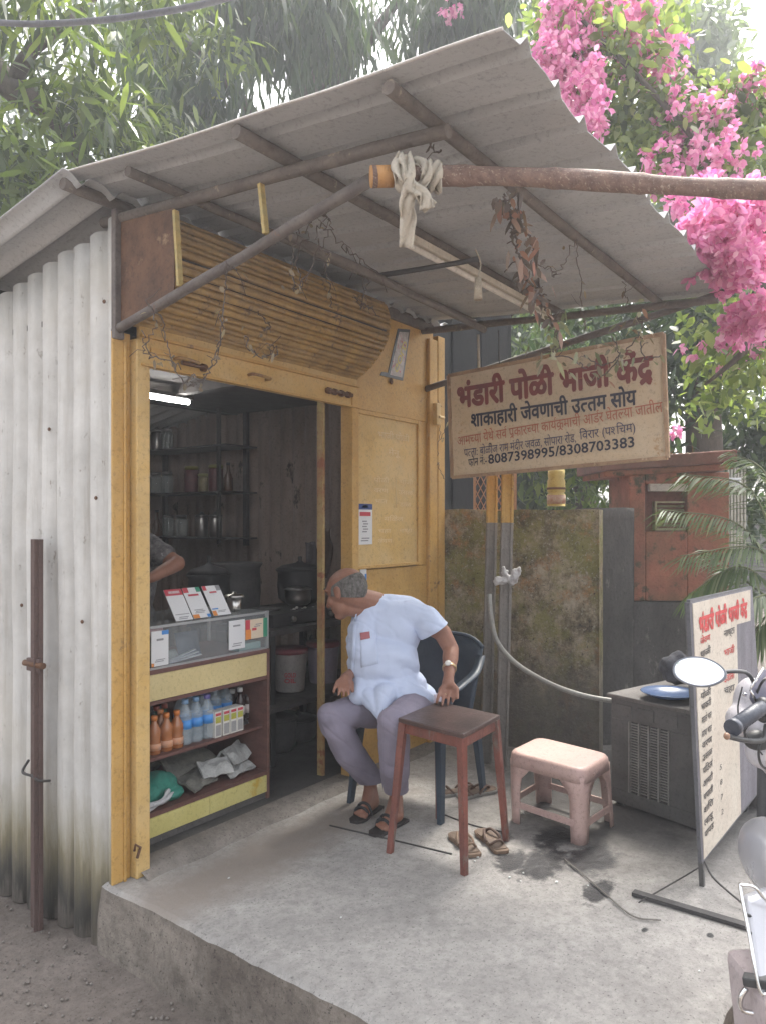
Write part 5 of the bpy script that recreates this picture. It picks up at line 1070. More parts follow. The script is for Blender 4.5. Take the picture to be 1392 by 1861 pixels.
# ================================================================== people
from mathutils.bvhtree import BVHTree
def decal(name, target, corners, mat, parent, n=8, off=.003, th=.003, m_=8):
    """a thin patch of cloth laid on the surface of target, corner order tl tr br bl given as sight lines"""
    dg = bpy.context.evaluated_depsgraph_get(); bpy.context.view_layer.update(); mw = target.matrix_world
    me = target.data; bv = BVHTree.FromPolygons([mw @ v.co for v in me.vertices], [tuple(p.vertices) for p in me.polygons]); P = []
    for j in range(m_ + 1):
        for i in range(n + 1):
            s, t = i / n, j / m_; a = [corners[0][k] * (1 - s) + corners[1][k] * s for k in (0, 1)]; b_ = [corners[3][k] * (1 - s) + corners[2][k] * s for k in (0, 1)]
            u, v_ = a[0] * (1 - t) + b_[0] * t, a[1] * (1 - t) + b_[1] * t; r_ = ray(u, v_).normalized(); h = bv.ray_cast(CAM, r_)
            P.append(h[0] + h[1] * off if h[0] is not None else (P[-1] if P else W(u, v_, 3.8)))
    mb = MB(); mb.add(P, [(j * (n + 1) + i, (j + 1) * (n + 1) + i, (j + 1) * (n + 1) + i + 1, j * (n + 1) + i + 1) for j in range(m_) for i in range(n)], True)
    o_ = mb.build(name, mat, parent); s_ = o_.modifiers.new('s', 'SOLIDIFY'); s_.thickness = th; return o_
skin = M('skin_brown', (.31, .155, .105), (.22, .105, .072), 9, .5, .12, bscale=90, spec=.35, grime=0)
def shirt_mat():
    m = M('shirt_blue', (.53, .59, .74), (.45, .51, .66), 2.5, .85, .25, bscale=22, spec=.2, grime=0); return m
shirt_m = shirt_mat(); trous_m = M('trouser_grey', (.27, .24, .30), (.21, .19, .24), 5, .9, .3, bscale=26, spec=.2, grime=0)
MAN = thing('person', 'balding man in pale blue shirt seated on blue chair, leaning to look inside', 'person', V((W(740, 1300, 4.0).x, W(740, 1300, 4.0).y, 0)))
Fd = (R * -.76 + F * .50 + Z_ * -.34).normalized(); Ud = (Z_ - Fd * Z_.dot(Fd)).normalized(); Ud = (Ud + R * .05).normalized(); Sd = Fd.cross(Ud).normalized()   # face, crown, side
Fd, Ud, Sd = Fd * 1.12, Ud * 1.12, Sd * 1.12
hc = W(630, 1068, 3.93)
mb = MB()
ellipsoid(mb, hc, Fd * .100, Sd * .078, Ud * .088); ellipsoid(mb, hc + Fd * .040 - Ud * .06, Fd * .058, Sd * .058, Ud * .066)
ellipsoid(mb, hc + Fd * .066 - Ud * .108, Fd * .028, Sd * .034, Ud * .022)                                  # chin
capsule(mb, hc + Fd * .096 - Ud * .005, hc + Fd * .122 - Ud * .048, .008, .015)                             # nose
ellipsoid(mb, hc + Fd * .104 - Ud * .050, Fd * .014, Sd * .019, Ud * .010)
for s in (-1, 1):
    ellipsoid(mb, hc + Fd * .078 + Sd * s * .032 + Ud * .014, Fd * .018, Sd * .026, Ud * .010)              # brow
    ellipsoid(mb, hc + Fd * .066 + Sd * s * .042 - Ud * .042, Fd * .026, Sd * .022, Ud * .024)              # cheek
    ellipsoid(mb, hc - Fd * .002 + Sd * s * .080 - Ud * .022, Fd * .018, Sd * .010, Ud * .032); ellipsoid(mb, hc - Fd * .012 + Sd * s * .086 - Ud * .012, Fd * .014, Sd * .006, Ud * .020)   # ear
ellipsoid(mb, hc + Fd * .093 - Ud * .074, Fd * .010, Sd * .024, Ud * .006); ellipsoid(mb, hc + Fd * .092 - Ud * .086, Fd * .010, Sd * .021, Ud * .007)      # lips
nb = W(684, 1098, 4.0)
capsule(mb, hc - Ud * .05 - Fd * .02, nb, .058, .066); capsule(mb, hc - Ud * .09 + Fd * .01, nb - Z_ * .03, .045, .06)
shR, shL = W(664, 1120, 4.08), W(768, 1126, 3.97)
capsule(mb, nb, shR, .06, .055); capsule(mb, nb, shL, .06, .055)
ellipsoid(mb, W(712, 1170, 4.02), R * .13, F * .09, Z_ * .20); ellipsoid(mb, W(730, 1260, 4.02), R * .14, F * .11, Z_ * .14)
elL, wrL = W(819, 1180, 3.93), W(815, 1228, 3.79)
capsule(mb, shL, W(803, 1150, 3.95), .058, .046); capsule(mb, W(803, 1150, 3.95), elL, .046, .040); capsule(mb, elL, elL.lerp(wrL, .35), .040, .041); capsule(mb, elL.lerp(wrL, .35), wrL, .041, .026)
elR, wrR = W(668, 1210, 4.06), W(636, 1226, 3.88)
capsule(mb, shR, elR, .052, .042); capsule(mb, elR, wrR, .042, .027)
def hand(mb, wr, pc, knuck, tips, thumb):
    capsule(mb, wr, pc, .026, .030); a, b_ = knuck
    capsule(mb, pc, a, .022, .013); capsule(mb, pc, b_, .022, .013); capsule(mb, a, b_, .0125, .0125); capsule(mb, pc, (a + b_) / 2, .024, .014)
    for i, (tp, k_) in enumerate(tips):
        b0 = a.lerp(b_, i / 3.0); mid = b0.lerp(tp, .5) + k_; mid2 = b0.lerp(tp, .78) + k_ * .7
        capsule(mb, b0, mid, .0098, .0090, 10); capsule(mb, mid, mid2, .0090, .0082, 10); capsule(mb, mid2, tp, .0082, .0072, 10)
    capsule(mb, wr.lerp(pc, .55), thumb[0], .017, .0125, 10); capsule(mb, thumb[0], thumb[1], .0125, .0095, 10)
back = (-F * .4 + Z_ * .6) * .014
hand(mb, wrL, W(813, 1243, 3.77), (W(800, 1254, 3.745), W(824, 1253, 3.78)), [(W(793, 1277, 3.70), back), (W(803, 1281, 3.69), back * 1.1), (W(813, 1281, 3.70), back * 1.1), (W(822, 1275, 3.73), back)], (W(829, 1252, 3.76), W(830, 1268, 3.73)))
hand(mb, wrR, W(628, 1234, 3.82), (W(614, 1240, 3.79), W(634, 1247, 3.775)), [(W(607, 1258, 3.75), back), (W(616, 1263, 3.735), back * 1.2), (W(625, 1265, 3.73), back * 1.2), (W(634, 1262, 3.735), back)], (W(640, 1243, 3.80), W(641, 1256, 3.765)))
anR, anL = W(674, 1432, 3.97), W(719, 1452, 3.84)
feet = []
for an, toe, heel in ((anR, onZ(652, 1482, .026), onZ(680, 1458, .04)), (anL, onZ(690, 1504, .026), onZ(722, 1482, .04))):
    capsule(mb, an + Z_ * .09, an, .034, .034); capsule(mb, an, heel, .036, .030); capsule(mb, an, heel.lerp(toe, .55) + Z_ * .012, .034, .026)
    d = (toe - heel).normalized(); s_ = V((-d.y, d.x, 0)); capsule(mb, heel, toe - d * .045, .030, .024)
    for k_ in range(5):
        b0 = toe - d * .05 + s_ * (.026 - .013 * k_) ; tp = toe + s_ * (.034 - .016 * k_) - d * (.0 + .007 * abs(k_ - 1)); tp.z = .024; capsule(mb, b0, tp, .013, .0085 if k_ else .012, 10)
    feet.append((an, toe, heel, d, s_))
body = blob('body', mb, skin, MAN, .0052, 3)
# hair: grey band round the back of the head from ear to ear
mb = MB(); ellipsoid(mb, hc - Ud * .006, Fd * .105, Sd * .0825, Ud * .092, 28, 20)
blob('hair', mb, M('hair_grey', (.19, .18, .17), (.06, .055, .05), 60, .9, .8, bscale=160, stretch=(1, 1, .4)), MAN, .005, 1, lambda p, n_: .0022 * noise.noise(p * 90),
     cut=[(hc + Ud * .026 - Fd * .02, (Ud + Fd * .30).normalized()), (hc + Fd * .030 + Ud * .0, (Fd + Ud * .5).normalized()), (hc - Ud * .040, -(Ud - Fd * .35).normalized())])
for s in (-1, 1):
    e = MB(); ellipsoid(e, hc + Fd * .089 + Sd * s * .030 - Ud * .006, Fd * .006, Sd * .009, Ud * .005); e.build('eye', flat('eye_white', (.22, .19, .17), .2), MAN)
    e = MB(); e.tube(curve_pts([hc + Fd * .100 + Sd * s * .012 + Ud * .020, hc + Fd * .100 + Sd * s * .032 + Ud * .027, hc + Fd * .085 + Sd * s * .050 + Ud * .020], 4), .004, 6); e.build('eyebrow', flat('brow_grey', (.06, .055, .05), .9), MAN)
e = MB(); e.tube(curve_pts([hc + Fd * .098 + Sd * .028 - Ud * .070, hc + Fd * .110 - Ud * .063, hc + Fd * .098 - Sd * .028 - Ud * .070], 4), .005, 6); e.build('moustache', flat('mous', (.07, .065, .06), .9), MAN)
# shirt
mb = MB()
ch = W(706, 1150, 3.99); sax = (shL - shR).normalized(); fwd_t = (R * -.50 - F * .80).normalized()
ellipsoid(mb, W(700, 1148, 4.0), sax * .185, fwd_t * .125, Z_ * .150); ellipsoid(mb, W(697, 1205, 3.95), R * .185, F * .150, Z_ * .155); ellipsoid(mb, W(705, 1245, 3.94), R * .200, F * .150, Z_ * .105)
ellipsoid(mb, W(728, 1262, 4.0), R * .185, F * .14, Z_ * .085)
capsule(mb, W(684, 1104, 3.99), W(742, 1110, 4.03), .074, .076); capsule(mb, W(742, 1110, 4.03), shL, .076, .078); capsule(mb, W(674, 1104, 3.96), W(656, 1150, 3.93), .050, .07); capsule(mb, W(678, 1096, 3.99), W(702, 1104, 4.0), .056, .072); capsule(mb, nb - Z_ * .02, shR, .072, .070); capsule(mb, nb - Z_ * .02, shL + Z_ * .0, .072, .078); capsule(mb, W(668, 1098, 3.97), W(660, 1180, 3.92), .050, .085)
capsule(mb, shR, W(654, 1165, 4.04), .07, .07)
capsule(mb, W(662, 1250, 3.88), W(654, 1262, 3.84), .072, .052); capsule(mb, W(700, 1262, 3.80), W(690, 1308, 3.70), .060, .010); capsule(mb, W(672, 1266, 3.82), W(690, 1306, 3.71), .05, .010); capsule(mb, W(735, 1262, 3.83), W(770, 1270, 3.85), .062, .05)
ndir = (W(812, 1134, 3.9) - W(786, 1150, 3.9))
sl0 = W(790, 1146, 3.93); sn = (W(803, 1164, 3.93) - W(785, 1135, 3.93)).normalized()
def wr_disp(p, n_):
    a = noise.noise(V((p.x * 7, p.y * 7, p.z * 16))) + .6 * noise.noise(V((p.x * 16 + p.z * 9, p.y * 16, p.z * 26)))
    b_ = abs(noise.noise(V((p.x * 5 + 3, p.y * 5, p.z * 11 + p.x * 8))))
    c_ = math.sin(p.z * 42 + p.x * 16 + 5 * noise.noise(p * 4)) * max(0, noise.noise(p * 3.3 + V((4, 1, 2))) + .15)
    return .0055 * a - .004 * max(0, .16 - b_) * 5 + .006 * c_
shirt = blob('shirt', mb, shirt_m, MAN, .0062, 7, wr_disp)
mb = MB(); capsule(mb, shL.lerp(nb, .35), shL, .074, .080); capsule(mb, shL, W(783, 1140, 3.93), .080, .078); capsule(mb, W(783, 1140, 3.93), W(810, 1162, 3.93), .078, .074)
slv = blob('sleeve', mb, shirt_m, MAN, .0062, 5, wr_disp, cut=[(sl0, sn)]); s_ = slv.modifiers.new('s', 'SOLIDIFY'); s_.thickness = .005; s_.offset = 0
so_ = shirt.modifiers.new('s', 'SOLIDIFY'); so_.thickness = .004; so_.offset = 0
decal('chest_pocket', shirt, ((654, 1156), (684, 1150), (688, 1206), (657, 1214)), shirt_m, MAN, off=.004)
decal('placket', shirt, ((641, 1135), (648, 1135), (642, 1245), (635, 1245)), shirt_m, MAN, n=2, m_=24, off=.004)
decal('pocket_paper', shirt, ((655, 1150), (671, 1148), (672, 1160), (656, 1164)), flat('note_pink', (.35, .12, .13), .7), MAN, off=.007)
mb = MB()
col = [W(650, 1112, 3.90), W(656, 1088, 3.94), W(668, 1076, 4.0), W(686, 1078, 4.06), W(700, 1088, 4.08)]
P = curve_pts(col, 5); vs = []
for i, p in enumerate(P): q_ = p + V((0, 0, -.042)) + (p - nb).normalized() * .022; vs += [p, p.lerp(q_, .5) + (p - nb).normalized() * .006, q_]
mb.add(vs, [(3 * i + j, 3 * i + 3 + j, 3 * i + 4 + j, 3 * i + 1 + j) for i in range(len(P) - 1) for j in (0, 1)], True)
cl = mb.build('collar', shirt_m, MAN); s_ = cl.modifiers.new('s', 'SOLIDIFY'); s_.thickness = .005
# trousers
mb = MB(); ellipsoid(mb, W(742, 1290, 4.03), R * .19, F * .17, Z_ * .10)
knR, knL = W(604, 1304, 3.80), W(716, 1312, 3.58)
capsule(mb, W(716, 1290, 4.08), W(655, 1290, 3.92), .098, .090); capsule(mb, W(655, 1290, 3.92), knR, .090, .072); capsule(mb, W(778, 1292, 4.0), W(745, 1296, 3.76), .102, .092); capsule(mb, W(745, 1296, 3.76), knL, .092, .074)
capsule(mb, knR, W(634, 1365, 3.85), .074, .076); capsule(mb, W(634, 1365, 3.85), anR + Z_ * .05, .076, .060); capsule(mb, knL, W(716, 1390, 3.66), .076, .072); capsule(mb, W(716, 1390, 3.66), anL + Z_ * .05, .072, .062)
capsule(mb, anR + Z_ * .05, anR, .062, .064); capsule(mb, anL + Z_ * .05, anL, .062, .064)
def tr_disp(p, n_):
    a = noise.noise(V((p.x * 12, p.y * 12, p.z * 9))); b_ = abs(noise.noise(V((p.x * 9 + p.z * 7, p.y * 9 - p.z * 7, p.z * 6))))
    c_ = math.sin(p.z * 36 - p.x * 22 + 5 * noise.noise(p * 4)) * max(0, noise.noise(p * 3.1) + .1)
    return .005 * a - .005 * max(0, .15 - b_) * 5 + .006 * c_
tr = blob('trousers', mb, trous_m, MAN, .0065, 5, tr_disp, cut=[(V((0, 0, .128)), -Z_)]); s_ = tr.modifiers.new('s', 'SOLIDIFY'); s_.thickness = .004; s_.offset = 0
# watch, ring, sandals on the feet
def band(c, ax, r_, w_, mat, name, n=24, sq=.8):
    ax = ax.normalized(); return MB().lathe([(r_, -w_ / 2), (r_ + .002, -w_ / 2), (r_ + .003, 0), (r_ + .002, w_ / 2), (r_, w_ / 2)], c, n, ax, squash=1).build(name, mat, MAN)
gold = M('gold_steel', (.62, .46, .26), (.5, .38, .22), 9, .3, 0, .9); ax = wrL - elL; wc = elL.lerp(wrL, .72)
band(wc, ax, .0335, .016, gold, 'watch_strap'); tow = (CAM - wc); tow = (tow - ax.normalized() * tow.dot(ax.normalized())).normalized(); tow = (tow - R * .25).normalized()
MB().lathe([(.016, 0), (.016, .007), (.013, .009), (0, .009)], wc + tow * .034, 20, tow).build('watch_face', flat('dial', (.6, .58, .55), .25), MAN)
band(W(806, 1263, 3.73), W(804, 1281, 3.69) - W(810, 1254, 3.75), .0105, .005, gold, 'finger_ring')
for an, toe, heel, d, s_ in feet:
    c = heel.lerp(toe, .5); c.z = 0; pl = [(-.125, .034), (-.08, .038), (0, .036), (.06, .044), (.10, .040), (.128, .02)]
    poly = [c + d.xy.to_3d() * x + s_ * y for x, y in pl] + [c + d.xy.to_3d() * x - s_ * y for x, y in pl[::-1]]
    MB().prism([p + Z_ * .001 for p in poly], Z_ * .013).build('sandal_sole', M('sandal_dark', (.05, .042, .04), (.03, .026, .025), 12), MAN, bevel=.003)
    for t_, h_ in ((.62, .058), (.80, .045)):
        q_ = heel.lerp(toe, t_); q_.z = .01; MB().tube(curve_pts([q_ + s_ * .040, q_ + s_ * .030 + Z_ * h_ * .75, q_ + Z_ * h_, q_ - s_ * .030 + Z_ * h_ * .75, q_ - s_ * .040], 4), .008, 6).build('sandal_strap', black_m, MAN)

# cook inside, only an arm and a sleeve show past the post
CK = thing('person', 'cook in dark patterned top inside the kiosk, only one bent arm showing', 'person', V((W(228, 1000, 4.0).x, W(228, 1000, 4.0).y, .036)))
c0_ = W(228, 1000, 4.0); zf = .036; mb = MB(); P_ = lambda r_, f_, z: c0_.xy.to_3d() + R * r_ + F * f_ + Z_ * z
ellipsoid(mb, P_(0, 0, 1.60), R * .075, F * .09, Z_ * .11); capsule(mb, P_(0, 0, 1.50), P_(0, 0, 1.40), .05, .055)
for s in (-1, 1):
    ellipsoid(mb, P_(s * .078, 0, 1.59), R * .008, F * .018, Z_ * .03); capsule(mb, P_(s * .09, 0, .75), P_(s * .1, 0, .12), .05, .04); capsule(mb, P_(s * .1, 0, .10), P_(s * .1, -.14, .06), .038, .028)
capsule(mb, P_(0, -.10, 1.58), P_(0, -.115, 1.565), .012, .014); ellipsoid(mb, P_(0, 0, 1.15), R * .14, F * .1, Z_ * .3)
sh_, el_, wr_ = W(258, 985, 3.98), W(322, 1024, 3.90), W(276, 1050, 3.72)
capsule(mb, sh_, el_, .055, .040); capsule(mb, el_, wr_, .042, .026); sh2 = P_(-.17, 0, 1.38); capsule(mb, sh2, P_(-.2, -.1, 1.12), .05, .04); capsule(mb, P_(-.2, -.1, 1.12), P_(-.06, -.28, 1.1), .04, .026)
hand(mb, wr_, wr_ - R * .05 - F * .02, (wr_ - R * .08 - F * .03 + Z_ * .02, wr_ - R * .08 - F * .03 - Z_ * .035), [(wr_ - R * .14 - F * .05 + Z_ * (.02 - .018 * i), -F * .008) for i in range(4)], (wr_ - R * .06 + Z_ * .035, wr_ - R * .10 + Z_ * .045))
blob('body', mb, skin, CK, .007, 3)
mb = MB(); ellipsoid(mb, P_(0, 0, 1.18), R * .17, F * .12, Z_ * .27); capsule(mb, P_(0, 0, 1.40), sh_, .07, .065); capsule(mb, P_(0, 0, 1.4), sh2, .07, .065); capsule(mb, sh_, sh_.lerp(el_, .62), .068, .062); capsule(mb, sh2, P_(-.19, -.05, 1.22), .066, .06); capsule(mb, P_(0, 0, .95), P_(0, 0, .3), .16, .22)
blob('dress', mb, M('dress_print', (.20, .19, .19), (.04, .04, .045), 34, .9, .2, spots=((.35, .34, .33), .6, 40)), CK, .009, 4, lambda p, n_: .008 * noise.noise(p * 12))
mb = MB(); ellipsoid(mb, P_(0, .015, 1.625), R * .082, F * .095, Z_ * .10); blob('hair', mb, flat('hair_black', (.015, .013, .012), .6), CK, .008, 2, None, cut=[(P_(0, -.03, 1.6), (-F - Z_ * .5).normalized())])

# ================================================================== blue plastic armchair
chf = (R * -.54 - F * .84).normalized(); chs = V((-chf.y, chf.x, 0)); chs = chs if chs.dot(R) > 0 else -chs
cc = G(.185, 4.08, 0); CH = thing('plastic_armchair', 'dark blue plastic armchair under the seated man', 'chair', cc)
blue = M('chair_blue', (.028, .045, .068), (.018, .032, .05), 4, .4, .05, dust=((.07, .09, .11), .5)); c_ = lambda f_, s_, z: cc + chf * f_ + chs * s_ + Z_ * z
vs = []; nx, nz = 14, 10
for j in range(nz + 1):
    for i in range(nx + 1):
        s = i / nx * 2 - 1; t = j / nz; top = 1 - .13 * s ** 4 * 1; vs.append(c_(-.22 - .10 * t + .085 * s * s * (1 - .3 * t), s * (.235 + .015 * t), .42 + .42 * t * top))
mb = MB(); mb.add(vs, [(j * (nx + 1) + i, j * (nx + 1) + i + 1, (j + 1) * (nx + 1) + i + 1, (j + 1) * (nx + 1) + i) for j in range(nz) for i in range(nx)], True); b_ = mb.build('backrest', blue, CH); s_ = b_.modifiers.new('s', 'SOLIDIFY'); s_.thickness = .008
P = [c_(-.22 - .10 * 1 + .085 * s * s * .7, s * .25, .84 - .055 * s ** 4) for s in [i / 8 - 1 for i in range(17)]]; MB().tube(P, .012, 8).build('back_rim', blue, CH)
vs = []
for j in range(9):
    for i in range(9): s, t = i / 4 - 1, j / 8; vs.append(c_(-.22 + .44 * t, s * .225, .425 + .012 * s * s - .012 * math.sin(t * 3)))
mb = MB(); mb.add(vs, [(j * 9 + i, j * 9 + i + 1, (j + 1) * 9 + i + 1, (j + 1) * 9 + i) for j in range(8) for i in range(8)], True); b_ = mb.build('seat', blue, CH); s_ = b_.modifiers.new('s', 'SOLIDIFY'); s_.thickness = .01
for s in (-1, 1):
    P = curve_pts([c_(-.25, s * .245, .74), c_(-.12, s * .275, .675), c_(.06, s * .285, .64), c_(.17, s * .275, .60), c_(.215, s * .26, .42)], 6); mb = MB()
    for a, b2 in zip(P, P[1:]): mb.beam(a, b2, .014, .045, chs if abs((b2 - a).normalized().z) > .8 else Z_) if False else None
    vs = []
    for i, p in enumerate(P): d = (P[min(i + 1, len(P) - 1)] - P[max(0, i - 1)]).normalized(); w_ = chs; nn_ = d.cross(w_).normalized(); vs += [p - w_ * .026 - nn_ * .004, p + w_ * .026 - nn_ * .004, p + w_ * .026 + nn_ * .006, p - w_ * .026 + nn_ * .006]
    mb.add(vs, [(4 * i + k_, 4 * i + (k_ + 1) % 4, 4 * i + 4 + (k_ + 1) % 4, 4 * i + 4 + k_) for i in range(len(P) - 1) for k_ in range(4)], True); mb.build('armrest', blue, CH)
    for f_ in (-1, 1):
        a, b_ = c_(f_ * .19, s * .235, .43), c_(f_ * .24, s * .265, 0); mb = MB(); d = (b_ - a); u1, u2 = chf, chs; vs = []
        for p, w_ in ((a, .030), (b_, .020)): vs += [p - u1 * w_ - u2 * w_ * .6, p + u1 * w_ - u2 * w_ * .6, p + u1 * w_ + u2 * w_ * .6, p - u1 * w_ + u2 * w_ * .6]
        mb.add(vs, [(0, 1, 2, 3), (7, 6, 5, 4), (0, 4, 5, 1), (1, 5, 6, 2), (2, 6, 7, 3), (3, 7, 4, 0)]).build('leg', blue, CH, bevel=.004)

# ================================================================== scooter at the right edge
SC = thing('parked_scooter', 'white scooter parked at the right edge with its round mirror turned back', 'scooter', G(1.25, 1.95, GZ))
whp = M('scooter_white', (.52, .50, .52), (.44, .42, .45), 3, .35, .03, spec=.5); rub = M('grip_rubber', (.07, .075, .095), (.045, .05, .065), 12, .45, .2); blk = M('scooter_black', (.06, .06, .062), (.04, .04, .042), 9, .5, .1); chrome = M('chrome', (.8, .8, .8), (.6, .6, .6), 9, .14, 0, 1.0); silver = M('scooter_silver', (.50, .50, .53), (.42, .42, .45), 3, .3, 0, .35)
mc = W(1269, 1221, 2.0); mn_ = ((CAM - mc).normalized() + Z_ * .42 - R * .05).normalized(); mu = Z_.cross(mn_).normalized(); mu = mu if mu.dot(R) > 0 else -mu; mv = mn_.cross(mu); mv = mv if mv.z > 0 else -mv
mu = (mu - mv * .03).normalized()
def oval(k, e=0): return [mc + mu * (k * .0625 * math.cos(t) * (1.0 if math.cos(t) < 0 else 1.04)) + mv * (k * .040 * math.copysign(abs(math.sin(t)) ** .9, math.sin(t)) * (1 - .22 * max(0, math.cos(t)) ** 2)) + mn_ * e for t in [2 * math.pi * i / 40 for i in range(40)]]
r1, r2, r3, r4 = oval(.93, .004), oval(1.0, .006), oval(1.03, -.002), oval(.7, -.03); mb = MB(); mb.add(r1 + r2 + r3 + r4, [(j * 40 + i, j * 40 + (i + 1) % 40, (j + 1) * 40 + (i + 1) % 40, (j + 1) * 40 + i) for j in range(3) for i in range(40)] + [tuple(120 + i for i in range(40))], True); mir = mb.build('mirror', M('mirror_shell', (.20, .21, .24), (.15, .16, .18), 9, .35, 0), SC)
g_ = flat('mirror_glass', (.92, .93, .95), .03, metal=1); mb = MB(); mb.add(oval(.94, .0035), [tuple(range(40))]); mb.build('mirror_glass', g_, mir)
MB().tube(curve_pts([W(1308, 1222, 2.0), W(1335, 1220, 2.03), W(1358, 1224, 2.06), W(1370, 1245, 2.08), W(1374, 1268, 2.09)], 5), [.008] + [.0055] * 20, 8).build('mirror_stalk', blk, mir)
MB().tube([W(1331, 1322, 1.92), W(1380, 1288, 2.0), W(1386, 1284, 2.01)], [.0185, .0185, .016], 16).build('grip', rub, SC)
MB().tube([W(1329, 1323.5, 1.915), W(1335, 1319.5, 1.925)], .0215, 16).build('grip_end', rub, SC)
mb = MB()
for i in range(9): a = W(1336 + i * 5, 1318.5 - i * 3.45, 1.93 + i * .0085); b_ = W(1338 + i * 5, 1317.2 - i * 3.45, 1.933 + i * .0085); mb.tube([a, b_], .0195, 16)
mb.build('grip_ribs', rub, SC)
mb = MB(); ellipsoid(mb, W(1386, 1290, 2.02), R * .022, F * .03, Z_ * .035); blob('switch_box', mb, blk, SC, .005, 2)
MB().tube([W(1384, 1286, 2.01), W(1450, 1250, 2.14), W(1520, 1262, 2.3)], .012, 10).build('handlebar', blk, SC)
MB().tube(curve_pts([W(1392, 1318, 2.03), W(1388, 1342, 2.0), W(1372, 1347, 1.97), W(1346, 1344, 1.93), W(1322, 1338, 1.90)], 5), [.007] * 20 + [.006], 8).build('brake_lever', blk, SC)
mb = MB(); ellipsoid(mb, W(1320, 1338, 1.90), R * .008, F * .008, Z_ * .009); mb.build('lever_end', M('brass', (.30, .18, .12), (.2, .12, .08), 9, .4), SC)
mb = MB(); ellipsoid(mb, W(1366, 1285, 2.18), R * .048, F * .07, Z_ * .085); ellipsoid(mb, W(1345, 1310, 2.16), R * .036, F * .06, Z_ * .045); ellipsoid(mb, W(1420, 1330, 2.15), R * .10, F * .09, Z_ * .075); ellipsoid(mb, W(1440, 1280, 2.2), R * .12, F * .09, Z_ * .08)
blob('headlamp_cowl', mb, whp, SC, .008, 6)
mb = MB(); mb.prism([W(1363, 1252, 2.03), W(1388, 1214, 2.06), W(1440, 1196, 2.12), W(1470, 1240, 2.16), W(1420, 1290, 2.12), W(1378, 1276, 2.05)], (F * .3 - Z_ * .6) * .05); mb.build('instrument_cover', M('dash_lilac', (.26, .26, .33), (.2, .2, .26), 5, .3, 0), SC, bevel=.008)
MB().tube([W(1363, 1251, 2.02), W(1386, 1214, 2.05)], .003, 6).build('trim_strip', chrome, SC); MB().tube([W(1363, 1254, 2.02), W(1372, 1273, 2.03)], .003, 6).build('trim_strip', chrome, SC)
mb = MB(); ellipsoid(mb, W(1376, 1345, 2.06), R * .038, F * .03, Z_ * .028); blob('lever_holder', mb, blk, SC, .006, 2)
mb = MB(); ellipsoid(mb, W(1388, 1368, 2.12), R * .05, F * .05, Z_ * .045); ellipsoid(mb, W(1440, 1385, 2.12), R * .09, F * .06, Z_ * .06); blob('lower_cowl', mb, whp, SC, .008, 4)
MB().tube([G(1.10, 2.2, .86), G(1.16, 2.34, .0)], .03, 10).build('steering_column', blk, SC)
for k_, P in enumerate((((1386, 1300, 2.03), (1366, 1310, 1.99), (1352, 1330, 2.0), (1362, 1352, 2.08)), ((1390, 1330, 2.03), (1378, 1362, 2.0), (1384, 1392, 2.04), (1410, 1402, 2.1)), ((1374, 1262, 2.06), (1384, 1240, 2.0), (1400, 1232, 2.02), (1440, 1250, 2.1)))):
    MB().tube(curve_pts([W(*p) for p in P], 6), .0035, 6).build('control_cable', blk, SC)
MB().lathe([(.006, 0), (.006, .004), (.003, .006)], W(1352, 1262, 2.115), 8, -F).build('screw', chrome, SC); MB().lathe([(.006, 0), (.006, .004), (.003, .006)], W(1398, 1340, 2.055), 8, -F).build('screw', chrome, SC)
MB().tube(curve_pts([W(1348, 1248, 2.11), W(1340, 1290, 2.10), W(1352, 1330, 2.09), W(1385, 1372, 2.07)], 6), .0022, 6).build('panel_seam', blk, SC)
# leg shield, fender, floor, body
mb = MB(); vs = []
for j in range(11):
    for i in range(9):
        s = i / 4 - 1; t = j / 10; z = .80 - .86 * t; wdt = .06 + .15 * math.sin(min(1, t * 1.3) * 1.5); vs.append(G(1.235 + s * wdt + .05 * t, 2.12 - .06 * t + .07 * s * s, z))
mb.add(vs, [(j * 9 + i, j * 9 + i + 1, (j + 1) * 9 + i + 1, (j + 1) * 9 + i) for j in range(10) for i in range(8)], True); o_ = mb.build('leg_shield', whp, SC); s_ = o_.modifiers.new('s', 'SOLIDIFY'); s_.thickness = .012
mb = MB(); ellipsoid(mb, W(1412, 1565, 2.0), R * .075, F * .16, Z_ * .10); blob('front_fender', mb, silver, SC, .009, 3)
MB().prism([W(1357, 1636, 1.86), W(1450, 1600, 1.9), W(1470, 1800, 1.75), W(1380, 1806, 1.74)], F * .03).build('floor_panel', silver, SC, bevel=.008)
MB().tube(curve_pts([W(1470, 1640, 1.84), W(1400, 1640, 1.84), W(1372, 1614, 1.84), W(1350, 1609, 1.84), W(1345, 1616, 1.84), W(1362, 1706, 1.79), W(1370, 1752, 1.76), W(1382, 1803, 1.74), W(1400, 1805, 1.74), W(1480, 1806, 1.74)], 6), .0045, 8).build('leg_guard', chrome, SC)
MB().tube(curve_pts([W(1355, 1662, 1.84), W(1392, 1676, 1.85), W(1450, 1690, 1.86)], 5), .004, 6).build('control_cable', blk, SC); MB().tube(curve_pts([W(1362, 1695, 1.82), W(1392, 1712, 1.83), W(1450, 1720, 1.85)], 5), .0035, 6).build('control_cable', blk, SC)
MB().beam(W(1350, 1779, 1.78), W(1480, 1800, 1.70), .03, .022).build('foot_rest', blk, SC, bevel=.004)
MB().tube(curve_pts([W(1356, 1795, 1.78), W(1345, 1815, 1.78), W(1350, 1836, 1.78), W(1385, 1842, 1.77), W(1440, 1840, 1.76)], 5), .006, 8).build('stand', chrome, SC)
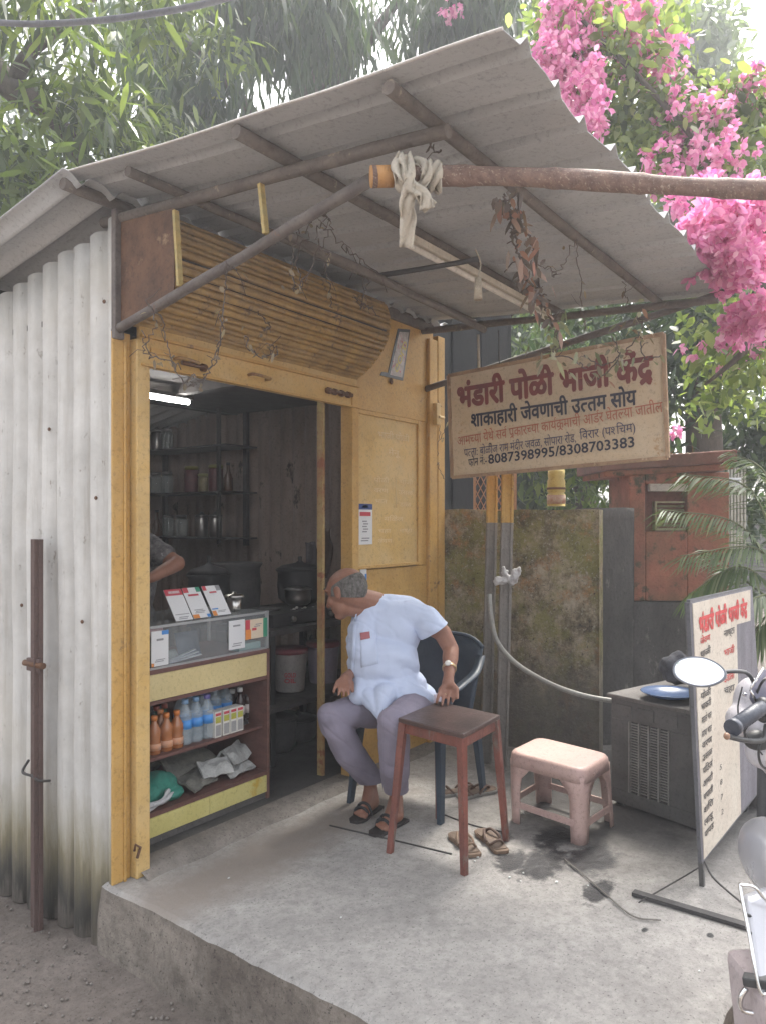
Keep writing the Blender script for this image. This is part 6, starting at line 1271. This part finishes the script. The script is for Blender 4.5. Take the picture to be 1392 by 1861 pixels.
MB().prism([W(1384, 1808, 1.73), W(1480, 1806, 1.70), W(1500, 1980, 1.66), W(1404, 1980, 1.68)], F * .2).build('under_panel', M('panel_pink', (.42, .36, .36), (.36, .3, .3), 5, .4), SC, bevel=.02)
def wheel(c, ax):
    ax = ax.normalized(); pr_ = [(.165 + .035 * math.cos(t), .042 * math.sin(t)) for t in [math.pi * (i / 12) - math.pi / 2 for i in range(13)]]
    wh = MB().lathe([(.12, -.04)] + pr_ + [(.12, .04), (.12, -.04)], c, 32, ax).build('wheel', blk, SC); MB().lathe([(.118, -.03), (.05, -.02), (.03, -.04), (.03, .04), (.05, .02), (.118, .03)], c, 24, ax).build('rim', silver, wh)
axw = (R * .97 - F * .25); wheel(G(1.36, 2.42, GZ + .2), axw); wheel(G(1.50, 1.15, GZ + .2), axw)
mb = MB(); ellipsoid(mb, G(1.48, 1.30, .18), R * .17, F * .40, Z_ * .20); capsule(mb, G(1.38, 1.75, .0), G(1.46, 1.45, .05), .12, .16); blob('rear_body', mb, whp, SC, .014, 5)
mb = MB(); ellipsoid(mb, G(1.47, 1.33, .42), R * .14, F * .36, Z_ * .06); blob('seat', mb, blk, SC, .012, 4)
# ================================================================== vines, garland, overhead cable
dry = leafmat('dry_leaves', [(.22, .17, .12), (.14, .105, .08), (.34, .28, .20), (.10, .08, .06)], .2, .8); twig = M('twig', (.12, .095, .08), (.07, .055, .05), 12, .9, .2)
def vine(label, strands, nleaf, L_=.028, r_=.0022, wig=.012, mat=None, name='dry_vine', spread=.014):
    allp = []; mb = MB()
    for st in strands:
        P = curve_pts(st, 8); P = [p + V(rnd(1, wig)[0]) * (.5 if 0 < i < len(P) - 1 else 0) for i, p in enumerate(P)]; mb.tube(P, r_, 5); allp += P
        for _ in range(max(1, len(P) // 9)):
            p = random.choice(P); d = V(rnd(1)[0]).normalized(); mb.tube([p, p + d * .03, p + d * .06 + Z_ * random.uniform(-.04, .02)], r_ * .6, 4)
    nleaf = nleaf // 2 if nleaf < 60 else nleaf
    o_ = mb.build(name, twig, None, origin=strands[0][0]); tag(o_, label, 'vine', 'dry vines hanging under the canopy' if name == 'dry_vine' else None)
    if nleaf:
        idx = RNG.integers(0, len(allp), nleaf); c = np.array([allp[i] for i in idx]) + rnd(nleaf, spread); d = unit(rnd(nleaf)) + np.array([0, 0, -.4]); me = leaves(c, d, unit(rnd(nleaf)), L_ * RNG.uniform(.5, 1.4, nleaf), L_ * .6 * RNG.uniform(.6, 1.2, nleaf), .4); me.materials.append(mat or dry); lo = link('leaves', me, o_); lo['kind'] = 'stuff'
    return o_
S_ = lambda *a: [W(u, v_, d) for u, v_, d in a]
vine('dry vine hanging in two long strands before the lintel lock at left', [S_((265, 545, 2.85), (285, 590, 2.85), (262, 640, 2.88), (300, 655, 2.85)), S_((285, 560, 2.85), (300, 610, 2.85), (312, 650, 2.85), (340, 700, 2.85), (362, 690, 2.86)), S_((258, 600, 2.9), (275, 640, 2.9), (330, 672, 2.9))], 26)
vine('dry vine hanging from the left strut down past the lintel', [S_((412, 475, 2.66), (408, 540, 2.7), (400, 620, 2.75), (385, 665, 2.78), (358, 705, 2.8)), S_((408, 560, 2.7), (396, 640, 2.75), (372, 690, 2.78), (350, 680, 2.8), (342, 695, 2.8)), S_((412, 478, 2.66), (430, 492, 2.66))], 20)
vine('bundle of dry tendrils hanging from the middle of the strut', [S_((572, 385, 2.55), (560, 420, 2.6), (540, 470, 2.65), (548, 515, 2.7), (535, 530, 2.7)), S_((590, 388, 2.55), (575, 430, 2.6), (600, 470, 2.65), (585, 500, 2.7)), S_((566, 392, 2.55), (600, 400, 2.55), (590, 440, 2.6), (545, 520, 2.7)), S_((555, 400, 2.6), (536, 440, 2.62), (530, 500, 2.66), (538, 525, 2.68)), S_((580, 400, 2.5), (620, 440, 2.6), (650, 470, 2.8), (720, 520, 3.1))], 30)
vine('thin dry vine curling over the shutter slats in the middle', [S_((445, 610, 2.9), (460, 640, 2.9), (490, 650, 2.95), (508, 635, 2.95), (488, 628, 2.95), (500, 648, 2.95)), S_((470, 565, 2.9), (490, 590, 2.95), (480, 600, 2.9))], 16)
vine('dry vine loops hanging behind the shutter drum right part', [S_((592, 480, 3.1), (600, 530, 3.2), (605, 560, 3.2)), S_((655, 470, 3.2), (662, 520, 3.3), (655, 560, 3.3)), S_((670, 500, 3.3), (665, 550, 3.3), (690, 575, 3.4)), S_((640, 540, 3.3), (660, 555, 3.3), (675, 560, 3.3))], 24)
vine('thin dry vine hanging below the right purlin', [S_((1046, 430, 3.2), (1048, 480, 3.2), (1058, 560, 3.3), (1062, 600, 3.4)), S_((1046, 430, 3.2), (1030, 470, 3.2), (1005, 500, 3.1), (1008, 495, 3.1), (975, 480, 3.0)), S_((1133, 500, 3.6), (1135, 530, 3.6), (1138, 560, 3.6))], 14)
vine('short curled wire hanging from the middle of the canopy', [S_((785, 250, 2.3), (778, 268, 2.3), (790, 275, 2.3), (800, 272, 2.3))], 0, r_=.002)
gar = leafmat('garland', [(.13, .10, .085), (.08, .065, .06), (.20, .15, .12), (.30, .13, .09), (.17, .14, .11)], .15, .8)
vine('long drooping garland of dried leaves hung from the bamboo pole', [S_((915, 352, 2.42), (925, 385, 2.44), (936, 430, 2.5), (945, 470, 2.6), (965, 520, 2.75), (990, 560, 2.9), (1008, 595, 3.0)), S_((940, 352, 2.42), (945, 400, 2.5), (968, 450, 2.6), (975, 500, 2.7), (985, 550, 2.9))], 150, .045, .004, .006, gar, 'leaf_garland', .016)
vine('tangle of dry leaves and tendrils over the top edge of the sign', [S_((1005, 590, 3.2), (1010, 625, 3.3), (1000, 645, 3.4), (1040, 655, 3.4), (1065, 670, 3.45)), S_((1060, 645, 3.45), (1095, 665, 3.5), (1130, 640, 3.5), (1165, 600, 3.5), (1160, 570, 3.5)), S_((1165, 605, 3.5), (1168, 650, 3.5), (1200, 645, 3.5)), S_((1110, 610, 3.5), (1125, 650, 3.5), (1085, 690, 3.5))], 90, .04, .003, .01, leafmat('tangle', [(.24, .22, .15), (.14, .12, .09), (.34, .32, .22), (.12, .14, .07), (.3, .12, .08)], .25, .7), 'leaf_tangle', .03)
vine('fresh grey green leaf bunch hanging where garland meets the sign', [S_((1010, 575, 3.15), (1012, 610, 3.2), (1005, 640, 3.2))], 34, .06, .003, .01, leafmat('bunch', [(.28, .30, .20), (.16, .18, .11), (.40, .38, .28)], .3, .6), 'leaf_bunch', .025)
for i, (u, v0, v1, d, lab) in enumerate(((868, 608, 680, 4.6, 'thin pale rod hanging from the canopy behind the sign left edge'), (905, 600, 668, 4.6, 'thin dark wire hanging behind the sign top'))):
    solo(MB().tube([W(u, v0, d), W(u + 2, v1, d)], (.008, .004)[i], 6), 'hanging_rod', (cloth_w, wire_m)[i], lab, 'rod', W(u, v0, d))
solo(MB().tube(curve_pts([W(-200, 20, 3.4), W(0, 41, 3.2), W(110, 42, 3.1), (W(240, 30, 3.0)), W(400, 0, 2.9), W(560, -60, 2.8)], 8), .0125, 8), 'overhead_cable', M('cable_grey', (.13, .13, .14), (.09, .09, .1), 9), 'thick grey overhead cable sagging across the upper left corner', 'cable', W(0, 41, 3.2))
vine('loose wires hanging down beside the yellow corner post', [S_((790, 720, 5.1), (800, 780, 5.1), (792, 830, 5.1), (805, 870, 5.1)), S_((808, 700, 5.0), (812, 760, 5.0), (800, 800, 5.0))], 10, .03)

# ================================================================== trees
bark = M('bark', (.13, .105, .085), (.06, .05, .042), 6, .95, .8, stretch=(1, 1, .3), bscale=20)
mango = leafmat('mango_leaves', [(.04, .06, .025), (.06, .085, .03), (.045, .065, .03), (.10, .14, .035), (.19, .24, .05), (.05, .07, .04)], .45, .35)
mango_d = leafmat('dark_leaves', [(.035, .06, .035), (.05, .08, .045), (.03, .05, .03), (.075, .11, .05)], .4, .45)
LP = None
def crown(name, parent, tips, per, spread, L_, Wd, mat, down=.5, droop=.3, single=0, kind='stuff'):
    c, d, nr, ll, ww = spray(tips, per, spread, L_, Wd, down); n = len(c)
    if single:                                                # the nearest leaves stand alone
        dist = np.linalg.norm(c - np.array(CAM), axis=1); r_ = (c - np.array(CAM)); fz = r_ @ np.array(F); u = 696 + FPX * (r_ @ np.array(R)) / fz; v_ = 950 - FPX * r_[:, 2] / fz
        ok = (u > 5) & (u < 1387) & (v_ > 5) & (v_ < 600); dist = np.where(ok, dist, 99); ids = np.argsort(dist)[:single]
        protos = []
        for k_ in range(4): me = leaves(np.zeros((1, 3)), np.array([[1., 0, 0]]), np.array([[0, 0, 1.]]), np.array([1.0]), np.array([Wd * 1.0 * (.85 + .1 * k_)]), .0); me.materials.append(mat); protos.append(me)
        pl_ = wloc(parent)
        for i in ids:
            o_ = bpy.data.objects.new('leaf', protos[i % 4]); COL.objects.link(o_); o_.parent = parent; o_.location = V(c[i]) - pl_; x = V(d[i]).normalized(); y = V(nr[i]).cross(x).normalized(); z = x.cross(y); o_.rotation_euler = Matrix((x, y, z)).transposed().to_euler(); o_.scale = (ll[i],) * 3
        keep = np.ones(n, bool); keep[ids] = False; c, d, nr, ll, ww = c[keep], d[keep], nr[keep], ll[keep], ww[keep]
    me = leaves(c, d, nr, ll, ww, droop); me.materials.append(mat); o_ = link(name, me, parent); o_['kind'] = kind; return o_
def limb(pts, r0, r1, parent, name='limb', mat=bark):
    P = curve_pts(pts, 7); n = len(P); return MB().tube(P, [r0 + (r1 - r0) * (i / (n - 1)) for i in range(n)], 10).build(name, mat, parent)
# mango tree reaching over the roof from the left
MT = thing('mango_tree', 'large mango tree with long drooping leaves over the kiosk roof', 'tree', W(-260, 1500, 6.2) * 1); MT.location.z = GZ
b0 = V((MT.location.x, MT.location.y, GZ)); fork = W(-190, 330, 6.0)
limb([b0, b0.lerp(fork, .5) + R * .1, fork], .26, .19, MT, 'trunk')
limb([fork, W(-60, 110, 5.8), W(20, 160, 5.6), W(90, 205, 5.5), W(160, 300, 5.6)], .13, .05, MT); limb([fork, W(-80, 40, 6), W(100, -60, 6.2), W(300, -90, 6.4)], .14, .06, MT); limb([W(20, 160, 5.6), W(60, 90, 5.5), W(130, 40, 5.6), W(200, -40, 5.8)], .06, .03, MT); limb([W(160, 300, 5.6), W(220, 330, 5.8), W(330, 300, 6.2)], .04, .02, MT); limb([fork, W(-60, 420, 5.6), W(60, 400, 5.6)], .08, .03, MT)
tips = np.concatenate([vol(80, 90, 5.6, 200, 120, 1.0, 70), vol(190, 210, 5.6, 90, 70, .6, 36), vol(60, 330, 5.4, 120, 110, .6, 62), vol(-120, 200, 5.6, 160, 260, 1.0, 70), vol(330, 30, 6.4, 130, 60, .7, 34), vol(180, 370, 6.2, 90, 60, .6, 40), vol(290, 260, 6.6, 60, 50, .5, 24)])
crown('crown', MT, tips, 15, .11, .165, .23, mango, .55, .35, 150)
# darker drooping tree behind the middle of the canopy
DT = thing('drooping_tree', 'dark drooping tree behind the canopy with hanging leaf tassels', 'tree', W(600, 1300, 9)); DT.location.z = GZ; b0 = V((DT.location.x, DT.location.y, GZ))
limb([b0, W(590, 600, 9), W(560, 200, 8.8), W(540, -100, 8.6)], .24, .12, DT, 'trunk'); limb([W(575, 350, 8.9), W(420, 160, 8.2), W(320, 60, 8)], .09, .04, DT); limb([W(560, 200, 8.8), W(680, 60, 8.4), W(760, -60, 8.2)], .08, .04, DT)
tips = np.concatenate([vol(350, 220, 7.6, 90, 110, .7, 90), vol(250, 60, 8, 60, 60, .6, 20), vol(560, 50, 8, 130, 80, .9, 80), vol(500, -30, 8, 240, 60, .9, 80), vol(450, 20, 7.8, 60, 60, .5, 30), vol(860, -10, 8, 140, 50, .8, 70), vol(820, 60, 8.4, 90, 60, .6, 40)])
crown('crown', DT, tips, 16, .14, .24, .17, mango_d, 1.6, .4, 100)
# bougainvillea
BG = thing('bougainvillea', 'bougainvillea with magenta pink flowers spilling beside the canopy', 'shrub', W(1500, 1150, 4.9)); BG.location.z = 0; b0 = V((BG.location.x, BG.location.y, 0))
for pts in (((1480, 700, 4.9), (1380, 420, 4.6), (1260, 250, 4.6), (1100, 80, 4.6), (1020, 0, 4.6)), ((1480, 760, 4.8), (1400, 560, 4.0), (1330, 430, 3.8), (1260, 400, 3.7)), ((1490, 600, 5), (1420, 300, 5), (1250, 120, 5), (1180, 30, 5)), ((1430, 560, 4.4), (1350, 640, 4.2), (1280, 700, 4.3))): limb([b0.lerp(W(*pts[0]), .6) if False else b0] + [W(*p) for p in pts], .04, .008, BG, 'stem')
blm = leafmat('bougainvillea_leaves', [(.09, .13, .05), (.15, .20, .07), (.24, .29, .10), (.06, .09, .04), (.30, .33, .16)], .5, .5)
tl = np.concatenate([vol(1090, 150, 4.9, 120, 140, .5, 190), vol(1250, 240, 4.9, 130, 90, .5, 170), vol(1160, 320, 4.7, 60, 60, .4, 40), vol(1340, 400, 4.8, 80, 160, .6, 110), vol(1010, 40, 5, 70, 70, .4, 50), vol(1330, 210, 5, 90, 60, .4, 70), vol(1340, 650, 4.6, 90, 130, .5, 90), vol(1200, 60, 5.2, 80, 60, .4, 30)])
crown('leaves', BG, tl, 9, .07, .075, .55, blm, .2, .2)
pink = leafmat('bougainvillea_bracts', [(.68, .24, .46), (.78, .38, .58), (.60, .16, .38), (.86, .58, .70), (.74, .32, .50)], .4, .7, (1.25, 1.0, 1.15))
fl = [(1030, 60, 4.7, 42, 90, 150), (1010, 110, 4.6, 35, 40, 60), (1060, 170, 4.5, 26, 55, 70), (1080, 210, 4.4, 22, 30, 26), (1150, 70, 4.8, 50, 70, 70), (1110, 20, 4.8, 70, 30, 60), (1200, 110, 4.8, 35, 45, 36), (1250, 220, 4.6, 60, 50, 56), (1210, 300, 4.4, 40, 36, 26), (1300, 290, 4.4, 50, 40, 40), (1340, 180, 4.8, 50, 36, 40), (1290, 420, 3.55, 48, 40, 130), (1350, 400, 3.7, 50, 60, 120), (1310, 470, 3.6, 40, 26, 44), (1335, 505, 3.6, 22, 26, 30), (1370, 580, 3.7, 34, 36, 90), (1380, 470, 3.9, 30, 40, 50), (1250, 350, 4.0, 40, 25, 24), (1300, 640, 4.6, 60, 30, 10), (1210, 790, 5.6, 14, 12, 5), (1350, 620, 4.4, 40, 20, 12), (820, 20, 7.5, 22, 18, 16)]
tf = np.concatenate([vol(u, v_, d, ru * 1.25, rv * 1.2, .28, int(n * 1.15)) for u, v_, d, ru, rv, n in fl])
def flower_proto(k_):
    n = 9; c = rnd(n, .004); d = unit(rnd(n)); d[:, 2] *= .6; me = leaves(c, d, unit(rnd(n) + np.array([0, 0, .5])), RNG.uniform(.032, .045, n), RNG.uniform(.028, .04, n), .25, 'flower'); me.materials.append(pink); return me
fp = [flower_proto(k_) for k_ in range(6)]
order = np.argsort(np.linalg.norm(tf - np.array(CAM), axis=1)); pl_ = wloc(BG)
for j in order[:290]:
    o_ = bpy.data.objects.new('flower', fp[int(j) % 6]); COL.objects.link(o_); o_.parent = BG; o_.location = V(tf[j]) - pl_; o_.rotation_euler = tuple(RNG.uniform(0, 6.28, 3)); o_.scale = (random.uniform(.85, 1.25),) * 3
rest = tf[order[290:]]; n = len(rest) * 9; c = np.repeat(rest, 9, 0) + rnd(n, .010); me = leaves(c, unit(rnd(n)), unit(rnd(n)), RNG.uniform(.032, .048, n), RNG.uniform(.028, .042, n), .25); me.materials.append(pink); o_ = link('flower_mass', me, BG); o_['kind'] = 'stuff'
fl2 = None
# dark trees behind the wall at right and centre
def back_tree(name, lab, u, d, tr, tips, per, L_, mat, down=.4, r_=.16):
    t = thing(name, lab, 'tree', W(u, 1300, d)); t.location.z = GZ; b0 = V((t.location.x, t.location.y, GZ)); limb([b0] + [W(*p) for p in tr], r_, r_ * .45, t, 'trunk'); crown('crown', t, tips, per, .14, L_, .4, mat, down); return t
back_tree('shade_tree', 'thick dark trunked tree standing behind the masonry box', 1275, 7.0, ((1280, 900, 7), (1270, 650, 7), (1240, 400, 7.2), (1200, 150, 7.6)), np.concatenate([vol(1280, 640, 6.8, 120, 110, .7, 120), vol(1120, 560, 7.4, 160, 90, .7, 90), vol(1330, 480, 7, 100, 120, .7, 90), vol(1180, 850, 7.2, 40, 60, .4, 24), vol(1380, 780, 7.4, 60, 90, .4, 70), vol(1340, 900, 7.6, 60, 110, .4, 50)]), 14, .12, mango_d, .4, .20)
back_tree('shade_tree', 'bushy tree filling the gap between the shed and the masonry box', 1060, 9.5, ((1060, 800, 9.5), (1050, 600, 9.5), (1060, 400, 9.6)), np.concatenate([vol(1060, 830, 8.6, 120, 110, .8, 150), vol(1010, 640, 9.5, 160, 110, .8, 110), vol(1150, 700, 9, 120, 120, .8, 90)]), 12, .12, leafmat('bush_leaves', [(.05, .08, .03), (.10, .15, .04), (.035, .055, .03), (.2, .26, .06)], .45), .4)
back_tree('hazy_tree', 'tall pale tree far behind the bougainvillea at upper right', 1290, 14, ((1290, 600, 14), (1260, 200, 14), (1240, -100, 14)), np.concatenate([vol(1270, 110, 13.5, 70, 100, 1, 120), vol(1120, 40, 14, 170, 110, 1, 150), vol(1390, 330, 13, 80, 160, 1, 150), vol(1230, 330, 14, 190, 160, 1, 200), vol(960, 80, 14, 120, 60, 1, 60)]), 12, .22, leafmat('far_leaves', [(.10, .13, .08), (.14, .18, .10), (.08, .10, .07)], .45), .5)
back_tree('hazy_tree', 'tall dark tree standing far behind the kiosk roof', 250, 15, ((260, 600, 15), (280, 200, 15), (300, -100, 15)), np.concatenate([vol(70, 330, 15, 200, 160, 1.4, 90), vol(340, 230, 15, 80, 90, 1.2, 40), vol(230, 60, 15, 130, 60, 1.2, 26), vol(590, 60, 15, 70, 90, 1.2, 30), vol(-60, 100, 15, 180, 200, 1.2, 80)]), 13, .28, mango_d, .6, .25)
back_tree('hazy_tree', 'low dark tree behind the neighbour shed', 830, 12, ((830, 800, 12), (830, 600, 12), (830, 350, 12)), np.concatenate([vol(860, 680, 11, 240, 170, 1, 300), vol(1000, 480, 12, 260, 150, 1, 240), vol(960, 820, 10, 110, 110, .6, 120)]), 13, .22, mango_d, .5, .2)
# tree across the street, behind the camera: it shows in the scooter mirror
dv_ = (mc - CAM).normalized(); rv_ = (dv_ - mn_ * 2 * dv_.dot(mn_)).normalized(); rr_ = rv_.cross(Z_).normalized(); ru_ = rr_.cross(rv_)
tt = thing('street_tree', 'leafy tree across the street, seen only in the scooter mirror', 'tree', mc + rv_ * 11); tt.location.z = GZ; b0 = V((tt.location.x, tt.location.y, GZ)) + rr_ * 2.0
for sg in (1, -1):
    if sg == 1: limb([b0, mc + rv_ * 11 + rr_ * 2.2 - ru_ * 1.5, mc + rv_ * 11 + rr_ * 1.5 + ru_ * 1], .2, .06, tt, 'trunk')
cpt = mc + rv_ * 11 + rr_ * 2.15 - ru_ * .9
q_ = unit(rnd(110)) * (RNG.random((110, 1)) ** .4) * 2.1 + np.array(cpt); crown('crown', tt, q_, 14, .2, .22, .4, mango_d, .4)
# palm at right
PM = thing('palm', 'green palm with arching fronds beside the menu board', 'palm', W(1450, 1350, 4.7)); PM.location.z = 0
palm_m = leafmat('palm_leaves', [(.07, .11, .045), (.10, .15, .06), (.05, .08, .035), (.20, .23, .13)], .35, .4); stem_m = M('palm_stem', (.16, .18, .09), (.1, .11, .06), 9, .7)
ctr = W(1440, 1120, 4.5); limb([V((PM.location.x, PM.location.y, 0)), W(1445, 1250, 4.6), ctr], .06, .04, PM, 'stem')
fr = [((1350, 960, 4.4), (1200, 925, 4.3)), ((1370, 900, 4.4), (1240, 860, 4.4)), ((1380, 1000, 4.3), (1235, 1010, 4.2)), ((1350, 1030, 4.3), (1250, 1080, 4.3)), ((1400, 880, 4.6), (1330, 820, 4.7)), ((1420, 930, 4.5), (1370, 850, 4.5)), ((1400, 1080, 4.1), (1320, 1110, 4.0)), ((1400, 1110, 4.2), (1345, 1200, 4.2)), ((1450, 950, 4.4), (1480, 850, 4.4)), ((1480, 1020, 4.3), (1560, 980, 4.3)), ((1380, 1140, 4.4), (1300, 1150, 4.4)), ((1470, 1100, 4.0), (1520, 1160, 3.9)), ((1360, 1060, 4.5), (1290, 1000, 4.6))]
for m_, e in fr:
    P = curve_pts([ctr, W(*m_), W(*e)], 12); mb = MB(); mb.tube(P, [.010 * (1 - i / len(P) * .8) for i in range(len(P))], 6); fo = mb.build('frond', stem_m, PM)
    c, d, nr, ll = [], [], [], []
    for i, p in enumerate(P[5:-1]):
        t = i / (len(P) - 6); ax = (P[i + 6] - p).normalized(); s_ = ax.cross(Z_).normalized()
        for sg in (-1, 1):
            for q in (0, .5): c.append(p.lerp(P[i + 6], q)); d.append(ax * .9 + s_ * sg * .8 - Z_ * (.25 + .3 * random.random())); nr.append(Z_ + s_ * sg * .4); ll.append(.27 * (1 - .45 * t) * random.uniform(.85, 1.1))
    me = leaves(np.array(c), np.array(d), unit(np.array(nr)), np.array(ll), np.array(ll) * .075, .35); me.materials.append(palm_m); lo = link('leaflets', me, fo); lo['kind'] = 'stuff'
# notice board and white fence scrap by the masonry box
NB = thing('white_notice', 'small white painted notice board on a fence right of the masonry box', 'notice', W(1335, 885, 6.4)); mb = MB(); fbox(mb, 1322, 1346, 868, 884, 6.4, 6.43); mb.build('board', white_pl, NB)
mb = MB(); fbox(mb, 1325, 1343, 872, 874, 6.38, 6.398); fbox(mb, 1326, 1340, 877, 879, 6.38, 6.398); mb.build('lettering', cK, NB)
for i in range(6): fbox(MB(), 1322 + i * 6, 1325 + i * 6, 850, 1000, 6.45, 6.47).build('picket', M('picket%d' % i, (.5, .48, .42), (.35, .33, .28), 9), NB)
# ivy on the lower right, dim yard wall closing the view
YW = rough_block('yard_wall', 'dim grey yard wall far behind the trees', 'wall', (G(-9, 17.5, 0), G(14, 16.5, 0)), GZ, 1.9, .2, plaster_dk, .03)
# ================================================================== haze volume added to lift the darks like veiling glare
hz, ht, hb_ = nodes('glare_haze'); ht.nodes.remove(hb_); pv = ht.nodes.new('ShaderNodeVolumePrincipled'); pv.inputs['Color'].default_value = (.93, .95, 1, 1); pv.inputs['Density'].default_value = .0075; pv.inputs['Anisotropy'].default_value = .3
ht.links.new(pv.outputs[0], ht.nodes['Material Output'].inputs['Volume'])
solo(MB().box(-24, 40, -24, 40, GZ - 1.2, 13), 'veil_volume', hz, 'added pale haze volume over the whole place, lifting the darks like glare', None, kind='stuff')
